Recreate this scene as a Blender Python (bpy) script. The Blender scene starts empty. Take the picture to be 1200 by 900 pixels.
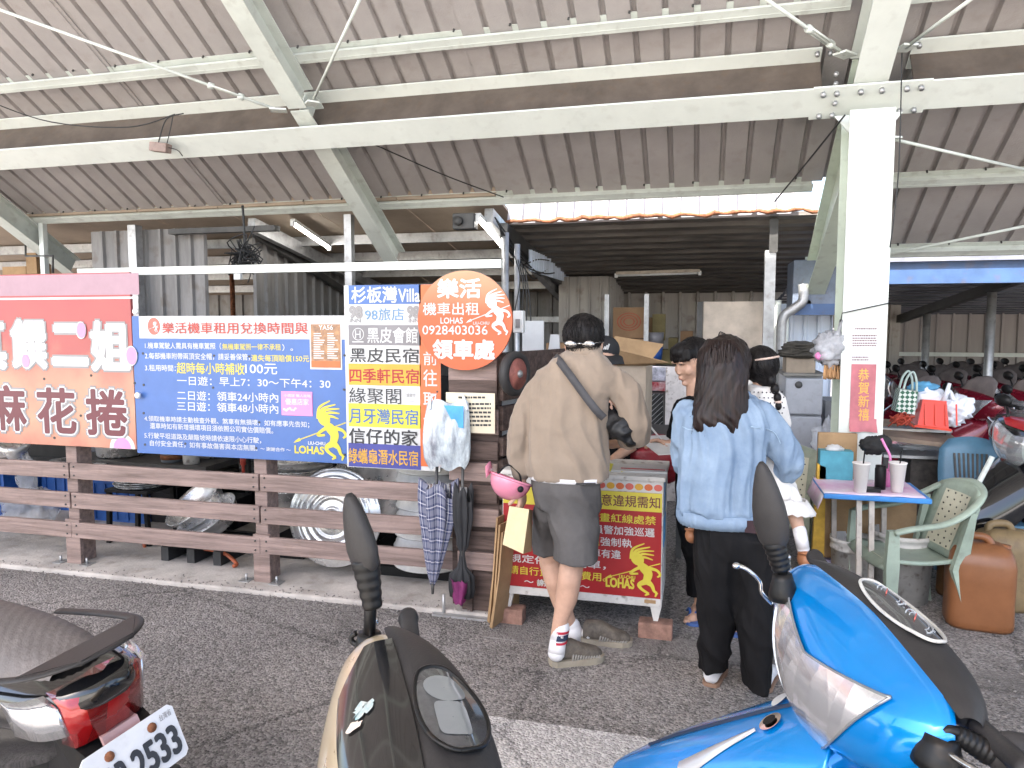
import bpy, bmesh, math, random
from mathutils import Vector, Matrix, noise
R = math.radians
S = bpy.context.scene
COL = S.collection
random.seed(7)

# ------------------------------------------------------------- camera, sky, sun, exposure
CAM_H, YAW, PITCH, FPX = 1.68, R(14.5), R(4.7), 860.0
cam_d = bpy.data.cameras.new('camera'); cam_d.sensor_width = 36; cam_d.lens = 36 * FPX / 1200
cam_d.clip_start = .05; cam_d.clip_end = 2000
cam = bpy.data.objects.new('camera', cam_d); COL.objects.link(cam)
cam.location = (0, 0, CAM_H); cam.rotation_euler = (R(90) - PITCH, 0, YAW)
S.camera = cam

SUN_EL, SUN_AZ = R(52), R(204)          # azimuth of the sun measured clockwise from +Y: behind left
w = bpy.data.worlds.new('World'); S.world = w; w.use_nodes = True
nt = w.node_tree; bg = nt.nodes['Background']
sky = nt.nodes.new('ShaderNodeTexSky'); sky.sky_type = 'NISHITA'; sky.sun_disc = False
sky.sun_elevation = SUN_EL; sky.sun_rotation = SUN_AZ; sky.dust_density = 3.0; sky.air_density = 1.0; sky.ozone_density = 1.0
nt.links.new(sky.outputs[0], bg.inputs[0]); bg.inputs[1].default_value = .15
sl = bpy.data.lights.new('sun', 'SUN'); sl.energy = 4.0; sl.angle = R(1); sl.color = (1, .95, .88)
so = bpy.data.objects.new('sun', sl); COL.objects.link(so)
sd = Vector((math.sin(SUN_AZ) * math.cos(SUN_EL), math.cos(SUN_AZ) * math.cos(SUN_EL), math.sin(SUN_EL)))
so.rotation_euler = sd.to_track_quat('Z', 'Y').to_euler()
S.view_settings.view_transform = 'Standard'; S.view_settings.look = 'None'
S.view_settings.exposure = 2.25; S.view_settings.gamma = 1; S.view_settings.use_curve_mapping = False
S.cycles.use_denoising = True
S.cycles.max_bounces = 6; S.cycles.diffuse_bounces = 4; S.cycles.transparent_max_bounces = 8
S.cycles.sample_clamp_indirect = 6
# ------------------------------------------------------------- where a photo point lies in the place
_f = Vector((-math.sin(YAW) * math.cos(PITCH), math.cos(YAW) * math.cos(PITCH), -math.sin(PITCH)))
_r = Vector((math.cos(YAW), math.sin(YAW), 0)); _u = _r.cross(_f); _c = Vector((0, 0, CAM_H))
def ray(x, y): return _f + _r * ((x - 600) / FPX) + _u * ((450 - y) / FPX)
def W(x, y, Y):                         # on the upright plane Y
    d = ray(x, y); return _c + d * (Y / d.y)
def G(x, y, z=0.):                      # on the level plane z
    d = ray(x, y); return _c + d * ((z - CAM_H) / d.z)
def V(*a): return Vector(a)

# ------------------------------------------------------------- materials
_mats = {}
def M(name, col, rough=.6, metal=0., var=.12, scale=6., bump=0., bscale=60., alpha=1., trans=0., emit=0., coat=0., col2=None, stretch=(1, 1, 1), spec=.5, ior=1.45, dirt=0., sheen=0.):
    if name in _mats: return _mats[name]
    m = bpy.data.materials.new(name); m.use_nodes = True; n = m.node_tree.nodes; L = m.node_tree.links
    b = n['Principled BSDF']
    b.inputs['Roughness'].default_value = rough; b.inputs['Metallic'].default_value = metal
    b.inputs['Specular IOR Level'].default_value = spec; b.inputs['IOR'].default_value = ior
    b.inputs['Coat Weight'].default_value = coat; b.inputs['Coat Roughness'].default_value = .06
    b.inputs['Alpha'].default_value = alpha; b.inputs['Transmission Weight'].default_value = trans
    if sheen: b.inputs['Sheen Weight'].default_value = sheen
    c = tuple(col) + (1,)
    tc = n.new('ShaderNodeTexCoord'); mp = n.new('ShaderNodeMapping'); mp.inputs['Scale'].default_value = stretch
    L.new(tc.outputs['Object'], mp.inputs[0])
    if var > 0:
        tx = n.new('ShaderNodeTexNoise'); tx.inputs['Scale'].default_value = scale; tx.inputs['Detail'].default_value = 6; tx.inputs['Roughness'].default_value = .65
        L.new(mp.outputs[0], tx.inputs['Vector'])
        mx = n.new('ShaderNodeMix'); mx.data_type = 'RGBA'
        lo = col2 if col2 else tuple(v * (1 - 2.2 * var) for v in col); hi = col if col2 else tuple(min(1, v * (1 + 1.6 * var)) for v in col)
        mr = n.new('ShaderNodeMapRange'); mr.inputs[1].default_value = .32; mr.inputs[2].default_value = .68
        L.new(tx.outputs['Fac'], mr.inputs[0]); L.new(mr.outputs[0], mx.inputs['Factor'])
        mx.inputs['A'].default_value = tuple(max(0, v) for v in lo) + (1,); mx.inputs['B'].default_value = tuple(hi) + (1,)
        out = mx.outputs['Result']
        if dirt > 0:
            t2 = n.new('ShaderNodeTexNoise'); t2.inputs['Scale'].default_value = scale * 3.7; t2.inputs['Detail'].default_value = 8
            L.new(tc.outputs['Object'], t2.inputs['Vector'])
            m2 = n.new('ShaderNodeMapRange'); m2.inputs[1].default_value = .56; m2.inputs[2].default_value = .7; m2.inputs[4].default_value = dirt
            L.new(t2.outputs['Fac'], m2.inputs[0])
            mm = n.new('ShaderNodeMix'); mm.data_type = 'RGBA'; L.new(m2.outputs[0], mm.inputs['Factor']); L.new(out, mm.inputs['A'])
            mm.inputs['B'].default_value = (.12, .075, .045, 1); out = mm.outputs['Result']
        L.new(out, b.inputs['Base Color'])
        rr = n.new('ShaderNodeMapRange'); rr.inputs[3].default_value = max(.02, rough - .08); rr.inputs[4].default_value = min(1, rough + .1)
        L.new(tx.outputs['Fac'], rr.inputs[0]); L.new(rr.outputs[0], b.inputs['Roughness'])
    else: b.inputs['Base Color'].default_value = c
    if emit > 0:
        b.inputs['Emission Color'].default_value = c; b.inputs['Emission Strength'].default_value = emit
    if bump > 0:
        tb = n.new('ShaderNodeTexNoise'); tb.inputs['Scale'].default_value = bscale; tb.inputs['Detail'].default_value = 5
        L.new(mp.outputs[0], tb.inputs['Vector'])
        bp = n.new('ShaderNodeBump'); bp.inputs['Strength'].default_value = min(1, bump); bp.inputs['Distance'].default_value = .01 * max(1, bump)
        L.new(tb.outputs['Fac'], bp.inputs['Height']); L.new(bp.outputs[0], b.inputs['Normal'])
    _mats[name] = m; return m

# ------------------------------------------------------------- mesh builder
class MB:
    def __init__(s): s.v = []; s.f = []; s.sm = []; s.mi = []; s.cur = 0
    def add(s, vs, fs, smooth=False):
        o = len(s.v); s.v += [tuple(v) for v in vs]; s.f += [tuple(i + o for i in f) for f in fs]; s.sm += [smooth] * len(fs); s.mi += [s.cur] * len(fs); return s
    def box(s, c, size, rot=None, bev=0.):
        hx, hy, hz = [a / 2 for a in size]; c = Vector(c)
        if bev <= 0 or min(size) < 3 * bev:
            vs = [V(x, y, z) for x in (-hx, hx) for y in (-hy, hy) for z in (-hz, hz)]
            fs = [(0, 1, 3, 2), (4, 6, 7, 5), (0, 4, 5, 1), (2, 3, 7, 6), (0, 2, 6, 4), (1, 5, 7, 3)]
        else:
            b = bmesh.new(); bmesh.ops.create_cube(b, size=1)
            for v in b.verts: v.co = V(v.co.x * size[0], v.co.y * size[1], v.co.z * size[2])
            bmesh.ops.bevel(b, geom=b.edges[:], offset=bev, segments=2, profile=.5, affect='EDGES')
            b.verts.index_update(); vs = [v.co.copy() for v in b.verts]; fs = [tuple(v.index for v in f.verts) for f in b.faces]; b.free()
        if rot is not None: vs = [rot @ v for v in vs]
        return s.add([v + c for v in vs], fs)
    def span(s, a, b, bev=0.): # box between two corners
        a, b = Vector(a), Vector(b); return s.box((a + b) / 2, [abs(x) for x in (b - a)], bev=bev)
    def bar(s, p, q, wd, h=None, up=V(0, 0, 1), bev=0.):
        p, q = Vector(p), Vector(q); d = q - p; x = d.normalized(); z = up - x * up.dot(x)
        if z.length < 1e-4: z = V(0, 1, 0) - x * x.y
        z.normalize(); y = z.cross(x); m = Matrix((x, y, z)).transposed()
        return s.box((p + q) / 2, (d.length, wd, h or wd), m, bev)
    def ring(s, c, rx, ry, n, ax=None, ay=None, ph=0):
        ax = ax or V(1, 0, 0); ay = ay or V(0, 1, 0); c = Vector(c)
        return [c + ax * (rx * math.cos(ph + 2 * math.pi * i / n)) + ay * (ry * math.sin(ph + 2 * math.pi * i / n)) for i in range(n)]
    def loft(s, rings, caps=(True, True), closed=True, smooth=True):
        n = len(rings[0]); vs = [p for r in rings for p in r]; fs = []
        for k in range(len(rings) - 1):
            for i in range(n if closed else n - 1):
                j = (i + 1) % n; fs.append((k * n + i, k * n + j, (k + 1) * n + j, (k + 1) * n + i))
        if caps[0]: fs.append(tuple(range(n))[::-1])
        if caps[1]: fs.append(tuple((len(rings) - 1) * n + i for i in range(n)))
        return s.add(vs, fs, smooth)
    def tube(s, pts, r, n=10, caps=True, flat=1.):
        pts = [Vector(p) for p in pts]; rs = r if isinstance(r, (list, tuple)) else [r] * len(pts)
        rings = []; up = None
        for i, p in enumerate(pts):
            t = (pts[min(i + 1, len(pts) - 1)] - pts[max(i - 1, 0)]).normalized()
            if up is None: up = V(0, 0, 1) if abs(t.z) < .9 else V(0, 1, 0)
            a = up.cross(t); a.normalize(); b = t.cross(a); up = b
            rings.append(s.ring(p, rs[i], rs[i] * flat, n, a, b))
        return s.loft(rings, (caps, caps))
    def cyl(s, p, q, r, r2=None, n=20): return s.tube([p, q], [r, r if r2 is None else r2], n)
    def lathe(s, prof, c=(0, 0, 0), n=32, axis=None, caps=(True, True)):   # prof: (radius, height)
        c = Vector(c); a, b, z = V(1, 0, 0), V(0, 1, 0), V(0, 0, 1)
        if axis is not None:
            z = Vector(axis).normalized(); a = (V(0, 0, 1) if abs(z.z) < .9 else V(1, 0, 0)).cross(z).normalized(); b = z.cross(a)
        return s.loft([s.ring(c + z * h, max(r, .0004), max(r, .0004), n, a, b) for r, h in prof], caps)
    def ball(s, c, r, sc=(1, 1, 1), n=16, m=10):
        c = Vector(c); rings = []
        for k in range(m + 1):
            t = math.pi * k / m - math.pi / 2; rr = max(1e-4, math.cos(t))
            rings.append([c + V(r * sc[0] * rr * math.cos(2 * math.pi * i / n), r * sc[1] * rr * math.sin(2 * math.pi * i / n), r * sc[2] * math.sin(t)) for i in range(n)])
        return s.loft(rings, (True, True))
    def prism(s, pts, t, axis=V(0, 1, 0)):        # flat outline given in 3-D, pushed along axis by t
        pts = [Vector(p) for p in pts]; n = len(pts); vs = pts + [p + axis * t for p in pts]
        fs = [tuple(range(n))[::-1], tuple(range(n, 2 * n))] + [(i, (i + 1) % n, n + (i + 1) % n, n + i) for i in range(n)]
        return s.add(vs, fs)
    def grid(s, rows, smooth=True, closed=False): return s.loft(rows, (False, False), closed, smooth)
    def merge(s, o):
        k = len(s.v); s.v += o.v; s.f += [tuple(i + k for i in f) for f in o.f]; s.sm += o.sm; s.mi += o.mi; return s
    def mesh(s, name):
        me = bpy.data.meshes.new(name); me.from_pydata(s.v, [], s.f); me.update()
        b = bmesh.new(); b.from_mesh(me); bmesh.ops.recalc_face_normals(b, faces=b.faces[:]); b.to_mesh(me); b.free()
        me.polygons.foreach_set('use_smooth', s.sm); me.polygons.foreach_set('material_index', s.mi); me.update(); return me

def link(name, me, mat, parent=None):
    o = bpy.data.objects.new(name, me)
    for m in (mat if isinstance(mat, (list, tuple)) else [mat]): me.materials.append(m)
    COL.objects.link(o)
    if parent is not None: o.parent = parent; o.matrix_parent_inverse = Matrix.Translation(-parent.location) if not parent.rotation_euler.z else parent.matrix_basis.inverted()
    return o
def obj(name, mb, mat, parent=None): return link(name, mb.mesh(name), mat, parent)
def sub(o, lv=2):
    m = o.modifiers.new('sub', 'SUBSURF'); m.levels = m.render_levels = lv; return o
def solid(o, t, off=-1.):
    m = o.modifiers.new('sol', 'SOLIDIFY'); m.thickness = t; m.offset = off; return o
def bevel(o, wd=.004, seg=2):
    m = o.modifiers.new('bev', 'BEVEL'); m.width = wd; m.segments = seg; m.limit_method = 'ANGLE'; return o
def tag(o, label, cat, group=None):
    o['label'] = label; o['category'] = cat
    if group: o['group'] = group
    return o
def thing(name, label, cat, loc=(0, 0, 0), group=None):     # an Empty at the thing's base; parts are built in world places
    o = bpy.data.objects.new(name, None); COL.objects.link(o); o.location = loc; o.empty_display_size = .05
    return tag(o, label, cat, group)
def structure(o): o['kind'] = 'structure'; return o
def copy_tree(o, parent=None):
    c = o.copy(); COL.objects.link(c)
    if parent is not None: c.parent = parent
    for ch in [x for x in COL.objects if x.parent == o]: copy_tree(ch, c)
    return c
def bake(me, mods):                         # run modifiers on a throwaway object and keep the mesh
    o = bpy.data.objects.new('tmp', me); COL.objects.link(o)
    for ty, kw in mods:
        m = o.modifiers.new('m', ty)
        for k, v in kw.items(): setattr(m, k, v)
    dg = bpy.context.evaluated_depsgraph_get(); dg.update()
    r = bpy.data.meshes.new_from_object(o.evaluated_get(dg)); bpy.data.objects.remove(o); return r
def sculpt(mb, vox=.012, it=4, fac=.5, disp=None, dec=None):     # one continuous skin round overlapping solids
    me = bake(mb.mesh('sculpt'), [('REMESH', dict(mode='VOXEL', voxel_size=vox)), ('SMOOTH', dict(factor=fac, iterations=it))])
    if disp:
        co = [v.co.copy() for v in me.vertices]; no = [v.normal.copy() for v in me.vertices]
        for i, v in enumerate(me.vertices): v.co = co[i] + no[i] * disp(co[i], no[i])
    me.polygons.foreach_set('use_smooth', [True] * len(me.polygons)); me.update(); return me
def limb(mb, pts, n=12):                    # chain of (point, radius): tapered, with round joints
    P = [Vector(p) for p, r in pts]; r = [x for _, x in pts]
    for i in range(len(P)):
        mb.ball(P[i], r[i], n=n, m=8)
        if i: mb.cyl(P[i - 1], P[i], r[i - 1], r[i], n)
    return mb
def smoothpath(pts, k=6):                   # Catmull-Rom
    P = [Vector(p) for p in pts]; out = []
    for i in range(len(P) - 1):
        a, b, c, d = P[max(i - 1, 0)], P[i], P[i + 1], P[min(i + 2, len(P) - 1)]
        for j in range(k):
            t = j / k; out.append(.5 * ((2 * b) + (c - a) * t + (2 * a - 5 * b + 4 * c - d) * t * t + (3 * b - a - 3 * c + d) * t ** 3))
    return out + [P[-1]]
def nz(p, s, seed=0.): return noise.noise(Vector(p) * s + V(seed, seed * 1.7, -seed))

# ------------------------------------------------------------- lettering: text turned into mesh, fitted to a box on a sign
def text_mesh(body, res=3):
    cu = bpy.data.curves.new('t', 'FONT'); cu.body = body; cu.size = 1; cu.resolution_u = res; cu.fill_mode = 'FRONT'
    o = bpy.data.objects.new('t', cu); COL.objects.link(o)
    dg = bpy.context.evaluated_depsgraph_get(); dg.update()
    me = bpy.data.meshes.new_from_object(o.evaluated_get(dg)); bpy.data.objects.remove(o); return me
_tc = {}
def letter(mb, body, o, ux, uy, wd=None, ht=None, bold=0., just='l', up=None):
    """body laid with its lower left corner at o, along ux, up uy, wd wide and ht high; bold thickens the strokes (share of the height)"""
    if body not in _tc:
        me = text_mesh(body); _tc[body] = ([v.co.copy() for v in me.vertices], [tuple(p.vertices) for p in me.polygons]); bpy.data.meshes.remove(me)
    co, fs = _tc[body]
    if not co: return mb
    x0, x1 = min(v.x for v in co), max(v.x for v in co); y0, y1 = min(v.y for v in co), max(v.y for v in co)
    sy = ht / (y1 - y0) if ht else wd / (x1 - x0); sx = wd / (x1 - x0) if wd else sy
    off = 0 if just == 'l' else -(x1 - x0) * sx * (.5 if just == 'c' else 1)
    o = Vector(o); up = up if up is not None else ux.cross(uy); rb = bold * sy
    n = 1 if bold <= 0 else (4 if bold < .03 else 8)
    for k in range(n):
        d = V(0, 0, 0) if bold <= 0 else ux * (rb * math.cos(2 * math.pi * (k + .5) / n)) + uy * (rb * math.sin(2 * math.pi * (k + .5) / n)) + up * (.00012 * k)
        mb.add([o + d + ux * ((v.x - x0) * sx + off) + uy * ((v.y - y0) * sy) for v in co], fs)
    return mb
def write(name, body, p0, p1, Y, mat, parent, bold=0., lift=.002, nrm=V(0, -1, 0)):
    """text filling the photo rectangle p0 (upper left) .. p1 (lower right) on the upright plane Y"""
    a = W(p0[0], p1[1], Y); b = W(p1[0], p1[1], Y); c = W(p0[0], p0[1], Y)
    mb = MB(); letter(mb, body, a + nrm * lift, V(1, 0, 0), V(0, 0, 1), (b - a).x, (c - a).z, bold)
    return obj(name, mb, mat, parent)
def rect(mb, p0, p1, Y, t=.002, lift=0.):
    a = W(p0[0], p1[1], Y); b = W(p1[0], p0[1], Y); mb.span((a.x, Y - lift, a.z), (b.x, Y - lift - t, b.z)); return mb
# ------------------------------------------------------------- surface materials
steel = M('painted_steel', (.58, .61, .56), .42, var=.05, scale=3, dirt=.2, bump=.1, bscale=25)
steel_white = M('white_steel', (.68, .71, .66), .4, var=.03, scale=3, dirt=.1)
steel_green = M('pale_green_steel', (.56, .62, .52), .45, var=.05, scale=3, dirt=.2)
web_brown = M('web_brown_tone', (.105, .082, .066), .7, var=.15, scale=4, dirt=.3)  # beam web set darker and browner than its flanges
roof_mat = M('roof_underside', (.35, .322, .31), .6, var=.05, scale=2.2, bump=.25, bscale=90, dirt=.14)
shed_metal = M('shed_sheet', (.235, .222, .21), .5, var=.16, scale=1.8, stretch=(3, 3, .5), dirt=.4)
shed_pale = M('pale_sheet', (.4, .365, .325), .5, var=.12, scale=1.6, stretch=(3, 3, .4), dirt=.5)
blue_sheet = M('bluish_sheet', (.6, .66, .76), .4, var=.08, scale=2, stretch=(3, 3, .4))
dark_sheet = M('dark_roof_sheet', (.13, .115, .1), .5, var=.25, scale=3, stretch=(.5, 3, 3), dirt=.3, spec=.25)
galv = M('galvanised', (.42, .42, .42), .42, metal=.6, var=.15, scale=5, dirt=.3)
dark_steel = M('dark_steel', (.06, .058, .055), .5, var=.2, scale=6)
tan_panel = M('tan_ceiling_panel', (.36, .285, .215), .7, var=.1, scale=2)
blue_paint = M('blue_paint', (.05, .1, .22), .4, var=.12, scale=3, dirt=.3)
rust = M('rust', (.22, .085, .04), .85, var=.3, scale=30)
cable = M('black_cable', (.02, .02, .02), .5, var=0)
white_pl = M('white_plastic', (.75, .75, .73), .35, var=.04, dirt=.1)
wood_brown = M('plastic_wood', (.26, .188, .165), .55, var=.2, scale=5, stretch=(.35, 6, 6), bump=.4, bscale=22, dirt=.15, spec=.25)
wood_dark = M('dark_plank', (.1, .07, .06), .6, var=.25, scale=6, stretch=(.4, 5, 5), bump=.4, bscale=22, spec=.2)
concrete = M('kerb_concrete', (.46, .42, .385), .85, var=.16, scale=2.5, bump=.5, bscale=60, dirt=.25)
tube_on = M('lit_tube', (1, .97, .92), .4, var=0, emit=7.)

def asphalt_mat(name, a, b, cracks=0.):
    m = bpy.data.materials.new(name); m.use_nodes = True; n = m.node_tree.nodes; L = m.node_tree.links; p = n['Principled BSDF']
    tc = n.new('ShaderNodeTexCoord')
    vo = n.new('ShaderNodeTexVoronoi'); vo.inputs['Scale'].default_value = 95; L.new(tc.outputs['Object'], vo.inputs['Vector'])
    n1 = n.new('ShaderNodeTexNoise'); n1.inputs['Scale'].default_value = 1.1; n1.inputs['Detail'].default_value = 7; L.new(tc.outputs['Object'], n1.inputs['Vector'])
    n2 = n.new('ShaderNodeTexNoise'); n2.inputs['Scale'].default_value = 28; n2.inputs['Detail'].default_value = 6; n2.inputs['Roughness'].default_value = .75; L.new(tc.outputs['Object'], n2.inputs['Vector'])
    sep = n.new('ShaderNodeSeparateColor'); L.new(vo.outputs['Color'], sep.inputs[0])
    ma = n.new('ShaderNodeMath'); ma.operation = 'MULTIPLY_ADD'; L.new(sep.outputs[0], ma.inputs[0]); ma.inputs[1].default_value = .75; L.new(n2.outputs['Fac'], ma.inputs[2])
    mb = n.new('ShaderNodeMath'); mb.operation = 'MULTIPLY_ADD'; L.new(n1.outputs['Fac'], mb.inputs[0]); mb.inputs[1].default_value = .9; L.new(ma.outputs[0], mb.inputs[2])
    mr = n.new('ShaderNodeMapRange'); mr.inputs[1].default_value = .8; mr.inputs[2].default_value = 1.85; L.new(mb.outputs[0], mr.inputs[0])
    mx = n.new('ShaderNodeMix'); mx.data_type = 'RGBA'; mx.inputs['A'].default_value = a + (1,); mx.inputs['B'].default_value = b + (1,)
    L.new(mr.outputs[0], mx.inputs['Factor'])
    n3 = n.new('ShaderNodeTexNoise'); n3.inputs['Scale'].default_value = .9; n3.inputs['Detail'].default_value = 9; n3.inputs['Roughness'].default_value = .7; n3.inputs['Distortion'].default_value = .6; L.new(tc.outputs['Object'], n3.inputs['Vector'])
    r3 = n.new('ShaderNodeMapRange'); r3.inputs[1].default_value = .52; r3.inputs[2].default_value = .68; r3.inputs[3].default_value = 1; r3.inputs[4].default_value = .62; L.new(n3.outputs['Fac'], r3.inputs[0])
    v3 = n.new('ShaderNodeTexVoronoi'); v3.feature = 'DISTANCE_TO_EDGE'; v3.inputs['Scale'].default_value = .55; d3 = n.new('ShaderNodeMix'); d3.data_type = 'VECTOR'; d3.inputs['Factor'].default_value = .16; L.new(tc.outputs['Object'], d3.inputs['A']); L.new(n2.outputs['Color'], d3.inputs['B']); L.new(d3.outputs['Result'], v3.inputs['Vector'])
    c3 = n.new('ShaderNodeMapRange'); c3.inputs[1].default_value = .001; c3.inputs[2].default_value = .006; c3.inputs[3].default_value = .45; c3.inputs[4].default_value = 1; L.new(v3.outputs['Distance'], c3.inputs[0])
    m3 = n.new('ShaderNodeMath'); m3.operation = 'MULTIPLY'; L.new(r3.outputs[0], m3.inputs[0]); L.new(c3.outputs[0], m3.inputs[1])
    hs = n.new('ShaderNodeHueSaturation'); L.new(m3.outputs[0], hs.inputs['Value']); L.new(mx.outputs['Result'], hs.inputs['Color']); L.new(hs.outputs[0], p.inputs['Base Color'])
    p.inputs['Roughness'].default_value = .85; p.inputs['Specular IOR Level'].default_value = .25
    h = n.new('ShaderNodeMath'); h.operation = 'MULTIPLY_ADD'; L.new(vo.outputs['Distance'], h.inputs[0]); h.inputs[1].default_value = -.9; L.new(n2.outputs['Fac'], h.inputs[2])
    bp = n.new('ShaderNodeBump'); bp.inputs['Strength'].default_value = .9; bp.inputs['Distance'].default_value = .012; L.new(h.outputs[0], bp.inputs['Height']); L.new(bp.outputs[0], p.inputs['Normal'])
    return m
asphalt = asphalt_mat('asphalt', (.085, .078, .074), (.43, .395, .372))
paint = asphalt_mat('worn_white_paint', (.3, .28, .27), (.72, .69, .67))
smooth_strip = asphalt_mat('cement_strip', (.17, .155, .145), (.33, .305, .288))

g = MB(); g.add([(-300, -300, 0), (300, -300, 0), (300, 300, 0), (-300, 300, 0)], [(0, 1, 2, 3)]); structure(obj('ground', g, asphalt))
# rough granular edge of the asphalt against the slab
g = MB(); g.span((-30, 3.9, -.2), (-1.12, 9.9, .03)); structure(bevel(obj('concrete_slab', g, concrete), .012))
g = MB(); g.span((-1.11, 3.66, -.1), (9, 3.9, .006)); structure(obj('cement_strip', g, smooth_strip))
g = MB(); g.span((-1.05, 2.48, -.02), (4.5, 2.9, .004)); structure(obj('painted_line', g, paint))
g = MB(); g.span((-80, -60, -.02), (80, .2, .004)); structure(obj('bounce_forecourt', g, M('pale_bounce_ground', (.56, .53, .49), .9, var=.1, scale=.6)))  # unseen pale ground behind the camera, colour raised to bounce light forward

g = MB(); rnd = random.Random(77)
for i in range(2600):
    X = rnd.uniform(-6, 1.6); k = rnd.random(); Y = 3.9 + rnd.gauss(-.02, .05) if k < .62 and X < -1.1 else rnd.uniform(2.0, 3.9); z = .03 if Y > 3.9 and X < -1.12 else .004; r = rnd.uniform(.0025, .0075) * (1.25 if k < .62 else .9); a = [V(rnd.uniform(.6, 1) * r * q[0], rnd.uniform(.6, 1) * r * q[1], rnd.uniform(.5, .9) * r * q[2]) + V(X, Y, z + r * .3) for q in ((1, 0, 0), (0, 1, 0), (-1, 0, 0), (0, -1, 0), (0, 0, 1), (0, 0, -1))]
    g.add(a, [(0, 1, 4), (1, 2, 4), (2, 3, 4), (3, 0, 4), (1, 0, 5), (2, 1, 5), (3, 2, 5), (0, 3, 5)])
o = obj('gravel', g, M('loose_stone', (.26, .24, .225), .9, var=.35, scale=45)); o['kind'] = 'stuff'; o['label'] = 'loose grey gravel scattered along the kerb and asphalt'
# ------------------------------------------------------------- profiled sheet
def sheet(mb, o, u, v, n, ul, vl, pitch=.2, w=.05, h=.03, kind='rib'):
    """sheet from corner o: ribs run along v, repeat along u, stand out along n"""
    o, u, v, n = Vector(o), Vector(u), Vector(v), Vector(n); prof = []; x = 0.
    while x < ul - 1e-6:
        if kind == 'rib': q = [(0, 0), (pitch - w, 0), (pitch - w * .75, h), (pitch - w * .25, h)]
        else: q = [(0, 0), (pitch * .42, 0), (pitch * .5, h), (pitch * .92, h)]
        prof += [(x + a, b) for a, b in q if x + a < ul]; x += pitch
    prof.append((ul, 0))
    mb.loft([[o + u * a + n * b for a, b in prof], [o + u * a + n * b + v * vl for a, b in prof]], (False, False), False, False); return mb

# ------------------------------------------------------------- steel canopy overhead
YB, SL = 5.2, .6
def zr(Y): return 3.46 - SL * (Y - YB)                 # underside of the purlin line
can = thing('steel_canopy', 'sloping pale steel canopy with ribbed grey metal roof and a white column', 'canopy', (.99, YB, 0))
nrm = V(0, SL, 1).normalized(); dn = V(0, 1, -SL).normalized()
def roof_piece(x0, x1, y0, y1, up):
    m = MB(); sheet(m, (x0, y0, zr(y0) + .1 + up), (1, 0, 0), dn, nrm, x1 - x0, (y1 - y0) * math.hypot(1, SL), .2, .045, .035)
    return obj('roof_sheet', m, roof_mat, can)
for i, (a, b, e) in enumerate(((-12.35, -4.55, 6.43), (-4.6, -1.6, 6.43), (-1.65, 1.15, 6.43), (1.11, 7.5, 7.23))): roof_piece(a, b, -6.6, e, .012 * (i % 2))  # roof carried on unseen behind the camera to block the sun
def cpurlin(x0, x1, Y):
    m = MB(); z = zr(Y)
    c = lambda dy, dz: V(0, dy, dz)
    m.bar(V(x0, Y, z + .004), V(x1, Y, z + .004), .075, .006, up=nrm)        # lower flange
    m.bar(V(x0, Y, z + .05) + dn * .035, V(x1, Y, z + .05) + dn * .035, .005, .09, up=nrm)
    m.bar(V(x0, Y, z) + nrm * .094 + dn * .0, V(x1, Y, z) + nrm * .094, .075, .006, up=nrm)
    m.bar(V(x0, Y, z + .012) - dn * .036, V(x1, Y, z + .012) - dn * .036, .004, .02, up=nrm)
    o = obj('purlin', m, steel, can)
    k = MB(); x = x0 + .1
    while x < x1:
        p = V(x, Y, z) + nrm * .09 - dn * .05; k.cyl(p, p - nrm * .02, .008, n=6); x += .4
    obj('screw', k, dark_steel, o)
for Y in (-6.3, -5.5, -4.7, -3.9, -3.1, -2.3, -1.5, -.63, .17, .97, 1.77, 2.57, 3.37, 4.17, 4.97, 5.66, 6.38):
    cpurlin(-11, .83, Y); cpurlin(1.15, 7, Y)
cpurlin(1.15, 7, 7.17)
def ibeam(m1, m2, p, q, wd, h, t=.014, up=V(0, 0, 1)):  # flanges into m1, web into m2
    p, q = Vector(p), Vector(q); x = (q - p).normalized(); z = (up - x * up.dot(x)).normalized()
    for s in (-1, 1): m1.bar(p + z * s * (h - t) / 2, q + z * s * (h - t) / 2, wd, t, up=z)
    m2.bar(p, q, t * .7, h - 2 * t, up=z)
zb = 3.02
for x0, x1 in ((-11, .72), (1.26, 7)):
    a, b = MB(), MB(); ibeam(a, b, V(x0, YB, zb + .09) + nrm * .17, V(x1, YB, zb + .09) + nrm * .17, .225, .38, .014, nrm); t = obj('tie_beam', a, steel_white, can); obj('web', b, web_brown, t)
# rafters
def rafter(X, y0, y1, wd, h, mat):
    m = MB(); off = nrm * (-h / 2 - .004)
    ibeam(m, m, V(X, y0, zr(y0)) + off, V(X, y1, zr(y1)) + off, wd, h, .012, nrm)
    return obj('rafter', m, mat, can)
for X in (-2.98, -6.94): rafter(X, -6.5, YB - .012, .15, .2, steel); rafter(X, YB + .012, 6.95, .15, .2, steel)
rafter(.99, -6.5, YB + .1, .2, .26, steel_white)
m = MB(); p0, p1 = V(.99, YB + .12, zr(YB + .12)), V(.99, 7.25, zr(7.25))       # haunched part beyond the column
m.prism([p0 - V(.006, 0, 0), p1 - V(.006, 0, 0), p1 - V(.006, 0, .3), p0 - V(.006, 0, .62)], .012, V(1, 0, 0))
for a, b in ((p0, p1), (p0 - V(0, 0, .62), p1 - V(0, 0, .3))): m.bar(a, b, .16, .012, up=nrm)
obj('cantilever_haunch', m, steel_green, can)
m = MB(); m.box(p1 - V(0, -.01, .16), (.18, .014, .44)); m.cyl(p1 - V(.06, .05, .36), p1 - V(.06, -.03, .36), .025); obj('end_plate', m, steel_green, can)
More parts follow.
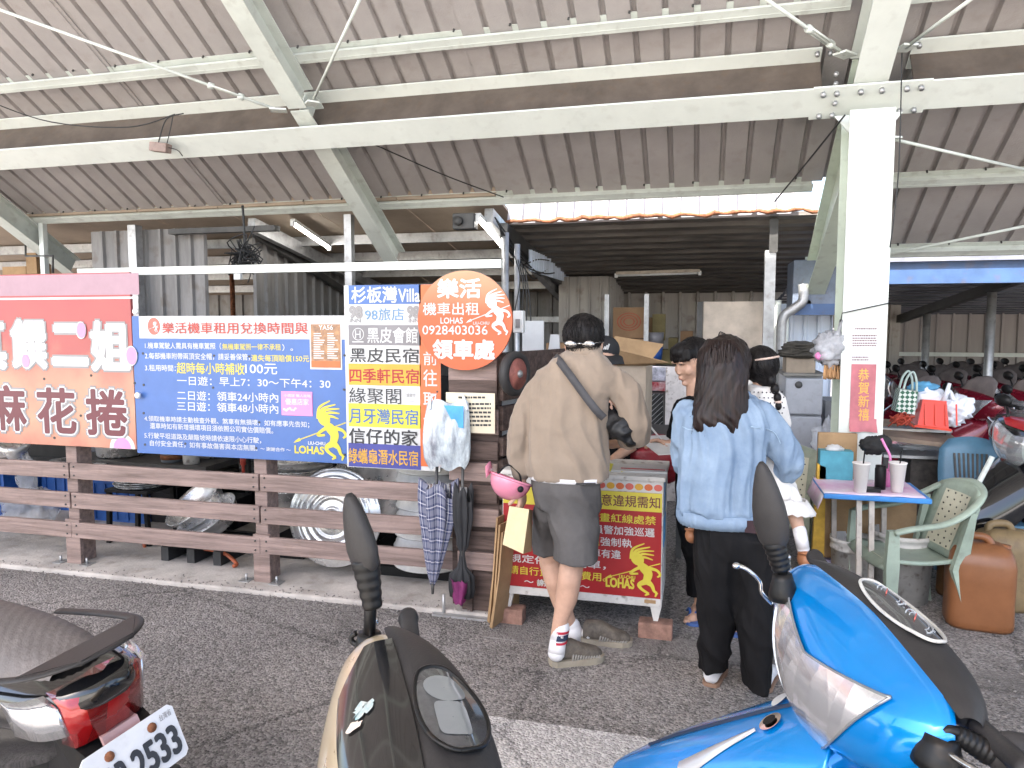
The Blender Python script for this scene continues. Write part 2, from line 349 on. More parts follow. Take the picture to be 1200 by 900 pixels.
# column: wide flange section, end plate and bolts
m = MB(); cx = .99
m.span((cx - .13, YB - .15, 0), (cx + .13, YB - .135, 3.0)); c = obj('column', m, steel_white, can)
m = MB(); m.span((cx - .13, YB + .135, 0), (cx + .13, YB + .15, 3.0)); m.span((cx - .006, YB - .135, 0), (cx + .006, YB + .135, 3.0)); obj('column_web', m, steel_green, c)
m = MB(); m.bar(V(cx - .34, YB, zb + .075), V(cx + .34, YB, zb + .075), .26, .014, up=nrm)
m.prism([(cx - .2, YB - .02, zb - .018), (cx + .2, YB - .02, zb - .018), (cx + .1, YB - .02, zb - .14), (cx - .1, YB - .02, zb - .14)], .014, V(0, 1, 0))
obj('splice_plate', m, steel_white, c)
m = MB()
for sx in (-1, 1):
    for bx in (.28, .2):
        for by in (-.09, .09): p = V(cx + sx * bx, YB, zb + .068) + dn * by; m.cyl(p, p - nrm * .028, .017, n=6)
    for bx in (.3, .22): p = V(cx + sx * bx, YB, zb + .09) + nrm * .336 - dn * .09; m.cyl(p, p - nrm * .03, .016, n=6)
for bx in (-.06, .06): p = V(cx + bx, YB, zb + .068) - dn * .09; m.cyl(p, p - nrm * .028, .017, n=6)
for k in range(4): m.cyl((cx - .2, YB - .008, zb + .06 + .06 * k), (cx - .2, YB - .04, zb + .06 + .06 * k), .016, n=6)
obj('bolt', m, galv, c)
# brace rods with turnbuckles
def brace(p, q, buckle=None, r=.011):
    m = MB(); p, q = Vector(p), Vector(q); m.cyl(p, q, r, n=8)
    if buckle is not None:
        d = (q - p).normalized(); c0 = p + d * buckle
        s = d.cross(V(0, 0, 1)).normalized() * .02
        m.bar(c0, c0 + d * .22, .008, .012); m.cyl(c0 + s, c0 + d * .22 + s, .007, n=6); m.cyl(c0 - s, c0 + d * .22 - s, .007, n=6)
        for e in (0, .22): m.cyl(c0 + d * (e - .02), c0 + d * (e + .02), .024, n=8)
    o = obj('brace_rod', m, steel, can)
    k = MB(); k.box(p, (.12, .09, .012), Matrix.Rotation(math.atan2((q - p).y, (q - p).x), 3, 'Z')); obj('gusset_plate', k, steel_white, o)
nodeL, nodeR = V(-2.98, YB - .14, 3.3), V(.99, YB - .14, 3.3)
brace(nodeL + V(-.16, .02, -.01), W(-40, -3, 4.2), .28); brace(nodeL + V(.12, .02, .02), W(425, -8, 4.3))
brace(nodeR + V(-.17, .0, .04), W(885, -10, 4.4), .16); brace(nodeR + V(.17, 0, .05), W(1150, -10, 4.4))
brace(V(1.13, YB + .05, 2.86), W(1215, 202, 5.75)); brace(V(1.14, 7.15, 2.2), W(1215, 262, 6.5))
# small old junction box and cables hanging from the beam
t = thing('junction_box', 'small rusty junction box hanging by wires under the tie beam', 'junction box', W(188, 172, YB - .1))
c = W(188, 173, YB - .12); m = MB(); m.box(c, (.16, .07, .07), Matrix.Rotation(.15, 3, 'Y'), .006); obj('housing', m, M('old_box', (.3, .22, .19), .7, dirt=.6), t)
m = MB(); m.tube(smoothpath([c + V(-.02, 0, .03), W(195, 140, YB - .13), W(215, 133, YB - .12)]), .005, 6); m.tube(smoothpath([c + V(.06, 0, .02), W(200, 150, YB - .13), W(203, 134, YB - .12)]), .004, 6); m.tube(smoothpath([c + V(.06, 0, 0), W(208, 176, YB - .13), W(214, 183, YB - .1)]), .004, 6); obj('wire', m, cable, t)
def wire(name, label, pts, r=.006, mat=None, cat='cable'):
    m = MB(); m.tube(smoothpath(pts), r, 6); return tag(obj(name, m, mat or cable), label, cat)
wire('slack_cable', 'thin black cable sagging in front of the tie beam at left', [W(-10, 120, YB - .1), W(60, 143, YB - .12), W(150, 149, YB - .12), W(205, 134, YB - .1)], .005)
wire('black_cable', 'black cable slanting from the column head down to the dark shed roof', [W(990, 135, YB - .1), W(950, 185, 5.6), W(908, 236, 6.3)], .006)
wire('drop_wire', 'thin black wire hanging down the right side of the white column', [W(1057, 62, YB - .2), W(1053, 200, YB - .2), W(1043, 290, YB - .2)], .004)
wire('roof_wire', 'pair of thin dark wires under the roof sheet right of the middle rafter', [W(440, 170, 5.4), W(520, 205, 5.9), W(590, 231, 6.3)], .005)
# ------------------------------------------------------------- market sheds behind
YS = 6.5; XE = -1.8
# --- left shed: tan ceiling, ribbed metal walls
ls = thing('market_shed', 'left shed with tan panel ceiling and grey ribbed metal walls', 'shed', (-4, YS, 0))
zf, zk, YK = 2.8, 2.14, 10.4
def zc(Y): return zf + (zk - zf) * (Y - YS) / (YK - YS)
m = MB()
for i in range(12):
    for j in range(4):
        x0 = -13.2 + i * .95; y0 = YS - .1 + j * 1.25; y1 = y0 + 1.24
        m.add([(x0, y0, zc(y0)), (x0 + .94, y0, zc(y0)), (x0 + .94, y1, zc(y1)), (x0, y1, zc(y1)), (x0, y0, zc(y0) + .03), (x0 + .94, y0, zc(y0) + .03), (x0 + .94, y1, zc(y1) + .03), (x0, y1, zc(y1) + .03)], [(0, 1, 2, 3), (4, 5, 6, 7), (0, 1, 5, 4), (1, 2, 6, 5), (2, 3, 7, 6), (3, 0, 4, 7)])
m.span((-13.2, YS - .1, zf + .04), (XE, YS - .05, zf + .1))
obj('ceiling', m, tan_panel, ls)
for Y in (7.4, 8.1, 8.9, 9.7):
    m = MB(); m.bar((-13.2, Y, zc(Y) - .06), (XE, Y, zc(Y) - .06), .06, .1); obj('ceiling_purlin', m, galv, ls)
for X in (-4.35, XE - .1):
    m = MB(); m.bar((X, YS, zc(YS) - .14), (X, YK, zc(YK) - .14), .08, .13); obj('shed_rafter', m, dark_steel if X > -1 else galv, ls)
m = MB(); sheet(m, (-13.3, YK, 0), (1, 0, 0), (0, 0, 1), (0, -1, 0), 13.3 + XE, 2.6, .22, .05, .03); obj('back_wall', m, shed_metal, ls)
m = MB(); sheet(m, (XE + .02, 11.2, 0), (0, -1, 0), (0, 0, 1), (-1, 0, 0), .85, 2.5, .2, .05, .03); obj('return_wall', m, shed_metal, ls)
m = MB(); sheet(m, (-4.55, YK, 0), (0, -1, 0), (0, 0, 1), (1, 0, 0), YK - YS - .3, 2.7, .2, .05, .03); obj('side_wall', m, shed_metal, ls)
m = MB(); sheet(m, (-6.3, YS + .02, .9), (1, 0, 0), (0, 0, 1), (0, -1, 0), 1.42, 1.75, .18, .05, .03); obj('front_panel', m, shed_metal, ls)
for px, y0, r in ((50, 265, .035), (158, 270, .06), (409, 258, .045)):
    a = W(px, y0, YS - .08); m = MB(); m.bar((a.x, a.y, .03), (a.x, a.y, a.z + .05), r * 1.6, r * 1.6, up=V(0, 1, 0)); obj('post', m, steel_white if px < 100 else galv, ls)
for z in (1.62, 1.0):
    m = MB(); m.bar((-13.2, YK - .08, z + .12), (XE, YK - .08, z + .12), .05, .08); m.bar((-4.48, YK, z + .1), (-4.48, YS + .4, z + .1), .05, .08); obj('girt', m, galv, ls)
for X in (-4.45, -2.6):
    m = MB(); m.bar((X, YK - .1, 0), (X, YK - .1, zk), .1, .1, up=V(0, 1, 0)); obj('back_post', m, dark_steel, ls)
m = MB(); m.bar((-4.45, YS + .2, zc(YS) - .2), (-4.45, YK - .2, zc(YK) - .45), .05, .07); obj('side_brace', m, dark_steel, ls)
m = MB(); m.bar((-5.2, YS - .1, 2.6), (-4.0, YS - .1, 2.6), .1, .05); obj('gutter', m, dark_steel, ls)
# a plain pale cabinet and rusty pipe inside
m = MB(); m.span((-4.4, 8.2, .03), (-3.5, 8.7, 1.78), .01); tag(obj('cabinet', m, M('grey_cabinet', (.33, .31, .28), .5)), 'plain pale grey cabinet inside the left shed', 'cabinet')
p = W(272, 330, 8.1); m = MB(); m.cyl((p.x, p.y, .03), (p.x, p.y, 2.3), .03, n=10); tag(obj('rusty_pipe', m, rust), 'upright rusty brown pipe inside the left shed', 'pipe')
# tubes
def tube_light(name, label, p, q, on, group):
    t = thing(name, label, 'tube light', p, group); p, q = Vector(p), Vector(q)
    m = MB(); m.bar(p + V(0, 0, .03), q + V(0, 0, .03), .05, .035); obj('batten', m, white_pl if on else M('old_batten', (.5, .42, .34), .5, dirt=.4), t)
    m = MB(); d = (q - p).normalized(); m.cyl(p + d * .02, q - d * .02, .017 if on else .014, n=12); obj('tube', m, tube_on if on else white_pl, t)
    m = MB(); m.box(p, (.035, .035, .05)); m.box(q, (.035, .035, .05)); obj('end_cap', m, white_pl, t); return t
tube_light('tube_light', 'lit tube light slanting under the tan ceiling of the left shed', W(343, 262, 6.6), W(386, 291, 7.4), True, 'tube lights')
tube_light('tube_light', 'lit tube light beside the shed corner above the round orange sign', W(560, 256, 6.3), W(588, 288, 7.25), True, 'tube lights')
a = W(677, 272, 7.45); b = W(802, 268, 7.45); tube_light('tube_light', 'unlit dusty tube light nearer the front of the dark ribbed roof', a, b, False, 'tube lights')
a = W(722, 323, 9.0); b = W(820, 320, 9.0); tube_light('tube_light', 'unlit tube light deeper under the dark ribbed roof', a, b, False, 'tube lights')
# --- middle shed: dark ribbed roof
ms = thing('dark_roof_shed', 'middle shed under a dark ribbed metal roof with rusty front edge', 'shed', (.2, YS, 0))
yf, yk = 6.75, 11.2; z0, z1 = 2.6, 2.13
def zm(Y): return z0 + (z1 - z0) * (Y - yf) / (yk - yf)
d2 = V(0, yk - yf, z1 - z0); m = MB()
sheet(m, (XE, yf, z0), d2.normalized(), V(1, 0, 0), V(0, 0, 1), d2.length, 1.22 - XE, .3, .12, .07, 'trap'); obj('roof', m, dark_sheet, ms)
tl = M('translucent_sheet', (.62, .6, .6), .5, var=.03); _n = tl.node_tree.nodes; _t = _n.new('ShaderNodeBsdfTranslucent'); _t.inputs[0].default_value = (.42, .4, .42, 1); _m = _n.new('ShaderNodeMixShader'); _m.inputs[0].default_value = .65
tl.node_tree.links.new(_n['Principled BSDF'].outputs[0], _m.inputs[1]); tl.node_tree.links.new(_t.outputs[0], _m.inputs[2]); tl.node_tree.links.new(_m.outputs[0], _n['Material Output'].inputs[0])
m = MB(); sheet(m, (XE, yf + .02, z0 + .02), (1, 0, 0), (0, .35, .93), (0, -.93, .35), 2.55, .22, .16, .05, .03); obj('skylight_sheet', m, tl, ms)
m = MB(); rnd = random.Random(3); pts = [(XE + (1.1 - XE) * i / 40, yf - .02, z0 + .03 + rnd.uniform(-.012, .02)) for i in range(41)]
m.tube(pts, [rnd.uniform(.012, .024) for _ in pts], 6); obj('rusty_edge', m, rust, ms)
m = MB(); m.bar((XE, yf - .1, z0 - .06), (XE, yk, z1 - .06), .07, .14); obj('edge_beam', m, dark_steel, ms)
m = MB(); sheet(m, (XE + .05, yf + .7, zm(yf + .7) - .3), (0, 1, 0), (0, 0, 1), (1, 0, 0), 3.4, .22, .12, .04, .02); obj('edge_flashing', m, blue_sheet, ms)
m = MB(); sheet(m, (XE, yk, 0), (1, 0, 0), (0, 0, 1), (0, -1, 0), 1 - XE, 2.3, .25, .05, .035); sheet(m, (1.0, yk, 1.62), (1, 0, 0), (0, 0, 1), (0, -1, 0), 1.2, .7, .25, .05, .035); sheet(m, (2.05, yk, 0), (1, 0, 0), (0, 0, 1), (0, -1, 0), .6, 2.3, .25, .05, .035); obj('back_wall', m, shed_pale, ms)
a = W(655, 335, 9.4); b = W(713, 335, 9.4)
m = MB(); sheet(m, (a.x, 9.4, 0), (1, 0, 0), (0, 0, 1), (0, -1, 0), b.x - a.x, 2.28, .14, .04, .025); sheet(m, (b.x, 9.4, 0), (0, 1, 0), (0, 0, 1), (1, 0, 0), 1.7, 2.28, .2, .05, .03); obj('partition', m, shed_pale, ms)
p = W(903, 285, 6.9); m = MB(); m.bar((p.x, 6.9, 0), (p.x, 6.9, 2.32), .09, .09, up=V(0, 1, 0)); q = obj('post', m, galv, ms)
m = MB(); m.bar((p.x + .02, 6.86, 2.3), (p.x + .02, 6.86, 2.75), .07, .05, up=V(0, 1, 0)); obj('post_extension', m, dark_steel, ms)
a = W(592, 285, 6.5); m = MB(); m.cyl((a.x, 6.5, 0), (a.x, 6.5, 2.5), .035, n=12); m.cyl((a.x + .1, 6.55, 0), (a.x + .1, 6.55, 2.4), .028, n=12); obj('corner_post', m, galv, ms)
# opening with a bright gridded window
a = W(780, 398, yk); b = W(822, 470, yk); m = MB(); m.span((a.x - .35, yk + .9, 1.0), (b.x + .4, yk + .92, 1.66)); wn = tag(obj('window', m, M('window_glow', (.9, .93, 1), .5, var=0, emit=1.6)), 'bright white gridded window at the back of the dark roofed shed', 'window')
m = MB()
for i in range(9): m.bar((a.x - .3 + i * .16, yk + .88, 1.0), (a.x - .3 + i * .16, yk + .88, 1.66), .014)
for k in range(4): m.bar((a.x - .35, yk + .88, 1.05 + k * .18), (b.x + .4, yk + .88, 1.05 + k * .18), .014)
obj('glazing_bars', m, galv, wn)
# --- right shed: blue beam, dark roof, ribbed wall
rs = thing('scooter_shed', 'right shed with blue beam, dark roof and ribbed grey back wall over parked scooters', 'shed', (5, 8, 0))
a = W(1035, 308, 7.6); m = MB(); m.span((1.3, 7.55, a.z - .2), (9, 7.75, a.z)); obj('beam', m, blue_paint, rs)
zb2 = a.z - .1; yk2 = 12.6; d2 = V(0, yk2 - 7.5, 1.72 - zb2)
m = MB(); sheet(m, (1.0, 7.5, zb2 + .1), d2.normalized(), V(1, 0, 0), V(0, 0, 1), d2.length, 12, .3, .12, .06, 'trap'); obj('roof', m, M('grey_roof_sheet', (.16, .165, .19), .35, metal=.5, var=.2, scale=2), rs)
m = MB(); sheet(m, (2.2, yk2, 0), (1, 0, 0), (0, 0, 1), (0, -1, 0), 12, 2.0, .22, .05, .03); obj('back_wall', m, M('taupe_sheet', (.36, .32, .3), .5, var=.08, scale=1.5, stretch=(3, 3, .4)), rs)
z = W(1100, 415, yk2).z; m = MB(); m.bar((2.2, yk2 - .08, z), (14, yk2 - .08, z), .06, .06); obj('wall_rail', m, steel_white, rs)
pa, pb = W(1034, 381, 11.8), W(1235, 312, 7.9); m = MB(); m.bar(pa, pb, .09, .1); obj('roof_beam', m, dark_steel, rs)
for px, py in ((1087, 362), (1163, 340)):
    t = (px - 1034) / 201; best = min((i / 200 for i in range(201)), key=lambda s: abs((lambda q: 600 + FPX * (q - _c).dot(_r) / (q - _c).dot(_f))(pa.lerp(pb, s)) - px)); q = pa.lerp(pb, best)
    m = MB(); m.cyl((q.x, q.y, 0), (q.x, q.y, q.z - .05), .045, n=14); obj('post', m, galv, rs)
# blue hopper with bent flue pipe by the middle post
t = thing('blue_hopper', 'blue steel hopper box with a bent grey flue pipe beside the post', 'hopper', W(950, 330, 7.2))
a, b = W(928, 375, 7.2), W(962, 304, 7.2); m = MB(); m.span((a.x, 7.2, b.z - .5), (b.x + .35, 7.7, b.z), .01); obj('box', m, M('blue_grey_steel', (.16, .19, .25), .45, dirt=.3), t)
m = MB(); m.span((a.x + .02, 7.17, b.z - .5), (b.x + .37, 7.195, b.z - .4)); obj('lower_band', m, blue_paint, t)
m = MB(); m.tube(smoothpath([W(941, 333, 7.1), W(941, 352, 7.1), W(930, 362, 7.1), W(918, 372, 7.1), W(915, 400, 7.1), W(913, 520, 7.1)]), .043, 14); obj('flue_pipe', m, galv, t)
# bluish translucent wall left of the fridge
a, b = W(915, 356, 7.9), W(958, 356, 7.9); m = MB(); sheet(m, (a.x, 7.9, 0), (1, 0, 0), (0, 0, 1), (0, -1, 0), b.x - a.x + .15, a.z, .13, .05, .025); tag(obj('pale_screen', m, blue_sheet), 'pale bluish ribbed sheet standing behind the fridge', 'screen')
a, b = W(912, 352, 7.3), W(919, 352, 7.3); m = MB(); m.cyl((a.x, 7.3, 0), (a.x, 7.3, a.z), .03, n=10); m.cyl((b.x + .03, 7.32, 0), (b.x + .03, 7.32, a.z - .1), .02, n=8); tag(obj('steel_pipe', m, steel_white), 'pair of bright upright steel pipes right of the galvanised post', 'pipe')
# ------------------------------------------------------------- signboards along the fence
YF = 4.03
def pm(n, c, r=.35, **k): return M(n, c, r, var=k.pop('var', .05), scale=4, **k)
p_white = pm('print_white', (.58, .58, .575)); p_blue = pm('print_blue', (.066, .142, .37), .3); p_yel = pm('print_yellow', (.62, .52, .06)); p_red = pm('print_red', (.34, .02, .024), .3)
p_sal = pm('print_salmon', (.6, .13, .1)); p_dark = pm('print_dark', (.035, .035, .04)); p_or = pm('print_orange', (.6, .14, .045), .3); p_amber = pm('print_amber', (.62, .34, .04)); p_lem = pm('print_lemon', (.6, .56, .06))
p_navy = pm('print_navy', (.06, .065, .26)); p_grey = pm('print_grey', (.2, .19, .2)); p_steel = pm('print_steelblue', (.12, .24, .4)); p_lgrey = pm('print_light_grey', (.26, .25, .25)); p_maroon = pm('print_maroon', (.14, .035, .045)); p_pink = pm('print_pink', (.78, .25, .5)); p_gold = pm('print_gold', (.75, .4, .08), .4)
def stroke(mb, pts, wd, fr):            # flat ribbon in a sign's own plane
    P = smoothpath([V(x, y, 0) for x, y in pts], 5); ws = wd if isinstance(wd, (list, tuple)) else [wd, wd]; n = len(P); L, Rr = [], []
    for i, p in enumerate(P):
        t = (P[min(i + 1, n - 1)] - P[max(i - 1, 0)]).normalized(); s = V(-t.y, t.x, 0); u = i / (n - 1) * (len(ws) - 1); k = min(int(u), len(ws) - 2); h = (ws[k] + (ws[k + 1] - ws[k]) * (u - k)) / 2
        L.append(fr(p + s * h)); Rr.append(fr(p - s * h))
    return mb.loft([L, Rr], (False, False), False, False)
def dancer(name, p0, p1, Y, mat, parent, lift=.003, plane=None):       # the shop's dancing spear bearer emblem
    a, b = W(p0[0], p1[1], Y), W(p1[0], p0[1], Y)
    if plane: fr = plane
    else: fr = lambda q: V(a.x + (b.x - a.x) * q.x, Y - lift, a.z + (b.z - a.z) * q.y)
    m = MB(); kk = [0]
    def s(pts, wd): kk[0] += 1; stroke(m, pts, wd, lambda q: fr(q) + V(0, -.0003 * kk[0], 0))
    s([(.06, .29), (.98, .63)], .018); m.add([fr(V(*q, 0)) for q in ((0, .25), (.14, .29), (.115, .345), (.05, .3))], [(0, 1, 2, 3)])
    m.add([fr(V(.58 + .115 * math.cos(t * math.pi / 8) - .02 * math.sin(t * math.pi / 8), .685 + .125 * math.sin(t * math.pi / 8), 0)) for t in range(16)], [tuple(range(16))])
    for q in ([(.47, .68), (.5, .87), (.7, .99)], [(.5, .7), (.56, .85), (.8, .93)], [(.54, .72), (.62, .83), (.87, .86)], [(.58, .72), (.68, .79), (.87, .78)], [(.6, .68), (.7, .73), (.85, .69)]): s(q, [.06, .045, .018])
    s([(.62, .6), (.7, .52), (.77, .42), (.75, .3), (.72, .22)], [.1, .17, .16, .13, .14])
    s([(.74, .27), (.62, .2), (.66, .12), (.79, .04)], [.12, .075, .055, .04]); s([(.79, .045), (.72, .0)], [.05, .025])
    s([(.76, .27), (.84, .2), (.88, .1), (.93, .07)], [.12, .07, .05, .04]); s([(.93, .075), (.9, -.01)], [.05, .025])
    s([(.66, .56), (.5, .45), (.47, .4), (.6, .41)], [.06, .05, .045, .035]); s([(.78, .53), (.92, .5), (.98, .42), (.93, .37)], [.07, .05, .045, .03])
    return obj(name, m, mat, parent)
def board(name, label, p0, p1, mat, cat='sign', Y=YF, t=.022, parent=None):
    m = MB(); rect(m, p0, p1, Y, t); o = bevel(obj(name, m, mat), .002); return tag(o, label, cat)
def cr(s, ox, oy):                       # crop pixel -> photo pixel
    return lambda x, y: (ox + x * s, oy + y * s)
# --- red snack banner
def banner_mat():
    m = bpy.data.materials.new('banner_print'); m.use_nodes = True; n = m.node_tree.nodes; L = m.node_tree.links; p = n['Principled BSDF']
    tc = n.new('ShaderNodeTexCoord'); sp = n.new('ShaderNodeSeparateXYZ'); L.new(tc.outputs['Object'], sp.inputs[0])
    no = n.new('ShaderNodeTexNoise'); no.inputs['Scale'].default_value = 3.5; no.inputs['Detail'].default_value = 7; L.new(tc.outputs['Object'], no.inputs['Vector'])
    ad = n.new('ShaderNodeMath'); ad.operation = 'MULTIPLY_ADD'; L.new(no.outputs['Fac'], ad.inputs[0]); ad.inputs[1].default_value = .8; L.new(sp.outputs['Z'], ad.inputs[2])
    r = n.new('ShaderNodeValToRGB'); mr = n.new('ShaderNodeMapRange'); mr.inputs[1].default_value = 1.15; mr.inputs[2].default_value = 2.3; L.new(ad.outputs[0], mr.inputs[0]); L.new(mr.outputs[0], r.inputs[0])
    e = r.color_ramp.elements; e[0].position = 0; e[0].color = (.42, .15, .105, 1); e[1].position = 1; e[1].color = (.35, .07, .072, 1)
    for pos, c in ((.3, (.5, .27, .175, 1)), (.6, (.42, .15, .11, 1)), (.72, (.36, .082, .075, 1))): k = e.new(pos); k.color = c
    L.new(r.outputs[0], p.inputs['Base Color']); p.inputs['Roughness'].default_value = .38; return m
Yb = YF - .02
_a, _b, _l = W(163, 526, YF), W(163, 319, YF), W(-250, 320, YF); m = MB(); m.span((_l.x, YF, _a.z), (_a.x, YF - .022, _b.z)); o = tag(bevel(obj('banner_sign', m, banner_mat()), .002), 'large red snack banner with white and maroon Chinese characters on the fence', 'sign')
m = MB(); rect(m, (-250, 320), (162.5, 350), Yb, .002, .001); obj('mauve_band', m, pm('print_mauve', (.34, .21, .25)), o)
m = MB(); rect(m, (-250, 350), (162.5, 352), Yb, .003, .001); obj('white_line', m, p_white, o)
for ch, x0, y0, x1, y1 in (('真', -38, 375, 8, 430), ('饌', 17, 376, 55, 430), ('二', 64, 382, 103, 426), ('姐', 110, 378, 152, 433)):
    write('lettering_outline', ch, (x0, y0), (x1, y1), Yb, p_lgrey, o, .085, .004); write('lettering', ch, (x0, y0), (x1, y1), Yb, p_white, o, .045, .006)
for ch, x0, y0, x1, y1 in (('麻', -12, 452, 32, 502), ('花', 47, 455, 90, 506), ('捲', 104, 457, 150, 508)):
    write('lettering_outline', ch, (x0, y0), (x1, y1), Yb, p_lgrey, o, .105, .004); write('lettering_edge', ch, (x0, y0), (x1, y1), Yb, p_white, o, .065, .0055); write('lettering', ch, (x0, y0), (x1, y1), Yb, p_maroon, o, .03, .007)
def disc(mb, c, rx, rz, Y, t=.002, n=24):
    a = W(c[0], c[1], Y); k = (W(c[0] + 1, c[1], Y) - a).x; mb.prism([(a.x + rx * k * math.cos(2 * math.pi * i / n), Y, a.z + rz * k * math.sin(2 * math.pi * i / n)) for i in range(n)], t, V(0, -1, 0)); return mb
for c, r in (((95, 387), 6), ((154, 417), 7), ((30, 423), 5), ((158, 528), 18)):
    if c[1] < 520:
        m = MB(); disc(m, c, r, r * 1.4, Yb - .0075); q = obj('candy_print', m, p_white, o); m = MB(); disc(m, c, r * .85, r * 1.25, Yb - .01); obj('candy_centre', m, p_pink, q)
m = MB(); a = W(144, 526, Yb); m.prism([(a.x + .1 * math.cos(t * math.pi / 12 + 0), Yb - .002, a.z + .002 + .1 * math.sin(t * math.pi / 12)) for t in range(13)], .002, V(0, -1, 0)); q = obj('swirl_print', m, p_white, o)
m = MB(); m.prism([(a.x + .07 * math.cos(t * math.pi / 12 + 0), Yb - .0045, a.z + .004 + .07 * math.sin(t * math.pi / 12)) for t in range(13)], .001, V(0, -1, 0)); obj('swirl_centre', m, p_pink, q)
def screws(parent, pts, Y=Yb, r=.006):
    for p in pts: m = MB(); disc(m, p, r / .0047, r / .0047, Y - .001, .004, 8); obj('screw', m, dark_steel, parent)
screws(o, [(64, 513), (52, 444), (107, 440), (161, 414), (158, 449), (95, 487)])
# --- blue rental notice
c = cr(260 / 1200, 160, 360)
o = board('rental_notice', 'wide blue scooter rental notice with white header and yellow lettering', c(18, 45), c(1140, 785), p_blue)
m = MB(); rect(m, c(19, 45), c(1139, 168), Yb, .003, .001); hd = obj('header', m, p_white, o)
write('lettering', '樂活機車租用兌換時間與', c(145, 82), c(930, 142), Yb, M('print_red_orange', (.45, .06, .045), .4), hd, .012, .009)
m = MB(); disc(m, c(95, 103), 7.3, 8.6, Yb - .003, .002); e = obj('emblem', m, p_sal, hd); dancer('dancer_mark', c(72, 75), c(122, 135), Yb, p_white, e, .0065)
W_, Y_ = p_white, p_yel
for body, x0, y0, x1, y1, mt, bd in (('1.機車駕駛人需具有機車駕照（', 48, 190, 460, 224, W_, .01), ('無機車駕照一律不承租', 466, 196, 782, 230, Y_, .01), ('）。', 790, 200, 848, 236, W_, .01),
    ('2.每部機車附帶兩頂安全帽，請妥善保管，', 48, 245, 615, 280, W_, .01), ('遺失每頂賠償150元', 622, 256, 935, 292, Y_, .012), ('3.租用時間：', 48, 310, 214, 344, W_, .01), ('超時每小時補收', 220, 298, 586, 358, Y_, .014), ('100元', 590, 304, 762, 360, W_, .012),
    ('一日遊：早上7：30～下午4：30', 222, 372, 1050, 420, W_, .008), ('二日遊：領車24小時內', 222, 450, 768, 500, W_, .008), ('三日遊：領車48小時內', 222, 508, 768, 558, W_, .008),
    ('4.領取機車時請主動檢查外觀、煞車有無損壞，如有應事先告知；', 45, 585, 935, 618, W_, .01), ('還車時如有新增損壞項目須依照公司實估價賠償。', 75, 624, 740, 656, W_, .01), ('5.行駛平坦道路及顛簸坡時請依速限小心行駛，', 45, 676, 675, 708, W_, .01), ('自付安全責任，如有事故傷害與本店無關。', 75, 718, 655, 750, W_, .01), ('～ 謝謝合作 ～', 672, 754, 835, 775, W_, .012)):
    write('lettering', body, c(x0, y0), c(x1, y1), Yb, mt, o, bd, .003)
write('lettering', 'LOHAS', c(858, 748), c(1015, 788), Yb, p_yel, o, .035, .003); write('lettering', 'LIU-CHIU', c(930, 725), c(1022, 742), Yb, p_white, o, .03, .003); dancer('dancer_mark', c(852, 505), c(1137, 812), Yb, p_yel, o)
screws(o, [c(x, y) for x, y in ((36, 250), (420, 262), (610, 266), (1127, 260), (40, 420), (415, 435), (1122, 445), (40, 573), (665, 622), (47, 743), (265, 738), (648, 762), (1127, 797))])
for nm, lb, p in (('plastic_button', 'round white plastic cap on the left edge of the blue notice', c(25, 475)), ('wire_clamp', 'white clamp on the upper corner between the red banner and the blue notice', (163, 365))):
    m = MB(); a = W(p[0], p[1], Yb); m.lathe([(0, 0), (.021, 0), (.021, .012), (.012, .02), (0, .021)], (a.x, Yb - .024, a.z), 16, V(0, -1, 0)); tag(obj(nm, m, white_pl), lb, 'cap' if nm[0] == 'p' else 'clamp')
m = MB(); rect(m, c(943, 87), c(1110, 335), Yb, .002, .004); o = tag(obj('menu_poster', m, p_white), 'small dark brown menu poster on the right corner of the blue notice', 'poster')
m = MB(); rect(m, c(950, 92), c(1104, 325), Yb, .001, .007); q = obj('photo_print', m, M('menu_print', (.16, .1, .075), .35, var=.35, scale=22, col2=(.5, .26, .12)), o)
m = MB(); rect(m, c(950, 292), c(1104, 325), Yb, .001, .009); obj('orange_band', m, p_or, o)
rnd = random.Random(4); m = MB()
for i in range(12):
    y = 140 + i * 12
    for k in range(2): x = 962 + 74 * k; rect(m, c(x, y), c(x + rnd.uniform(30, 62), y + 5), Yb, .0008, .0085)
obj('menu_lines', m, p_white, o); write('lettering', 'YA56', c(990, 97), c(1066, 122), Yb, p_white, o, .02, .0095)
m = MB(); rect(m, c(788, 458), c(952, 583), Yb, .002, .004); o = tag(obj('pink_sticker', m, p_pink), 'pink shop discount sticker on the lower right of the blue notice', 'sticker')
write('lettering', '優惠店家', c(808, 492), c(935, 526), Yb, p_white, o, .02, .0065); write('lettering', '小琉球 懶人攻略', c(800, 468), c(945, 484), Yb, p_white, o, .02, .0065)
m = MB(); rnd = random.Random(9)
for k in range(7): a = c(800 + 10 * k, 552 + 6 * math.sin(k * 1.7)); disc(m, a, 1.6, 1.2, Yb - .0065, .001, 10)
obj('white_sketch', m, p_white, o)
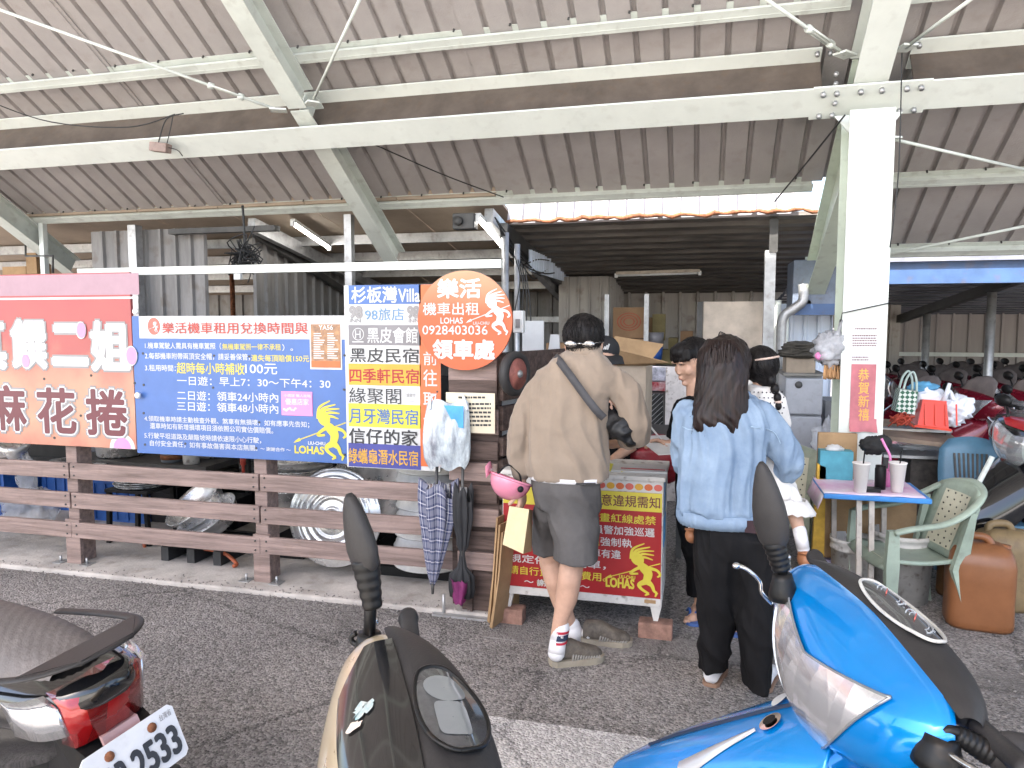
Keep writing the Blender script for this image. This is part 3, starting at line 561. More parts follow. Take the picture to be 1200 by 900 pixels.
# --- lodging list
c = cr(230 / 796, 390, 300)
o = board('lodging_list', 'tall board listing nine guest houses in coloured rows', c(65, 115), c(436, 852), p_white, Y=YF - .012)
Yl = YF - .034
rows = [(115, 196, p_blue), (280, 361, p_grey), (440, 522, p_amber), (605, 690, p_lem), (770, 852, p_navy)]
for a, b, mt in rows: m = MB(); rect(m, c(65.5, a), c(357, b), Yl, .002, .0005); obj('row_panel', m, mt, o)
m = MB(); rect(m, c(357, 115), c(435.5, 852), Yl, .002, .0005); st = obj('orange_strip', m, p_or, o)
for ch, a, b in (('前', 388, 442), ('往', 460, 528), ('取', 553, 612), ('車', 650, 715)): write('lettering', ch, c(369, a), c(424, b), Yl, p_white, st, .012, .004)
for body, x0, y0, x1, y1, mt, bd in (('杉板灣', 78, 126, 262, 190, p_white, .022), ('Villa', 268, 134, 354, 186, p_white, .02), ('98旅店', 132, 212, 290, 262, p_steel, .004), ('98', 70, 205, 118, 250, p_lgrey, .06), ('INN', 70, 254, 114, 270, p_lgrey, .01), ('98', 305, 205, 350, 250, p_lgrey, .06), ('INN', 308, 254, 350, 270, p_lgrey, .01), ('黑皮會館', 142, 290, 345, 352, p_white, .012), ('H', 92, 302, 114, 333, p_white, .0), ('黑皮民宿', 72, 372, 350, 430, p_dark, .012), ('四季軒民宿', 70, 455, 350, 512, p_red, .02), ('緣聚閣', 68, 532, 278, 596, p_dark, .0), ('月牙灣民宿', 68, 615, 347, 676, p_blue, .012), ('信仔的家', 68, 697, 345, 758, p_dark, .02), ('綠蠵龜潛水民宿', 66, 778, 347, 838, p_amber, .01)):
    write('lettering', body, c(x0, y0), c(x1, y1), Yl, mt, o, bd, .004)
def hoop(p, r0, r1, Y, mat, parent, name='ring_mark'):
    a = W(p[0], p[1], Y); m = MB(); n = 28
    m.loft([[(a.x + r * math.cos(2 * math.pi * i / n), Y, a.z + r * math.sin(2 * math.pi * i / n)) for i in range(n)] for r in (r0, r1)], (False, False), True, False); return obj(name, m, mat, parent)
hoop(c(103, 317), .033, .037, Yl - .004, p_white, o); hoop(c(318, 565), .037, .0385, Yl - .004, p_lgrey, o); write('lettering', '緣聚宅', c(300, 556), c(336, 572), Yl, p_lgrey, o, 0, .004)
m = MB(); rect(m, c(80, 346), c(126, 350), Yl, .001, .003); obj('underline', m, p_white, o)
screws(o, [c(48, 403), c(48, 542), c(48, 806), c(424, 550)], Yl)
# --- round orange pick-up sign
Yc = 3.84; a = W(*c(533, 262), Yc); rad = (W(*c(730, 262), Yc) - a).x * .99
o = MB(); o.lathe([(0, 0), (rad, 0), (rad, .02), (0, .02)], (a.x, Yc + .02, a.z), 64, V(0, -1, 0))
for i in range(len(o.sm)): o.sm[i] = False
def fade_mat():
    m = M('round_print', (.8, .2, .065), .32, var=.04); n = m.node_tree.nodes; L = m.node_tree.links; p = n['Principled BSDF']
    tc = n.new('ShaderNodeTexCoord'); sp = n.new('ShaderNodeSeparateXYZ'); L.new(tc.outputs['Object'], sp.inputs[0]); no = n.new('ShaderNodeTexNoise'); no.inputs['Scale'].default_value = 5; L.new(tc.outputs['Object'], no.inputs['Vector'])
    ad = n.new('ShaderNodeMath'); ad.operation = 'MULTIPLY_ADD'; L.new(no.outputs['Fac'], ad.inputs[0]); ad.inputs[1].default_value = .12; L.new(sp.outputs['Z'], ad.inputs[2])
    mr = n.new('ShaderNodeMapRange'); mr.inputs[1].default_value = 1.78; mr.inputs[2].default_value = 2.03; L.new(ad.outputs[0], mr.inputs[0])
    mx = n.new('ShaderNodeMix'); mx.data_type = 'RGBA'; mx.inputs['A'].default_value = (.5, .095, .03, 1); mx.inputs['B'].default_value = (.5, .28, .16, 1); L.new(mr.outputs[0], mx.inputs['Factor']); L.new(mx.outputs['Result'], p.inputs['Base Color']); return m
o = tag(obj('round_sign', o, fade_mat()), 'round orange scooter pick-up sign with white lettering', 'sign')
for body, x0, y0, x1, y1, bd in (('樂活', 426, 95, 600, 170, .035), ('機車出租', 367, 190, 594, 240, .012), ('LOHAS', 438, 250, 528, 274, .02), ('0928403036', 365, 282, 628, 318, .006), ('領車處', 408, 340, 655, 415, .04), ('LIU-CHIU', 570, 266, 635, 278, .01)):
    write('lettering', body, c(x0, y0), c(x1, y1), Yc, p_white, o, bd, .003)
dancer('dancer_mark', c(540, 130), c(722, 318), Yc, p_white, o)
# --- notices on the post and column
def paper(name, label, p0, p1, Y, mat=None, lines=(), bar=.5, seed=1, cat='notice', ink=None):
    m = MB(); rect(m, p0, p1, Y, .0015); o = tag(obj(name, m, mat or p_white), label, cat); rnd = random.Random(seed); m = MB()
    for (y0, y1, x0, x1, n) in lines:
        for i in range(n):
            y = y0 + (y1 - y0) * i / max(1, n - 1); x = x0
            while x < x1 - .02:
                e = min(x1, x + rnd.uniform(.03, .09)); f = lambda u, v: (p0[0] + (p1[0] - p0[0]) * u, p0[1] + (p1[1] - p0[1]) * v)
                rect(m, f(x, y), f(e, y + bar), Y, .0008, .002); x = e + .015
    if m.v: obj('printed_lines', m, ink or p_dark, o)
    return o
paper('paper_notice', 'pale yellow printed notice screwed to the brown plank post', (523, 461), (580, 506), 3.86, pm('old_paper', (.68, .6, .45)), [(.08, .08, .25, .8, 1), (.25, .8, .1, .92, 6)], .05, 2)
YC = YB - .153
o = paper('paper_notice', 'white typed notice sheet on the white column above the red couplet', (997, 382), (1030.5, 427), YC, p_white, [(.06, .06, .15, .9, 1), (.24, .5, .06, .9, 5), (.8, .87, .05, .62, 2)], .025, 3, ink=p_maroon)
m = MB(); rect(m, (995, 427), (1027, 502), YC, .002); o = tag(obj('red_couplet', m, M('faded_red_paper', (.5, .16, .18), .6, var=.12, scale=5)), 'faded red paper couplet with gold characters on the column', 'couplet')
for i, ch in enumerate('恭賀新禧'): write('lettering', ch, (1005.5, 432 + 15.5 * i), (1018, 446 + 15.5 * i), YC, p_gold, o, .01, .004)
m = MB(); a = W(1027, 502, YC); m.grid([[(W(995, 494, YC).x + .16 * i / 8, YC - .003 - .03 * max(0, j - 1) * (.4 + .3 * math.sin(i)), W(995, 490 + 5 * j, YC).z) for i in range(9)] for j in range(4)]); obj('curled_edge', m, M('faded_red_paper', (0, 0, 0)), o)
# ------------------------------------------------------------- fence, planked corner post, hanging things
yf0 = 4.06
fence = thing('plank_fence', 'brown three-rail fence of grained plastic planks along the kerb', 'fence', (-3, yf0, 0))
posts = [W(x, 600, yf0).x for x in (88, 308)]; posts = [posts[0] - (posts[1] - posts[0])] + posts
for i, X in enumerate(posts):
    m = MB(); m.span((X - .055, yf0 + .0, .03), (X + .035, yf0 + .13, 1.0), .004); m.span((X - .058, yf0 - .03, .03), (X + .06, yf0 - .002, .34), .003); p = obj('post', m, wood_brown, fence)
    m = MB()
    for sx in (-.12, .1): m.span((X + sx - .035, yf0 - .06, .03), (X + sx + .035, yf0 + .02, .036)); m.cyl((X + sx, yf0 - .02, .03), (X + sx, yf0 - .02, .075), .008, n=6)
    obj('foot_bracket', m, galv, p)
xs = [posts[0] - .05] + posts[1:] + [W(552, 600, yf0).x]
for k in range(len(xs) - 1):
    for zt in (.735, .53, .325):
        m = MB(); j = random.Random(k * 7 + int(zt * 100)).uniform(-.006, .006)
        m.box(((xs[k] + xs[k + 1]) / 2, yf0 - .018, zt - .055 + j), (xs[k + 1] - xs[k] - .012, .03, .108), Matrix.Rotation(random.Random(k + int(zt * 50)).uniform(-.006, .006), 3, 'Y'), .004)
        q = obj('rail', m, wood_brown, fence); s = MB()
        for X in (xs[k] + .04, xs[k + 1] - .04):
            for dz in (-.03, .03): s.cyl((X, yf0 - .033, zt - .055 + dz), (X, yf0 - .038, zt - .055 + dz), .006, n=8)
        obj('screw', s, dark_steel, q)
m = MB(); a, b = W(165, 318, 4.2), W(588, 313, 4.2); m.bar((a.x - .5, 4.2, a.z), (b.x, 4.2, a.z + .0), .045, .05); o = tag(obj('top_rail', m, steel_white), 'long pale steel tube running above the signboards', 'rail')
for x in (200, 420): 
    pass
post = thing('planked_corner', 'dark brown corner post clad in short horizontal planks', 'post', (-1.1, 3.95, 0))
xl, xr = W(527, 600, 3.9).x, W(583, 600, 3.9).x
m = MB(); m.span((xl + .06, 3.93, .03), (xr - .0, 4.02, 1.52), .004); m.span((xl + .1, 3.91, .02), (xl + .13, 3.925, .3)); obj('inner_post', m, wood_dark, post)
z = .36; i = 0
for zz in (.33, .455, .585, .72, .845, .97, 1.13, 1.3, 1.43):
    m = MB(); hgt = .105 if zz < 1.1 else .14; dx = random.Random(i).uniform(-.006, .006)
    m.box(((xl + xr) / 2 + dx + (.02 if zz < .7 else 0), 3.915, zz), (xr - xl - (.04 if zz < .7 else 0), .028, hgt), None, .004); obj('plank', m, wood_dark if i % 2 else wood_brown, post)
    m = MB(); m.bar((xr + .012, 3.93, zz + .02), (xr + .25, 4.75, zz + .02), .03, hgt, bev=.004); obj('side_plank', m, wood_dark, post); i += 1
m = MB(); m.span((xr + .16, 4.5, .02), (xr + .26, 4.6, 1.5)); m.span((xl - .02, 4.0, .02), (xl + .04, 4.06, 1.52)); obj('rear_post', m, wood_dark, post)
m = MB(); m.span((xl - .1, 3.86, .0), (xr + .1, 3.98, .012)); 
for X in (xl - .04, xr + .05): m.cyl((X, 3.9, 0), (X, 3.9, .12), .009, n=8)
obj('base_plate', m, galv, post)
# papers on the side of the corner
for i, (p0, p1) in enumerate((((584, 452), (607, 512)), ((592, 415), (612, 455)))):
    m = MB(); a = W(p0[0], p1[1], 3.99 + i * .2); b = W(p1[0], p0[1], 4.02 + i * .2)
    m.prism([(a.x + .0, 3.93 + .25 * i, a.z), (a.x + .09, 4.25 + .25 * i, a.z + .03), (a.x + .09, 4.25 + .25 * i, b.z), (a.x, 3.93 + .25 * i, b.z - .01)], .002, V(-.95, .3, 0))
    q = tag(obj('paper_notice', m, pm('blue_print_paper', (.5, .56, .62), var=.25) if i else pm('news_paper', (.5, .5, .5), var=.2)), ['grey printed sheet on the side planks behind the round sign', 'blue and white leaflet on the side planks near the man'][i], 'notice')
# round red disc with black rim
a = W(603, 438, 3.88); ax = V(.93, -.37, 0).normalized(); t = thing('round_reflector', 'round red disc with thick black rim on the corner post', 'disc', a)
m = MB(); m.lathe([(.08, -.02), (.118, -.02), (.125, 0), (.118, .025), (.09, .03), (.085, .02), (.08, -.01)], a, 36, ax, (False, False)); obj('rim', m, M('rubber', (.03, .028, .028), .6, var=.1), t)
m = MB(); m.lathe([(0, .0), (.088, 0), (.088, .022), (.03, .026), (.028, .034), (0, .036)], a, 36, ax); q = obj('disc', m, M('faded_red_disc', (.42, .15, .12), .6, var=.2, scale=14), t)
m = MB(); m.lathe([(0, .03), (.022, .034), (.018, .045), (0, .047)], a, 14, ax); obj('hub', m, galv, t)
# switch box & white panel & olive hood above the post
t = thing('switch_box', 'small white electric switch box under the lit tube', 'switch box', W(606, 376, 4.3)); a, b = W(601, 390, 4.3), W(613, 364, 4.3); m = MB(); m.span((a.x, 4.3, a.z), (b.x, 4.36, b.z), .005); obj('casing', m, white_pl, t); m = MB(); m.span((a.x + .018, 4.293, a.z + .03), (b.x - .018, 4.302, b.z - .05)); obj('rocker', m, p_lgrey, t)
a, b = W(612, 420, 5.4), W(637, 376, 5.4); m = MB(); m.span((a.x, 5.4, a.z), (b.x, 5.42, b.z)); tag(obj('white_hoarding', m, p_white), 'plain white panel standing behind the man, left of his head', 'panel')
a = W(645, 420, 5.0); m = MB(); m.prism([(a.x - .03, 5.0, a.z - .05), (a.x + .07, 5.0, a.z - .05), (a.x + .06, 5.0, W(652, 392, 5).z), (a.x + .0, 5.0, W(648, 392, 5).z)], .02); tag(obj('tent_card', m, p_white), 'white folded standing card just left of the man\'s head', 'card')
m = MB(); rnd = random.Random(12)
for k in range(9):
    p = W(580 + k * 2.2, 255 + k * 4, 6.2 + k * .05); q = W(640 + rnd.uniform(-12, 10), 318 + rnd.uniform(-14, 10), 8.4)
    m.tube(smoothpath([p, p.lerp(q, .3) + V(rnd.uniform(-.04, .04), 0, -rnd.uniform(.05, .2)), p.lerp(q, .7) + V(rnd.uniform(-.03, .03), 0, -rnd.uniform(0, .12)), q]), .008, 5)
for k in range(4):
    p = W(603 + k * 4, 300 + 4 * k, 6.4); m.tube(smoothpath([p, p + V(.05, 0, -.2 - .05 * k), p + V(.02 * k, 0, -.5 - .08 * k)]), .006, 5)
tag(obj('cable_bundle', m, cable), 'bundle of tangled black cables along the shed edge beam', 'cables')
# tangle of wire over the blue board
p = W(286, 300, 5.9); m = MB(); rnd = random.Random(5)
for k in range(26):
    pts = [p + V(rnd.gauss(0, .07), rnd.gauss(0, .05), rnd.gauss(0, .075)) for _ in range(6)]; m.tube(smoothpath(pts, 4), .006, 5)
m.tube(smoothpath([p, p + V(.01, 0, .2), p + V(.0, 0, .45)]), .012, 6); m.tube(smoothpath([p + V(.03, 0, -.05), p + V(.06, 0, -.16), p + V(.03, 0, -.24)]), .006, 6)
tag(obj('wire_tangle', m, cable), 'tangled ball of black wire hanging under the canopy edge', 'wire')
m = MB(); q = W(279, 322, 5.85); m.box(q, (.07, .04, .09), None, .006); tag(obj('socket_box', m, white_pl), 'small white socket hanging below the wire tangle', 'socket')
# camera box near the lit tube
m = MB(); a = W(545, 260, 6.3); m.box(a, (.2, .12, .14), None, .01); m.cyl(a + V(-.04, -.06, 0), a + V(-.04, -.11, 0), .04); tag(obj('floodlight', m, dark_steel), 'dark floodlight box under the canopy edge by the lit tube', 'floodlight')
# --- umbrellas
def check_mat():
    m = M('plaid_cloth', (.03, .045, .13), .75, var=0); n = m.node_tree.nodes; L = m.node_tree.links; p = n['Principled BSDF']
    uv = n.new('ShaderNodeUVMap'); sp = n.new('ShaderNodeSeparateXYZ'); L.new(uv.outputs[0], sp.inputs[0]); tot = None
    for ax, fr, th in ((0, 5.0, .1), (1, 9.0, .1), (0, 5.0, .5), (1, 9.0, .5)):
        a = n.new('ShaderNodeMath'); a.operation = 'MULTIPLY_ADD'; L.new(sp.outputs[ax], a.inputs[0]); a.inputs[1].default_value = fr; a.inputs[2].default_value = .3 if th < .3 else 0
        f = n.new('ShaderNodeMath'); f.operation = 'FRACT'; L.new(a.outputs[0], f.inputs[0]); l = n.new('ShaderNodeMath'); l.operation = 'LESS_THAN'; L.new(f.outputs[0], l.inputs[0]); l.inputs[1].default_value = th
        k = n.new('ShaderNodeMath'); k.operation = 'MULTIPLY'; L.new(l.outputs[0], k.inputs[0]); k.inputs[1].default_value = .5 if th < .3 else .13
        if tot is None: tot = k
        else: s = n.new('ShaderNodeMath'); s.operation = 'ADD'; L.new(tot.outputs[0], s.inputs[0]); L.new(k.outputs[0], s.inputs[1]); tot = s
    mx = n.new('ShaderNodeMix'); mx.data_type = 'RGBA'; mx.inputs['A'].default_value = (.022, .032, .1, 1); mx.inputs['B'].default_value = (.62, .6, .62, 1); L.new(tot.outputs[0], mx.inputs['Factor']); L.new(mx.outputs['Result'], p.inputs['Base Color']); return m
def folded_umbrella(name, label, top, tip, wd, mat, folds=8, uvd=False, flare=None):
    top, tip = Vector(top), Vector(tip); t = thing(name, label, 'umbrella', tip, 'umbrellas hanging on the fence')
    ax = (tip - top); n = 64; rings = []; ks = 14; uvs = []
    for k in range(ks + 1):
        u = k / ks; r = flare(u) if flare else wd * (.78 + .22 * math.sin(min(1, u * 3) * math.pi / 2)) * (1 - u) ** .85 + .012; ring = []
        for i in range(n):
            th = 2 * math.pi * i / n; fold = abs(math.sin(th * folds / 2)); q = r * (.62 + .42 * fold) + .004 * nz((math.cos(th), math.sin(th), u * 4), 2)
            edge = (.035 * math.sin(th * folds / 2 + .6) + .03 * math.sin(th * 2)) * (1 - u) ** 3
            ring.append(top + ax * u + V(math.cos(th + .5 * u) * q, math.sin(th + .5 * u) * q * .5, edge)); uvs.append((i / n * folds / 2, u))
        rings.append(ring)
    m = MB(); m.grid(rings, True, True); me = m.mesh('cloth')
    ul = me.uv_layers.new(name='UVMap')
    for pl in me.polygons:
        iv = [me.loops[li].vertex_index for li in pl.loop_indices]
        for li, vi in zip(pl.loop_indices, iv):
            a, b = uvs[vi]
            if a < .5 and max(uvs[v][0] for v in iv) > folds / 4 + 1: a += folds / 2
            ul.data[li].uv = (a, b)
    solid(link('cloth', me, mat, t), .003)
    m = MB(); m.cyl(top + V(0, 0, .3), tip - V(0, 0, .02), .009, n=10); obj('shaft', m, dark_steel, t)
    m = MB(); m.cyl(tip + V(0, 0, .01), tip - V(0, 0, .05), .011, .008, 10); obj('tip', m, dark_steel, t)
    m = MB(); p = top + V(0, 0, .3); m.tube([p - V(0, 0, .16), p - V(0, 0, .02)], .014, 10); m.tube(smoothpath([p, p + V(0, .02, .06), p + V(.0, .06, .07), p + V(0, .08, .02)]), .012, 10); obj('handle', m, M('black_handle', (.025, .025, .025), .4, var=0), t)
    m = MB()
    for i in range(folds): th = 2 * math.pi * i / folds; m.cyl(top + V(math.cos(th) * wd * .45, math.sin(th) * wd * .25, .02), top + V(math.cos(th) * wd * .5, math.sin(th) * wd * .28, -.06), .003, n=5)
    obj('rib_ends', m, galv, t); return t
folded_umbrella('folded_umbrella', 'navy and white checked umbrella hanging point down on the fence', W(514, 570, 3.88), W(507, 686, 3.88), .135, check_mat(), 8)
folded_umbrella('folded_umbrella', 'black furled umbrella with magenta hem beside the checked umbrella', W(543, 575, 3.84), W(541, 700, 3.84), .04, M('black_cloth', (.02, .02, .022), .7, var=.2), 8, flare=lambda u: .05 + .014 * math.sin(u * 9) - (.022 if .55 < u < .72 else 0) + (.012 if u > .78 else 0))
p = W(540, 690, 3.83); me = MB(); me.grid([[p + V(.058 * math.cos(i * math.pi / 10) * (1 - .1 * j) * (.8 + .3 * math.sin(i * 2.1 + j)), .035 * math.sin(i * math.pi / 10) * (.85 + .3 * math.sin(i * 1.9)) - .015, .055 - j * .026 + .012 * math.sin(i * 2.7)) for i in range(20)] for j in range(6)], True, True)
tag(obj('magenta_hem', me, M('magenta_cloth', (.22, .03, .13), .6, var=.2)), 'crumpled magenta cloth at the foot of the black umbrella', 'cloth')
# ------------------------------------------------------------- goods
alu = M('aluminium', (.78, .77, .76), .27, metal=.7, var=.1, scale=7, bump=.12, bscale=12, dirt=.15)
cardb = M('cardboard', (.36, .23, .12), .85, var=.12, scale=4, dirt=.15); cardb_grey = M('grey_cardboard', (.27, .2, .15), .85, var=.15, scale=4)
crate_blue = M('blue_crate', (.02, .09, .33), .45, var=.15); black_pl = M('black_plastic', (.014, .014, .015), .45, var=.2, spec=.2); film = M('clear_film', (.8, .82, .86), .18, var=.1, alpha=.38)
hose_or = M('orange_hose', (.42, .1, .04), .45); bag_white = M('bag_white', (.78, .8, .86), .35, var=.1, bump=.5, bscale=30); pail = M('white_pail', (.55, .53, .5), .5, var=.1, dirt=.6)
alu_b = M('brushed_aluminium', (.8, .79, .78), .34, metal=.25, var=.08, scale=7, bump=.15, bscale=14)
def crumple(mb, c, r, sc, seed, amp=.35, n=36, m=24, fr=3.2):
    c = Vector(c); rings = []
    for k in range(m + 1):
        t = math.pi * k / m - math.pi / 2; ring = []
        for i in range(n):
            th = 2 * math.pi * i / n; d = V(math.cos(t) * math.cos(th), math.cos(t) * math.sin(th), math.sin(t))
            q = 1 + amp * (nz(d, fr, seed) + .6 * abs(nz(d, fr * 2.3, seed + 5)) + .25 * nz(d, fr * 5, seed + 9)); p = d * (r * q); ring.append(c + V(p.x * sc[0], p.y * sc[1], p.z * sc[2]))
        rings.append(ring)
    return mb.loft(rings, (True, True))
def basin(name, label, c, r, h, mat=alu, axis=None, cat='basin', group=None, flip=False):
    if flip: c = (c[0], c[1], c[2] + h); axis = (0, 0, -1)
    m = MB(); m.lathe([(0, 0), (r * .86, 0), (r * .9, .015), (r * .96, h * .6), (r * .98, h * .62), (r, h * .95), (r * 1.04, h), (r * 1.04, h + .008), (r * .97, h - .01), (r * .9, .02), (0, .012)], c, 48, axis)
    return tag(obj(name, m, mat), label, cat, group)
# --- behind the fence
sx = W(505, 650, 4.5); zs = [.1, .22, .31, .4, .49, .585, .66, .73]; gb = 'aluminium basins stacked behind the fence'
for i, z in enumerate(zs): basin('aluminium_basin', ['lowest and widest basin of the stack behind the checked umbrella', 'second lowest aluminium basin of the stack behind the umbrella', 'third aluminium basin from the floor behind the umbrella', 'fourth aluminium basin from the floor behind the umbrella', 'fifth aluminium basin from the floor behind the umbrella', 'sixth aluminium basin from the floor behind the umbrella', 'second from top aluminium basin behind the umbrella', 'topmost aluminium basin of the stack under the lodging list'][i], (sx.x + .01 * math.sin(i * 3), 4.52 + .01 * math.cos(i * 5), z), (.25, .245, .23, .235, .225, .23, .22, .225)[i], .085 if i else .11, mat=alu_b, group=gb, flip=True)
m = MB(); m.span((sx.x - .3, 4.35, .03), (sx.x + .35, 4.8, .09)); tag(obj('dark_plinth', m, black_pl), 'dark flat plinth under the stack of aluminium basins', 'plinth')
for i, (px, Y_, zz, rr_) in enumerate(((345, 4.85, .35, .27), (432, 4.95, .42, .26), (250, 5.2, .6, .24))):
    X_ = W(px, 600, Y_).x
    for k in range(4): basin('aluminium_basin', 'one of the big aluminium basins nested behind the round lid and tilted basins', (X_ + .012 * k, Y_, zz + .07 * k), rr_ - .006 * k, .12, group='nested aluminium basins')
c = W(393, 606, 4.34); ax = V(.05, -1, .16).normalized(); t = thing('leaning_lid', 'big round aluminium lid with concentric rings leaning behind the fence', 'lid', c)
pr = [(0, .05)]; r = 0.
for k in range(1, 34):
    r = .31 * k / 33; pr.append((r, .05 - .03 * (r / .31) ** 2 + (.008 if k in (6, 7, 14, 15, 19, 20, 24, 25, 28) else 0)))
pr += [(.318, .012), (.325, .016), (.327, .0), (.3, -.002), (0, -.002)]
m = MB(); m.lathe(pr, c, 64, ax); obj('disc', m, alu, t); m = MB(); p = c + ax * .05; m.tube(smoothpath([p + V(-.07, 0, 0), p + V(-.06, 0, 0) + ax * .035, p + V(.06, 0, 0) + ax * .035, p + V(.07, 0, 0)]), .009, 8); obj('handle', m, alu, t)
basin('aluminium_pot', 'wide aluminium pot half hidden behind the big round lid', (c.x + .22, 4.75, .35), .26, .42, cat='pot')
p = W(137, 545, 4.95); basin('steamer_pot', 'large silver cooking pot behind the left fence post', (p.x, 5.0, .6), .2, .24, cat='pot')
m = MB(); m.span((p.x - .35, 4.75, .55), (p.x + 1.0, 5.4, .595)); 
for a in (p.x - .3, p.x + .95):
    for b in (4.8, 5.35): m.span((a - .02, b - .02, .03), (a + .02, b + .02, .55))
tag(obj('low_bench', m, dark_steel), 'low dark metal bench carrying the silver cooking pot', 'bench')
m = MB(); q = W(203, 548, 4.9); m.lathe([(0, 0), (.085, 0), (.1, .17), (.105, .175), (.095, .172), (.08, .01), (0, .01)], (q.x, 4.9, .595), 24); o = tag(obj('grey_bucket', m, M('grey_blue_pl', (.25, .28, .32), .5)), 'small grey bucket with rusty band beside the cooking pot', 'bucket')
m = MB(); m.lathe([(.087, .02), (.09, .02), (.094, .06), (.09, .06)], (q.x, 4.9, .595), 24, None, (False, False)); obj('band', m, rust, o)
q2 = W(222, 548, 4.85); m = MB(); m.lathe([(0, 0), (.06, 0), (.065, .16), (0, .16)], (q2.x + .02, 4.85, .595), 20); tag(obj('pale_canister', m, pail), 'pale canister right of the small grey bucket', 'canister')
p = W(161, 582, 4.6); t = thing('black_stool', 'black legged stool under a stack of silver trays', 'stool', (p.x, 4.65, 0)); m = MB(); m.span((p.x - .19, 4.48, .42), (p.x + .19, 4.82, .445), .005); obj('seat', m, black_pl, t)
for a in (-.16, .16):
    for b in (4.5, 4.79): m = MB(); m.bar((p.x + a, b, .42), (p.x + a * 1.12, b, .03), .03, .03); obj('leg', m, black_pl, t)
for i in range(6):
    z = .447 + .017 * i; m = MB(); m.lathe([(0, 0), (.17, 0), (.185, .014), (.19, .015), (.186, .01), (.165, .003), (0, .003)], (p.x + .008 * math.sin(i * 4), 4.65 + .006 * math.cos(i * 3), z), 40)
    tag(obj('round_tray', m, alu), 'one of six silver round trays stacked on the black stool', 'tray', 'silver trays stacked on the black stool')
q = W(114, 566, 4.75); m = MB(); m.span((q.x - .15, 4.7, .5), (q.x + .1, 4.95, .58), .008); o = tag(obj('steel_tray', m, alu), 'perforated square steel tray left of the stacked trays', 'tray'); k = MB()
for i in range(8):
    for j in range(3): k.cyl((q.x - .13 + .03 * i, 4.7, .515 + .022 * j), (q.x - .13 + .03 * i, 4.698, .515 + .022 * j), .005, n=6)
obj('holes', k, black_pl, o)
def crate(name, label, a, b, mat=crate_blue):
    a, b = Vector(a), Vector(b); m = MB(); t = .02
    m.span(a, (b.x, b.y, a.z + t)); m.span((a.x, a.y, a.z + t), (b.x, a.y + t, b.z)); m.span((a.x, b.y - t, a.z + t), (b.x, b.y, b.z)); m.span((a.x, a.y + t, a.z + t), (a.x + t, b.y - t, b.z)); m.span((b.x - t, a.y + t, a.z + t), (b.x, b.y - t, b.z))
    for k in range(5): x = a.x + (b.x - a.x) * (k + .5) / 5; m.span((x - .01, a.y - .012, a.z + .02), (x + .01, a.y - .001, b.z - .03))
    m.span((a.x - .012, a.y - .016, b.z - .03), (b.x + .012, a.y - .001, b.z)); return tag(obj(name, m, mat), label, 'crate', 'blue crates behind the fence')
x = W(130, 630, 5.0).x; crate('blue_crate', 'blue plastic crate on the floor behind the black stool', (x - .2, 5.0, .03), (x + .35, 5.4, .38)); x = W(62, 630, 5.1).x; crate('blue_crate', 'blue plastic crate behind the clear plastic bag', (x - .2, 5.2, .03), (x + .3, 5.6, .42)); x = W(2, 640, 4.9).x; crate('blue_crate', 'blue crate at the left end behind the fence', (x - .4, 4.9, .03), (x + .06, 5.3, .44))
p = W(35, 625, 4.6); m = MB(); crumple(m, (p.x, 4.6, .2), .2, (1, .7, .85), 3, .4); crumple(m, (p.x - .02, 4.62, .46), .1, (.7, .5, 1.6), 8, .5, 20, 14); tag(obj('clear_bag', m, film), 'clear plastic bag knotted on the floor behind the fence', 'plastic bag')
p = W(2, 560, 4.9); m = MB(); m.lathe([(.02, .0), (.14, .16), (.145, .16), (.02, -.01)], (p.x + .1, 4.95, .5), 24); tag(obj('wire_basin', m, alu), 'shallow silver bowl in front of the dark left corner', 'bowl')
p = W(68, 566, 4.7); m = MB(); m.lathe([(0, 0), (.06, 0), (.085, .09), (.09, .09), (.08, .085), (.05, .01), (0, .01)], (p.x, 4.75, .5), 24); tag(obj('clear_tub', m, M('tub_plastic', (.6, .6, .6), .3, alpha=.6)), 'small clear plastic tub beside the left fence post', 'tub')
for i, (px, py, ang) in enumerate(((243, 585, .55), (258, 602, .4))):
    c = W(px, py, 4.6 - .15 * i); basin('tilted_basin', ['silver foil basin tilted behind the fence, the farther of two', 'silver foil basin tilted behind the fence, the nearer of two'][i], c - V(.05, 0, .09), .22, .1, axis=V(-.35, -.5, .75 + .2 * i), group='tilted silver basins')
a = W(247, 660, 4.45); t = thing('black_pallet', 'low black plastic pallet on the concrete behind the fence', 'pallet', (a.x, 4.45, .03)); m = MB()
for k in range(6): m.span((a.x - .24, 4.25 + .075 * k, .13), (a.x + .24, 4.29 + .075 * k, .15))
for k in range(3): m.span((a.x - .24 + .21 * k, 4.24, .03), (a.x - .18 + .21 * k, 4.68, .128))
obj('deck', m, M('pallet_black', (.03, .03, .032), .5), t)
m = MB(); m.tube(smoothpath([W(168, 632, 4.5), W(172, 648, 4.45), W(186, 660, 4.42), W(205, 664, 4.4), V(W(214, 664, 4.4).x, 4.4, .045)]), .013, 8); m.tube(smoothpath([W(240, 643, 4.3), W(262, 648, 4.28), W(277, 660, 4.26), V(W(277, 668, 4.25).x, 4.22, .045)]), .013, 8); tag(obj('orange_hose', m, hose_or), 'orange brown rubber hose looping on the concrete by the pallet', 'hose')
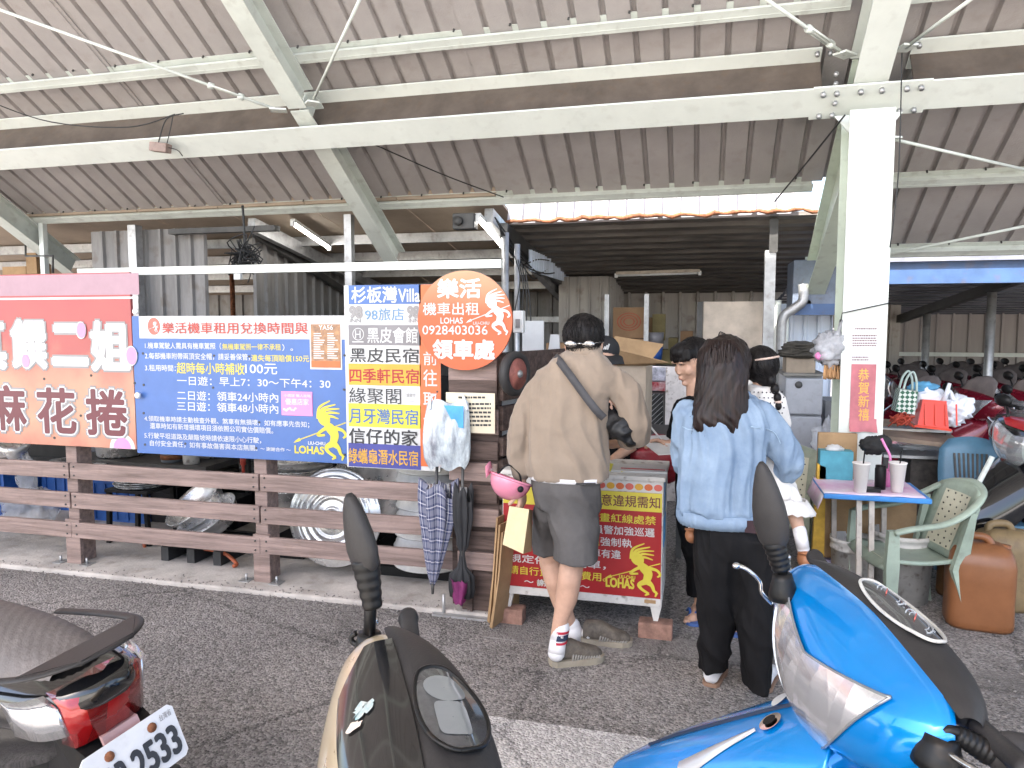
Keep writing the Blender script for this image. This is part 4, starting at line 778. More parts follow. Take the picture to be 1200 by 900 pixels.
for i, (px, w_) in enumerate(((335, .28), (400, .3), (450, .22))):
    a = W(px, 665, 4.5); m = MB(); m.span((a.x - w_ / 2, 4.5, .03), (a.x + w_ / 2, 4.8, .16), .006); m.span((a.x - w_ / 2 + .03, 4.493, .06), (a.x + w_ / 2 - .03, 4.499, .13)); tag(obj('dark_box', m, black_pl), ['low black box under the round lid at its left', 'low black box under the round lid at its right', 'low black box between the lid and the stacked basins'][i], 'box', 'low black boxes behind the fence')
m = MB(); a = W(285, 548, 4.6); m.cyl((a.x, 4.6, .6), (a.x, 4.6, .85), .012, n=8); m.cyl((a.x, 4.6, .66), (a.x, 4.6, .72), .02, n=10); tag(obj('gas_valve', m, M('red_valve', (.4, .05, .03), .4)), 'red gas valve standing behind the second fence post', 'valve')
# hanging white bag with blue leaflet
p = W(520, 470, 3.83); t = thing('hanging_bag', 'thin white plastic bag hanging over the orange strip of the lodging list', 'plastic bag', p); rnd = random.Random(2); rows = []
for j in range(15):
    v = j / 14; y = 470 + 78 * v; xl = 501 - 5 * math.sin(v * 2.6) + 10 * max(0, v - .8) * 3; xr = 550 + 2 * math.sin(v * 3) - 12 * max(0, v - .86) * 3; row = []
    for i in range(28):
        th = 2 * math.pi * i / 28; a = W((xl + xr) / 2 - (xr - xl) / 2 * math.cos(th), y + 3 * math.sin(i), 3.84); bulge = .05 * math.sin(v * 2.8) + .012; row.append(a + V(0, -bulge * math.sin(th) + .012 * nz((th * 2, v * 5, 0), 1.5) - .012 * abs(math.sin(th * 5 + v * 3)), 0))
    rows.append(row)
m = MB(); m.grid(rows, True, True); o = obj('film', m, M('bag_film', (.6, .66, .78), .25, var=.3, alpha=.8, bump=1.5, bscale=14, stretch=(2, 2, .8)), t); sub(o, 1)
m = MB()
for xs_ in ((503, 480, 510, 463), (548, 480, 543, 463)): m.tube(smoothpath([W(xs_[0], xs_[1], 3.8), W((xs_[0] + xs_[2]) / 2 - 2, 466, 3.83), W(xs_[2], xs_[3], 3.86)]), .009, 6, True, .4)
obj('handle', m, bag_white, t)
m = MB(); a = [W(*q, 3.79) for q in ((520, 475), (543, 476), (543, 502), (533, 500))]; m.prism(a, .003); tag(obj('blue_leaflet', m, M('leaflet_blue', (.06, .3, .62), .4, var=.15)), 'bright blue leaflet inside the hanging white bag', 'leaflet')
# folded cardboard leaning by the planks
for i, (dx, y, lean) in enumerate(((0, 3.8, .05), (.03, 3.77, .03), (.055, 3.73, .07))):
    a = W(579 + 3 * i, 708, y); m = MB(); m.prism([(a.x - lean * .7 - .006, y, .03), (a.x - lean * .7 + .008, y, .02), (a.x + .0, y - .004, .3), (a.x + .022, y, .62 - .03 * i), (a.x + .012, y, .62 - .03 * i), (a.x - .01, y + .004, .3)], .3, V(.22, .97, 0)); tag(obj('cardboard_sheet', m, cardb), 'one of three brown cardboard sheets leaning between planks and red counter', 'cardboard', 'cardboard sheets leaning by the red counter')
t = thing('added_dark_rack', 'long dark storage rack with black backing, added to darken the gap behind the fence', 'rack', (-3.5, 5.7, .03)); m = MB(); m.span((-6.6, 5.75, .03), (-1.35, 5.78, 1.25)); obj('dark_backing', m, black_pl, t)  # rack and black backing added to deepen the shade behind the rails
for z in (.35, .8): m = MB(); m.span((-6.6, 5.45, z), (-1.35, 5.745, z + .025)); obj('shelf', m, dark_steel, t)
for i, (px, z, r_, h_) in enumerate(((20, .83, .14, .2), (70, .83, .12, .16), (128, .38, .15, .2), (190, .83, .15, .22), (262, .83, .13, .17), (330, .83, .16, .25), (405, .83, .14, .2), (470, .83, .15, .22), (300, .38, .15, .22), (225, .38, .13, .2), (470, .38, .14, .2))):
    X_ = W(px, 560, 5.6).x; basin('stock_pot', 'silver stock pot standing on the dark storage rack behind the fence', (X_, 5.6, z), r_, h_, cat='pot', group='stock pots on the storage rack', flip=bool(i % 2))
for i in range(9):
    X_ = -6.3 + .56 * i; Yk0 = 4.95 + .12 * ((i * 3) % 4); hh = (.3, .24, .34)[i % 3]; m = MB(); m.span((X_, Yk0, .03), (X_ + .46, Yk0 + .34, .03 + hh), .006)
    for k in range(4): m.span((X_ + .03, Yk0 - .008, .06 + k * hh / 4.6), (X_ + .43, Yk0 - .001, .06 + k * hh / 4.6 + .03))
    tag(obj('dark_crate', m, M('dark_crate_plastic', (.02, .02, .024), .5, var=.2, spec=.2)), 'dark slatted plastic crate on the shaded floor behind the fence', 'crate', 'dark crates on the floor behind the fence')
# --- counter: white box with red notice, on bricks
yc = 3.88; c = cr(240 / 831, 560, 540); t = thing('notice_counter', 'white wooden counter box with a red parking rules notice on its front', 'counter', (-.6, yc, 0)); chip = M('chipped_white_paint', (.62, .6, .57), .55, var=.08, dirt=.7)
xa, xb = W(589, 600, yc).x, W(777, 600, yc).x; zt = W(774, 562, yc).z; zb_ = .17
m = MB(); m.span((xa, yc, zb_), (xb, yc + .02, zt - .012)); m.span((xa, yc + .02, zb_), (xa + .02, yc + .45, zt - .012)); m.span((xb - .02, yc + .02, zb_), (xb, yc + .45, zt - .012)); m.span((xa, yc + .45, zb_), (xb, yc + .47, zt - .012)); bevel(obj('cabinet', m, chip, t), .003)
m = MB(); m.span((xa - .01, yc - .01, zt - .012), (xb + .01, yc + .48, zt + .012), .003); obj('top', m, chip, t)
m = MB()
for X in (xa + .03, xb - .03):
    for Y in (yc + .03, yc + .42): m.prism([(X - .03, Y - .02, zb_), (X + .03, Y - .02, zb_), (X + .012, Y - .02, .09), (X - .012, Y - .02, .09)], .03)
obj('foot', m, chip, t)
zp0, zp1 = W(775, 702, yc).z, zt - .075
m = MB(); m.span((xa + .005, yc - .004, zp0), (xb - .006, yc - .001, zp1)); o = obj('red_notice', m, p_red, t)
m = MB(); m.span((xa + .005, yc - .0065, zp1 - .1), (xb - .006, yc - .0042, zp1 - .0)); obj('yellow_band', m, p_yel, o)
def wr(body, x0, x1, zt_, zh, mt, bd=.012, nm='lettering'):
    a, b = W(x0, 650, yc).x, W(x1, 650, yc).x; mb = MB(); letter(mb, body, V(a, yc - .0075, zt_ - zh), V(1, 0, 0), V(0, 0, 1), b - a, zh, bd); obj(nm, mb, mt, o)
pxs = lambda x: 560 + x * 240 / 831
wr('注意違規需知', pxs(452), pxs(736), zp1 - .018, .062, p_maroon)
hz = .047; z0_ = zp1 - .122; st = .066
wr('路邊畫紅線處禁', pxs(404), pxs(720), z0_, hz, p_yel); wr('員警加強巡邏', pxs(470), pxs(716), z0_ - st, hz, p_white); wr('須', pxs(455), pxs(494), z0_ - 2 * st, hz, p_yel); wr('強制執', pxs(498), pxs(625), z0_ - 2 * st, hz, p_white); wr('車有違', pxs(462), pxs(580), z0_ - 3 * st, hz, p_white)
wr('規定依法開罰單，', pxs(128), pxs(520), z0_ - 4 * st, hz, p_white); wr('請自行負擔拖吊費用。', pxs(128), pxs(522), z0_ - 5 * st, hz, p_yel); wr('～ 謝謝合作 ～', pxs(190), pxs(455), z0_ - 6 * st, hz * .8, p_white)
xq, xr_ = W(pxs(515), 650, yc).x, W(pxs(746), 650, yc).x; za_, zb2_ = zp0 + .015, zp0 + .3
dancer('dancer_mark', (0, 0), (0, 0), yc, p_yel, o, plane=lambda q: V(xq + (xr_ - xq) * q.x, yc - .0075, za_ + (zb2_ - za_) * q.y)); wr('LOHAS', pxs(522), pxs(636), zp0 + .095, .05, p_yel, .035); wr('LIU-CHIU', pxs(575), pxs(640), zp0 + .115, .018, p_yel, .03)
# stickers along the top edge, tape, side leaflets
m = MB(); m.span((xa + .12, yc - .003, zt - .07), (xb - .02, yc - .001, zt - .02)); s = obj('sticker_strip', m, p_white, t); rnd = random.Random(6)
for i in range(8):
    m = MB(); X = xa + .5 + i * .05; m.prism([(X + .022 * math.cos(q * math.pi / 8), yc - .005, zt - .045 + .018 * math.sin(q * math.pi / 8)) for q in range(16)], .0015, V(0, -1, 0)); obj('round_sticker', m, (p_or, p_sal, p_amber)[i % 3], s)
m = MB(); m.bar((xa + .2, yc - .003, zb_ + .07), (xa + .38, yc - .003, zb_ + .15), .004, .03, up=V(0, 0, 1)); m.span((xa + .01, yc - .004, zb_ + .1), (xa + .05, yc - .001, zb_ + .22)); m.span((xb - .09, yc - .004, zb_ + .02), (xb - .03, yc - .001, zp0 - .01)); obj('brown_tape', m, cardb, t)
for i, (z, hh, mt) in enumerate(((zt - .2, .17, p_steel), (zt - .38, .15, M('leaflet_blue', (0, 0, 0))), (zt - .56, .15, p_white))): m = MB(); m.span((xb + .001, yc + .06, z), (xb + .004, yc + .24, z + hh)); obj('side_leaflet', m, mt, t)
for X, nm in ((xa + .03, 'worn reddish brick under the left foot of the red counter'), (xb - .03, 'worn reddish brick under the right foot of the red counter')): m = MB(); m.span((X - .09, yc - .03, 0), (X + .09, yc + .07, .089), .008); tag(obj('brick', m, M('old_brick', (.3, .17, .13), .85, var=.2, scale=14, bump=.5)), nm, 'brick', 'bricks under the red counter')
def sheetpaper(name, label, c, sx_, sy_, rz, mat, th=.004, cat='paper'): m = MB(); m.box(c, (sx_, sy_, th), Matrix.Rotation(rz, 3, 'Z')); return tag(obj(name, m, mat), label, cat)
p = W(750, 552, 4.1); sheetpaper('file_tray', 'white form in a clear sleeve on the counter top', (p.x, 4.07, zt + .016), .3, .2, .05, p_white, .008); m = MB(); m.box((p.x + .02, 4.03, zt + .022), (.24, .008, .004)); tag(obj('red_pencil', m, p_red), 'thin red pencil lying on the form on the counter', 'pencil')
p = W(722, 553, 4.1); sheetpaper('yellow_form', 'pale form with yellow edge left on the counter top', (p.x, 4.07, zt + .015), .12, .2, -.1, p_lem, .004)
p = W(760, 553, 4.35); m = MB(); crumple(m, (p.x + .02, 4.62, zt - .03), .2, (1.1, .6, .72), 17, .22); tag(obj('red_sack', m, M('red_bag', (.2, .012, .02), .35, var=.15, bump=.4)), 'dark red plastic sack behind the counter', 'sack')
# --- right side: table, cups, chair, buckets, jugs
tz = .7; ty0, ty1 = 4.5, 4.95; x0, x1 = W(966, 560, ty0).x, W(1094, 560, ty0).x; t = thing('small_table', 'small folding table with blue edge and slim pale legs', 'table', ((x0 + x1) / 2, 4.7, 0)); m = MB(); m.span((x0, ty0, tz - .03), (x1, ty1, tz), .006); obj('top', m, M('blue_edge', (.04, .22, .55), .4), t)
for X in (x0 + .12, x0 + .2, x1 - .3, x1 - .16):
    for Y in ((ty0 + .06,) if X in (x0 + .2, x1 - .3) else (ty1 - .05,)): m = MB(); m.bar((X, Y, tz - .03), (X + .02, Y, 0), .028, .028, up=V(0, 1, 0)); obj('leg', m, M('pale_rod', (.5, .45, .4), .5, dirt=.4), t)
rows = []
for j in range(9):
    row = []
    for i in range(17):
        u, v = i / 16, j / 8; X = x0 - .03 + (x1 - x0 + .0) * u; Y = ty0 + .01 + (ty1 - ty0) * v; Z = tz + .004 + .006 * nz((X * 8, Y * 8, 0), 1.3)
        if u < .06: Z -= .1; X += .0
        row.append((X, Y, Z))
    rows.append(row)
m = MB(); m.grid(rows); tag(solid(obj('table_cloth', m, M('pink_white_cloth', (.62, .3, .5), .6, var=.1, scale=3, col2=(.75, .72, .74))), .003), 'pink and white plastic cloth spread on the small table', 'tablecloth')
def cup(px, py, Y, label):
    c = W(px, py, Y); c.z = tz + .008; t = thing('paper_cup', label, 'cup', c, 'white paper cups on the table'); m = MB(); m.lathe([(0, 0), (.031, 0), (.046, .165), (.049, .166), (.049, .173), (.045, .173), (0, .165)], c, 28); obj('body', m, M('cup_white', (.8, .76, .72), .5, var=.02), t); m = MB(); m.cyl(c + V(.01, 0, .16), c + V(.015, 0, .24), .004, n=8); obj('straw', m, black_pl, t)
cup(1009, 556, 4.56, 'white paper cup with black straw on the left of the table'); cup(1052, 553, 4.62, 'white paper cup on the right of the table by the black flask')
c = W(1032, 550, 4.68); c.z = tz + .008; m = MB(); m.lathe([(0, 0), (.03, 0), (.031, .12), (.028, .125), (.028, .14), (0, .14)], c, 24); tag(obj('black_flask', m, black_pl), 'black flask standing between the two paper cups', 'flask')
m = MB(); c = W(1023, 553, 4.6); m.box((c.x, 4.6, tz + .018), (.08, .06, .022), None, .008); tag(obj('black_wallet', m, black_pl), 'small black wallet lying in front of the flask', 'wallet')
m = MB(); c = W(1024, 522, 4.85); crumple(m, c, .075, (1, .8, .72), 5, .25); crumple(m, c + V(.05, 0, .02), .05, (1, .8, .9), 6, .2, 20, 14); tag(obj('black_bag', m, M('black_cloth2', (.02, .02, .02), .8)), 'black cloth bag heaped at the back of the small table', 'bag')
m = MB(); m.tube(smoothpath([W(1033, 514, 4.75), W(1037, 522, 4.74), W(1043, 535, 4.74), W(1042, 552, 4.75)]), [.008] * 19, 8); c = W(1041, 545, 4.76); crumple(m, (c.x, 4.76, tz + .06), .04, (.7, .6, 1.3), 9, .3, 18, 12); tag(obj('pink_wrap', m, p_pink), 'pink wrapping hanging over the flask', 'wrapping')
p_ = W(975, 548, 4.85); m = MB(); m.span((W(961, 540, 4.9).x, 4.9, tz + .005), (W(1000, 540, 4.9).x, 5.02, W(980, 529, 4.9).z)); o = tag(obj('tissue_box', m, M('teal_card', (.08, .3, .38), .6)), 'teal tissue box at the back left of the table', 'box'); m = MB(); crumple(m, W(978, 526, 4.95), .04, (1.3, .8, .6), 4, .4, 18, 12); obj('tissue', m, p_white, o)
a, b = W(955, 645, 4.98), W(1006, 509, 4.98); m = MB(); m.span((a.x, 5.0, 0), (b.x, 5.04, b.z), .004); m.span((a.x + .02, 4.975, .18), (b.x + .35, 4.99, .62)); tag(obj('brown_carton_sheet', m, cardb), 'tall brown cardboard panel standing at the column foot', 'cardboard')
a = W(956, 590, 4.92); m = MB(); m.prism([(a.x - .02, 4.9, .0), (a.x + .06, 4.9, .0), (a.x + .05, 4.9, .78), (a.x, 4.9, .8)], .05); tag(obj('yellow_sack', m, M('yellow_sack', (.5, .3, .04), .7, var=.2)), 'mustard yellow sack beside the cardboard at the table end', 'sack')
def bucket(label, px, py, Y, r, h, group='grimy white buckets under the table'):
    c = W(px, py, Y); c.z = 0; t = thing('white_bucket', label, 'bucket', c, group); m = MB(); m.lathe([(0, .0), (r * .86, 0), (r * .98, h * .8), (r * 1.03, h * .8), (r * 1.03, h * .84), (r, h * .84), (r * 1.01, h * .93), (r * 1.05, h * .94), (r * 1.05, h), (r * .98, h), (r * .84, .01), (0, .01)], c, 36); obj('body', m, pail, t); return t
bucket('grimy white bucket at the left under the table', 998, 690, 4.85, .13, .36); bucket('large grimy white bucket in front of the table legs', 1056, 690, 4.85, .17, .42)
c = W(970, 675, 4.98); c.z = 0; t = thing('paint_tin', 'small blue and white paint tin left of the buckets', 'tin', c); m = MB(); m.lathe([(0, 0), (.05, 0), (.05, .17), (.047, .175), (0, .17)], c, 24); obj('body', m, M('tin_label', (.35, .33, .5), .4, var=.3, scale=9), t)
mgn = M('green_plastic', (.3, .36, .29), .4, var=.1, scale=5, dirt=.2); mcr = M('cream_plastic', (.55, .53, .4), .45, var=.06)
def armchair(label, loc, rz, mat, mat2, group=None):
    o = thing('plastic_armchair', label, 'chair', loc, group); rot = Matrix.Rotation(rz, 3, 'Z') @ Matrix.Scale(.91, 3); T = lambda x, y, z: Vector(loc) + rot @ V(x, y, z)
    m = MB(); rows = []
    for j in range(9):   # seat pan, curved front lip
        u = j / 8; x = .24 - .46 * u; z = .415 - .03 * math.sin(u * 2.6) - (.05 if j == 0 else 0); wdt = .235 - .03 * u; rows.append([T(x, wdt * (2 * i / 10 - 1), z - .02 * (1 - (2 * i / 10 - 1) ** 4)) for i in range(11)])
    m.grid(rows); q = solid(obj('seat', m, mat, o), .022)
    m = MB(); rows = [[T(.2 - .37 * j / 6, .15 * (2 * i / 6 - 1), .4 - .03 * math.sin((.1 + .8 * j / 6) * 2.6) + .014) for i in range(7)] for j in range(7)]; m.grid(rows); obj('seat_inset', m, mat2, o)
    m = MB(); rows = []
    for j in range(11): # backrest panel
        v = j / 10; z = .4 + .42 * v; x = -.22 - .13 * v; wdt = .2 + .035 * math.sin(v * 2.4); rows.append([T(x - .05 * (1 - (2 * i / 8 - 1) ** 2) * v, wdt * (2 * i / 8 - 1) * (1 if j < 9 else .9), z + .03 * (1 - (2 * i / 8 - 1) ** 2) * v) for i in range(9)])
    m.grid(rows); solid(obj('backrest', m, mat, o), .018)
    m = MB(); rows = [[T(-.22 - .13 * v - .05 * (1 - (.6 * s) ** 2) * v + .03, .13 * s, .4 + .42 * v + .03 * v) for s in (-1, -.5, 0, .5, 1)] for v in (.12, .3, .5, .7, .86)]; m.grid(rows); ins = obj('back_inset', m, mat2, o)
    k = MB()
    for a in range(9):
        for b in range(4): s = -.8 + .5 * b + (.1 if a % 2 else 0); v = .15 + .085 * a; c_ = T(-.22 - .13 * v - .05 * (1 - (.6 * s) ** 2) * v + .0315, .13 * s, .4 + .42 * v + .03 * v); k.box(c_, (.004, .01, .01), rot)
    obj('holes', k, dark_steel, ins)
    for s in (-1, 1):
        m = MB(); m.tube(smoothpath([T(.2, s * .27, .6), T(.1, s * .275, .625), T(-.1, s * .27, .655), T(-.25, s * .255, .73), T(-.36, s * .19, .81), T(-.41, s * .06, .845), T(-.415, 0, .85)], 6), .026, 10, True, .62); obj('armrest', m, mat, o)
        m = MB(); m.loft([[T(.2 + a, s * .25 + b, z) for a, b in ((-h_, -.02), (h_, -.02), (h_, .02), (-h_, .02))] for z, h_ in ((0, .025), (.4, .04), (.61, .03))], (True, True), True, False); obj('front_leg', m, mat, o)
        m = MB(); m.loft([[T(x + a, s * y_ + b, z) for a, b in ((-h_, -.018), (h_, -.018), (h_, .018), (-h_, .018))] for z, x, y_, h_ in ((0, -.3, .24, .022), (.36, -.22, .22, .045), (.72, -.27, .25, .018))], (True, True), True, False); obj('rear_leg', m, mat, o)
    return o
armchair('dusty green plastic armchair with cream perforated back by the table', (1.15, 4.58, 0), R(194), mgn, mcr)
armchair('pale green plastic chair half hidden behind the woman in denim', (.55, 5.35, 0), R(250), M('pale_green_pl', (.3, .33, .25), .45), mcr)
def jug(label, px, py, Y, wd, dp, ht, mat, rz=0.):
    c = W(px, py, Y); c.z = 0; t = thing('fuel_jug', label, 'jug', c, 'plastic jugs by the armchair'); rot = Matrix.Rotation(rz, 3, 'Z'); m = MB(); rings = []
    for z, s in ((0, .9), (.02, 1), (.1 * ht, 1), (.3 * ht, .985), (.5 * ht, 1), (.72 * ht, 1), (.82 * ht, .93), (.9 * ht, .7), (.94 * ht, .45)):
        ring = []
        for i in range(32):
            th = 2 * math.pi * i / 32; ex = lambda q: math.copysign(abs(q) ** .45, q); ring.append(c + rot @ V(ex(math.cos(th)) * wd / 2 * (s if z < .85 * ht else s + .12), ex(math.sin(th)) * dp / 2 * s, z))
        rings.append(ring)
    m.loft(rings); obj('body', m, mat, t)
    m = MB(); m.tube(smoothpath([c + rot @ V(-wd * .3, 0, ht * .88), c + rot @ V(-wd * .26, 0, ht * .99), c + rot @ V(wd * .05, 0, ht), c + rot @ V(wd * .16, 0, ht * .9)]), .022, 10); obj('handle', m, mat, t)
    m = MB(); m.lathe([(0, 0), (.034, 0), (.034, .035), (0, .04)], c + rot @ V(wd * .33, 0, ht * .86), 18); obj('cap', m, mat, t)
    return t
jug('large orange brown fuel jug beside the green armchair', 1145, 725, 4.52, .33, .26, .5, M('amber_plastic', (.25, .1, .04), .35, var=.1, scale=3, trans=.15), R(-8)); jug('dusty tan jug behind the orange jug', 1172, 700, 4.85, .3, .24, .5, M('tan_plastic', (.2, .14, .07), .5, dirt=.4), R(10)); jug('small brown jug between the armchair and the orange jug', 1119, 690, 5.0, .2, .16, .42, M('brown_plastic', (.2, .1, .045), .45, dirt=.3), R(40))
# ------------------------------------------------------------- back shelf, fridge, boxes
def pbox(name, label, p0, p1, Y, dp, mat, cat='box', group=None, bev=.004):
    a, b = W(p0[0], p1[1], Y), W(p1[0], p0[1], Y); m = MB(); m.span((a.x, Y, a.z), (b.x, Y + dp, b.z), bev); return tag(obj(name, m, mat), label, cat, group)
Yw = 5.75; a = W(1036, 528, Yw); b = W(1140, 540, Yw); zw = a.z - .03; t = thing('workbench', 'cluttered grey metal workbench right of the column', 'workbench', (1.5, Yw, 0)); m = MB(); m.span((a.x, Yw, zw - .02), (b.x + .02, Yw + .55, zw)); obj('top', m, galv, t); m = MB(); m.span((a.x, Yw + .1, zw + .16), (W(1122, 500, Yw).x, Yw + .5, zw + .18)); obj('shelf', m, galv, t)
for X in (a.x + .02, b.x - .05):
    for Y in (Yw + .03, Yw + .5): m = MB(); m.bar((X, Y, 0), (X, Y, zw - .02), .035, .035, up=V(0, 1, 0)); obj('leg', m, dark_steel, t)
for X in (a.x + .03, W(1118, 500, Yw).x):
    for Y in (Yw + .12, Yw + .48): m = MB(); m.bar((X, Y, zw), (X, Y, zw + .16), .03, .03, up=V(0, 1, 0)); obj('shelf_post', m, dark_steel, t)
zs_ = zw + .18; c = [W(1037, 515, Yw - .05), W(1122, 522, Yw - .05)]; m = MB(); m.add([(c[0].x, Yw - .1, zs_ - .03), (c[1].x + .03, Yw - .12, zs_ - .075), (c[1].x, Yw + .45, zs_ + .01), (c[0].x + .02, Yw + .45, zs_ + .03)], [(0, 1, 2, 3)]); tag(solid(obj('flattened_carton', m, cardb_grey), .03), 'flattened brown carton lying on the workbench shelf', 'cardboard')
for i in range(2): pbox('black_case', ['black printed case on the floor under the workbench, lower of two', 'black printed case under the workbench, upper of two'][i], (1066, 572 - 34 * i), (1111, 604 - 34 * i), 5.8, .35, M('case_black', (.05, .042, .036), .6, var=.3, scale=12), 'case', 'black cases under the workbench')
m = MB(); crumple(m, W(1082, 521, Yw + .1), .08, (2, 1, .5), 3, .4); tag(obj('film_bundle', m, film), 'crumpled clear film bundle between workbench and shelf', 'film')
t = thing('red_crate', 'bright red plastic basket tipped on its side on the carton', 'basket', W(1093, 498, 5.7)); a, b = W(1075, 499, 5.65), W(1112, 471, 5.65); m = MB(); m.loft([[(a.x - .0, 5.65, a.z), (b.x + .01, 5.65, a.z - .02), (b.x, 5.7, b.z), (a.x + .04, 5.7, b.z + .01)], [(a.x + .02, 5.95, a.z), (b.x - .02, 5.95, a.z), (b.x - .02, 5.95, b.z - .02), (a.x + .05, 5.95, b.z - .02)]], (True, False), True, False); obj('shell', m, M('red_plastic', (.72, .055, .025), .35, var=.06), t); m = MB()
for k in range(4): q = V(a.x + .05 + k * .065, 5.645, a.z + .01); m.bar(q, q + V(.004, .045, b.z - a.z - .03), .01, .008)
m.bar((a.x - .02, 5.64, a.z - .0), (b.x + .02, 5.64, a.z - .022), .02, .014); obj('rim', m, M('red_plastic', (0, 0, 0)), t)
def woven_mat():
    m = M('woven_green', (.03, .12, .07), .5, var=0); n = m.node_tree.nodes; L = m.node_tree.links; ck = n.new('ShaderNodeTexChecker'); ck.inputs['Scale'].default_value = 45; ck.inputs[1].default_value = (.02, .11, .06, 1); ck.inputs[2].default_value = (.62, .66, .6, 1); tc = n.new('ShaderNodeTexCoord'); mp = n.new('ShaderNodeMapping'); mp.inputs['Rotation'].default_value = (0, .78, 0); L.new(tc.outputs['Object'], mp.inputs[0]); L.new(mp.outputs[0], ck.inputs[0]); L.new(ck.outputs[0], n['Principled BSDF'].inputs['Base Color']); return m
t = thing('woven_bag', 'green and white woven carrier bag on the carton', 'bag', W(1060, 485, 5.6)); a, b, c_, d_ = W(1049, 482, 5.6), W(1072, 486, 5.6), W(1076, 459, 5.6), W(1055, 456, 5.6); m = MB(); m.prism([a, b, c_, d_], .12); obj('body', m, woven_mat(), t)
m = MB()
for y in (0, .11): m.tube(smoothpath([d_ + V(.02, y, 0), d_ + V(.04, y, .08), d_ + V(.075, y, .12), c_ + V(-.015, y, .08), c_ + V(-.01, y, 0)]), .008, 8)
obj('handle', m, M('bag_strap', (.45, .55, .5), .5), t)
m = MB(); rnd = random.Random(3); p = W(1057, 492, 5.62)
for k in range(22): m.tube(smoothpath([p + V(rnd.gauss(0, .035), rnd.gauss(0, .025), rnd.gauss(0, .022)) for _ in range(5)], 4), .005, 5)
tag(obj('red_net', m, M('red_rope', (.45, .07, .04), .7)), 'tangled red net heaped under the woven bag', 'net')
for i, (q, r, s, lb) in enumerate((((1088, 470), .1, (1.2, .8, .8), 'white plastic bag behind the red basket'), ((1120, 478), .1, (1, .8, .9), 'knotted white plastic bag right of the red basket'), ((1113, 492), .07, (1.2, .8, .6), 'small white plastic bag low beside the red basket'))): m = MB(); crumple(m, W(*q, 5.85), r, s, 11 + i, .4); tag(obj('plastic_bag', m, bag_white), lb, 'plastic bag', 'plastic bags on the workbench')
m = MB(); m.tube(smoothpath([W(1118, 470, 5.8), W(1112, 458, 5.8), W(1104, 470, 5.8), W(1100, 478, 5.78)]), .014, 8, True, .4); m.tube([W(1105, 474, 5.76), W(1113, 449, 5.76)], [.02, .012], 8); tag(obj('bag_loop', m, bag_white), 'stretched white bag handle sticking up above the red basket', 'bag handle')
m = MB(); crumple(m, W(1082, 455, 5.9), .09, (1.1, .8, .5), 21, .3); tag(obj('blue_cloth', m, M('sky_cloth', (.1, .3, .48), .7)), 'crumpled light blue cloth behind the woven bag', 'cloth')
mbl = M('blue_chair', (.08, .18, .27), .42, var=.08); t = thing('blue_chair', 'light blue plastic chair with slotted back beside the workbench', 'chair', W(1143, 570, 5.5)); cx_, cy_ = W(1143, 500, 5.5).x, 5.5
m = MB(); rows = []
for j in range(8): v = j / 7; wdt = .19 - .05 * max(0, v - .6); rows.append([(cx_ + wdt * (2 * i / 8 - 1) * (1 if j < 7 else .7), cy_ + .1 * v + .03 * (2 * i / 8 - 1) ** 2, .42 + .46 * v + (.03 * (1 - (2 * i / 8 - 1) ** 2) if j == 7 else 0)) for i in range(9)])
m.grid(rows); solid(obj('backrest', m, mbl, t), .02); m = MB()
for k in range(8): m.bar((cx_ - .09 + .025 * k, cy_ + .008, .55), (cx_ - .1 + .028 * k, cy_ + .06, .8), .012, .008, up=V(0, -1, 0))
obj('slots', m, dark_steel, t); m = MB(); m.span((cx_ - .2, cy_ - .4, .4), (cx_ + .2, cy_ + .02, .43), .012); obj('seat', m, mbl, t)
for a in (-.17, .17):
    for b in (-.37, -.01): m = MB(); m.bar((cx_ + a, cy_ + b, .4), (cx_ + a * 1.15, cy_ + b, 0), .045, .03); obj('leg', m, mbl, t)
# fridge and pile
Yr = 6.4; a, b = W(916, 600, Yr), W(965, 441, Yr); t = thing('fridge', 'silver grey two door fridge behind the child', 'fridge', ((a.x + b.x) / 2, Yr + .3, 0)); zq = W(940, 487, Yr).z; fg = M('fridge_grey', (.38, .39, .42), .35, var=.05, dirt=.15)
m = MB(); m.span((a.x, Yr + .05, .04), (b.x, Yr + .6, b.z), .01); obj('cabinet', m, fg, t); m = MB(); m.span((a.x, Yr, zq + .008), (b.x, Yr + .045, b.z - .02), .012); d1 = obj('upper_door', m, fg, t); m = MB(); m.span((a.x, Yr, .08), (b.x, Yr + .045, zq - .008), .012); obj('lower_door', m, fg, t); m = MB(); q = W(936, 451, Yr); m.lathe([(0, 0), (.03, .0), (.026, .006), (0, .007)], (q.x, Yr, q.z), 20, V(0, -1, 0)); obj('badge', m, dark_steel, d1)
m = MB(); m.span((a.x - .02, Yr - .01, b.z), (b.x + .02, Yr + .6, b.z + .02)); tag(obj('fridge_mat', m, M('grey_mat', (.2, .19, .17), .8)), 'grey mat spread on top of the fridge', 'mat')
pbox('tan_carton', 'tan carton on top of the fridge under a pile of dark cloth', (921, 418), (956, 439), 6.5, .3, M('tan_carton', (.3, .24, .18), .8)); m = MB()
for k in range(5): crumple(m, W(938 + 2 * math.sin(k * 4), 416 - 3 * k, 6.55), .13, (1.3 - .08 * k, .9, .22), k, .3, 28, 12)
tag(obj('cloth_pile', m, M('olive_cloth', (.07, .062, .05), .85, var=.25)), 'pile of dark folded cloth on the carton above the fridge', 'cloth')
pbox('steel_cabinet', 'dark grey steel cabinet right of the fridge', (963, 470), (985, 590), 6.6, .4, M('cab_grey', (.2, .2, .21), .45), 'cabinet')
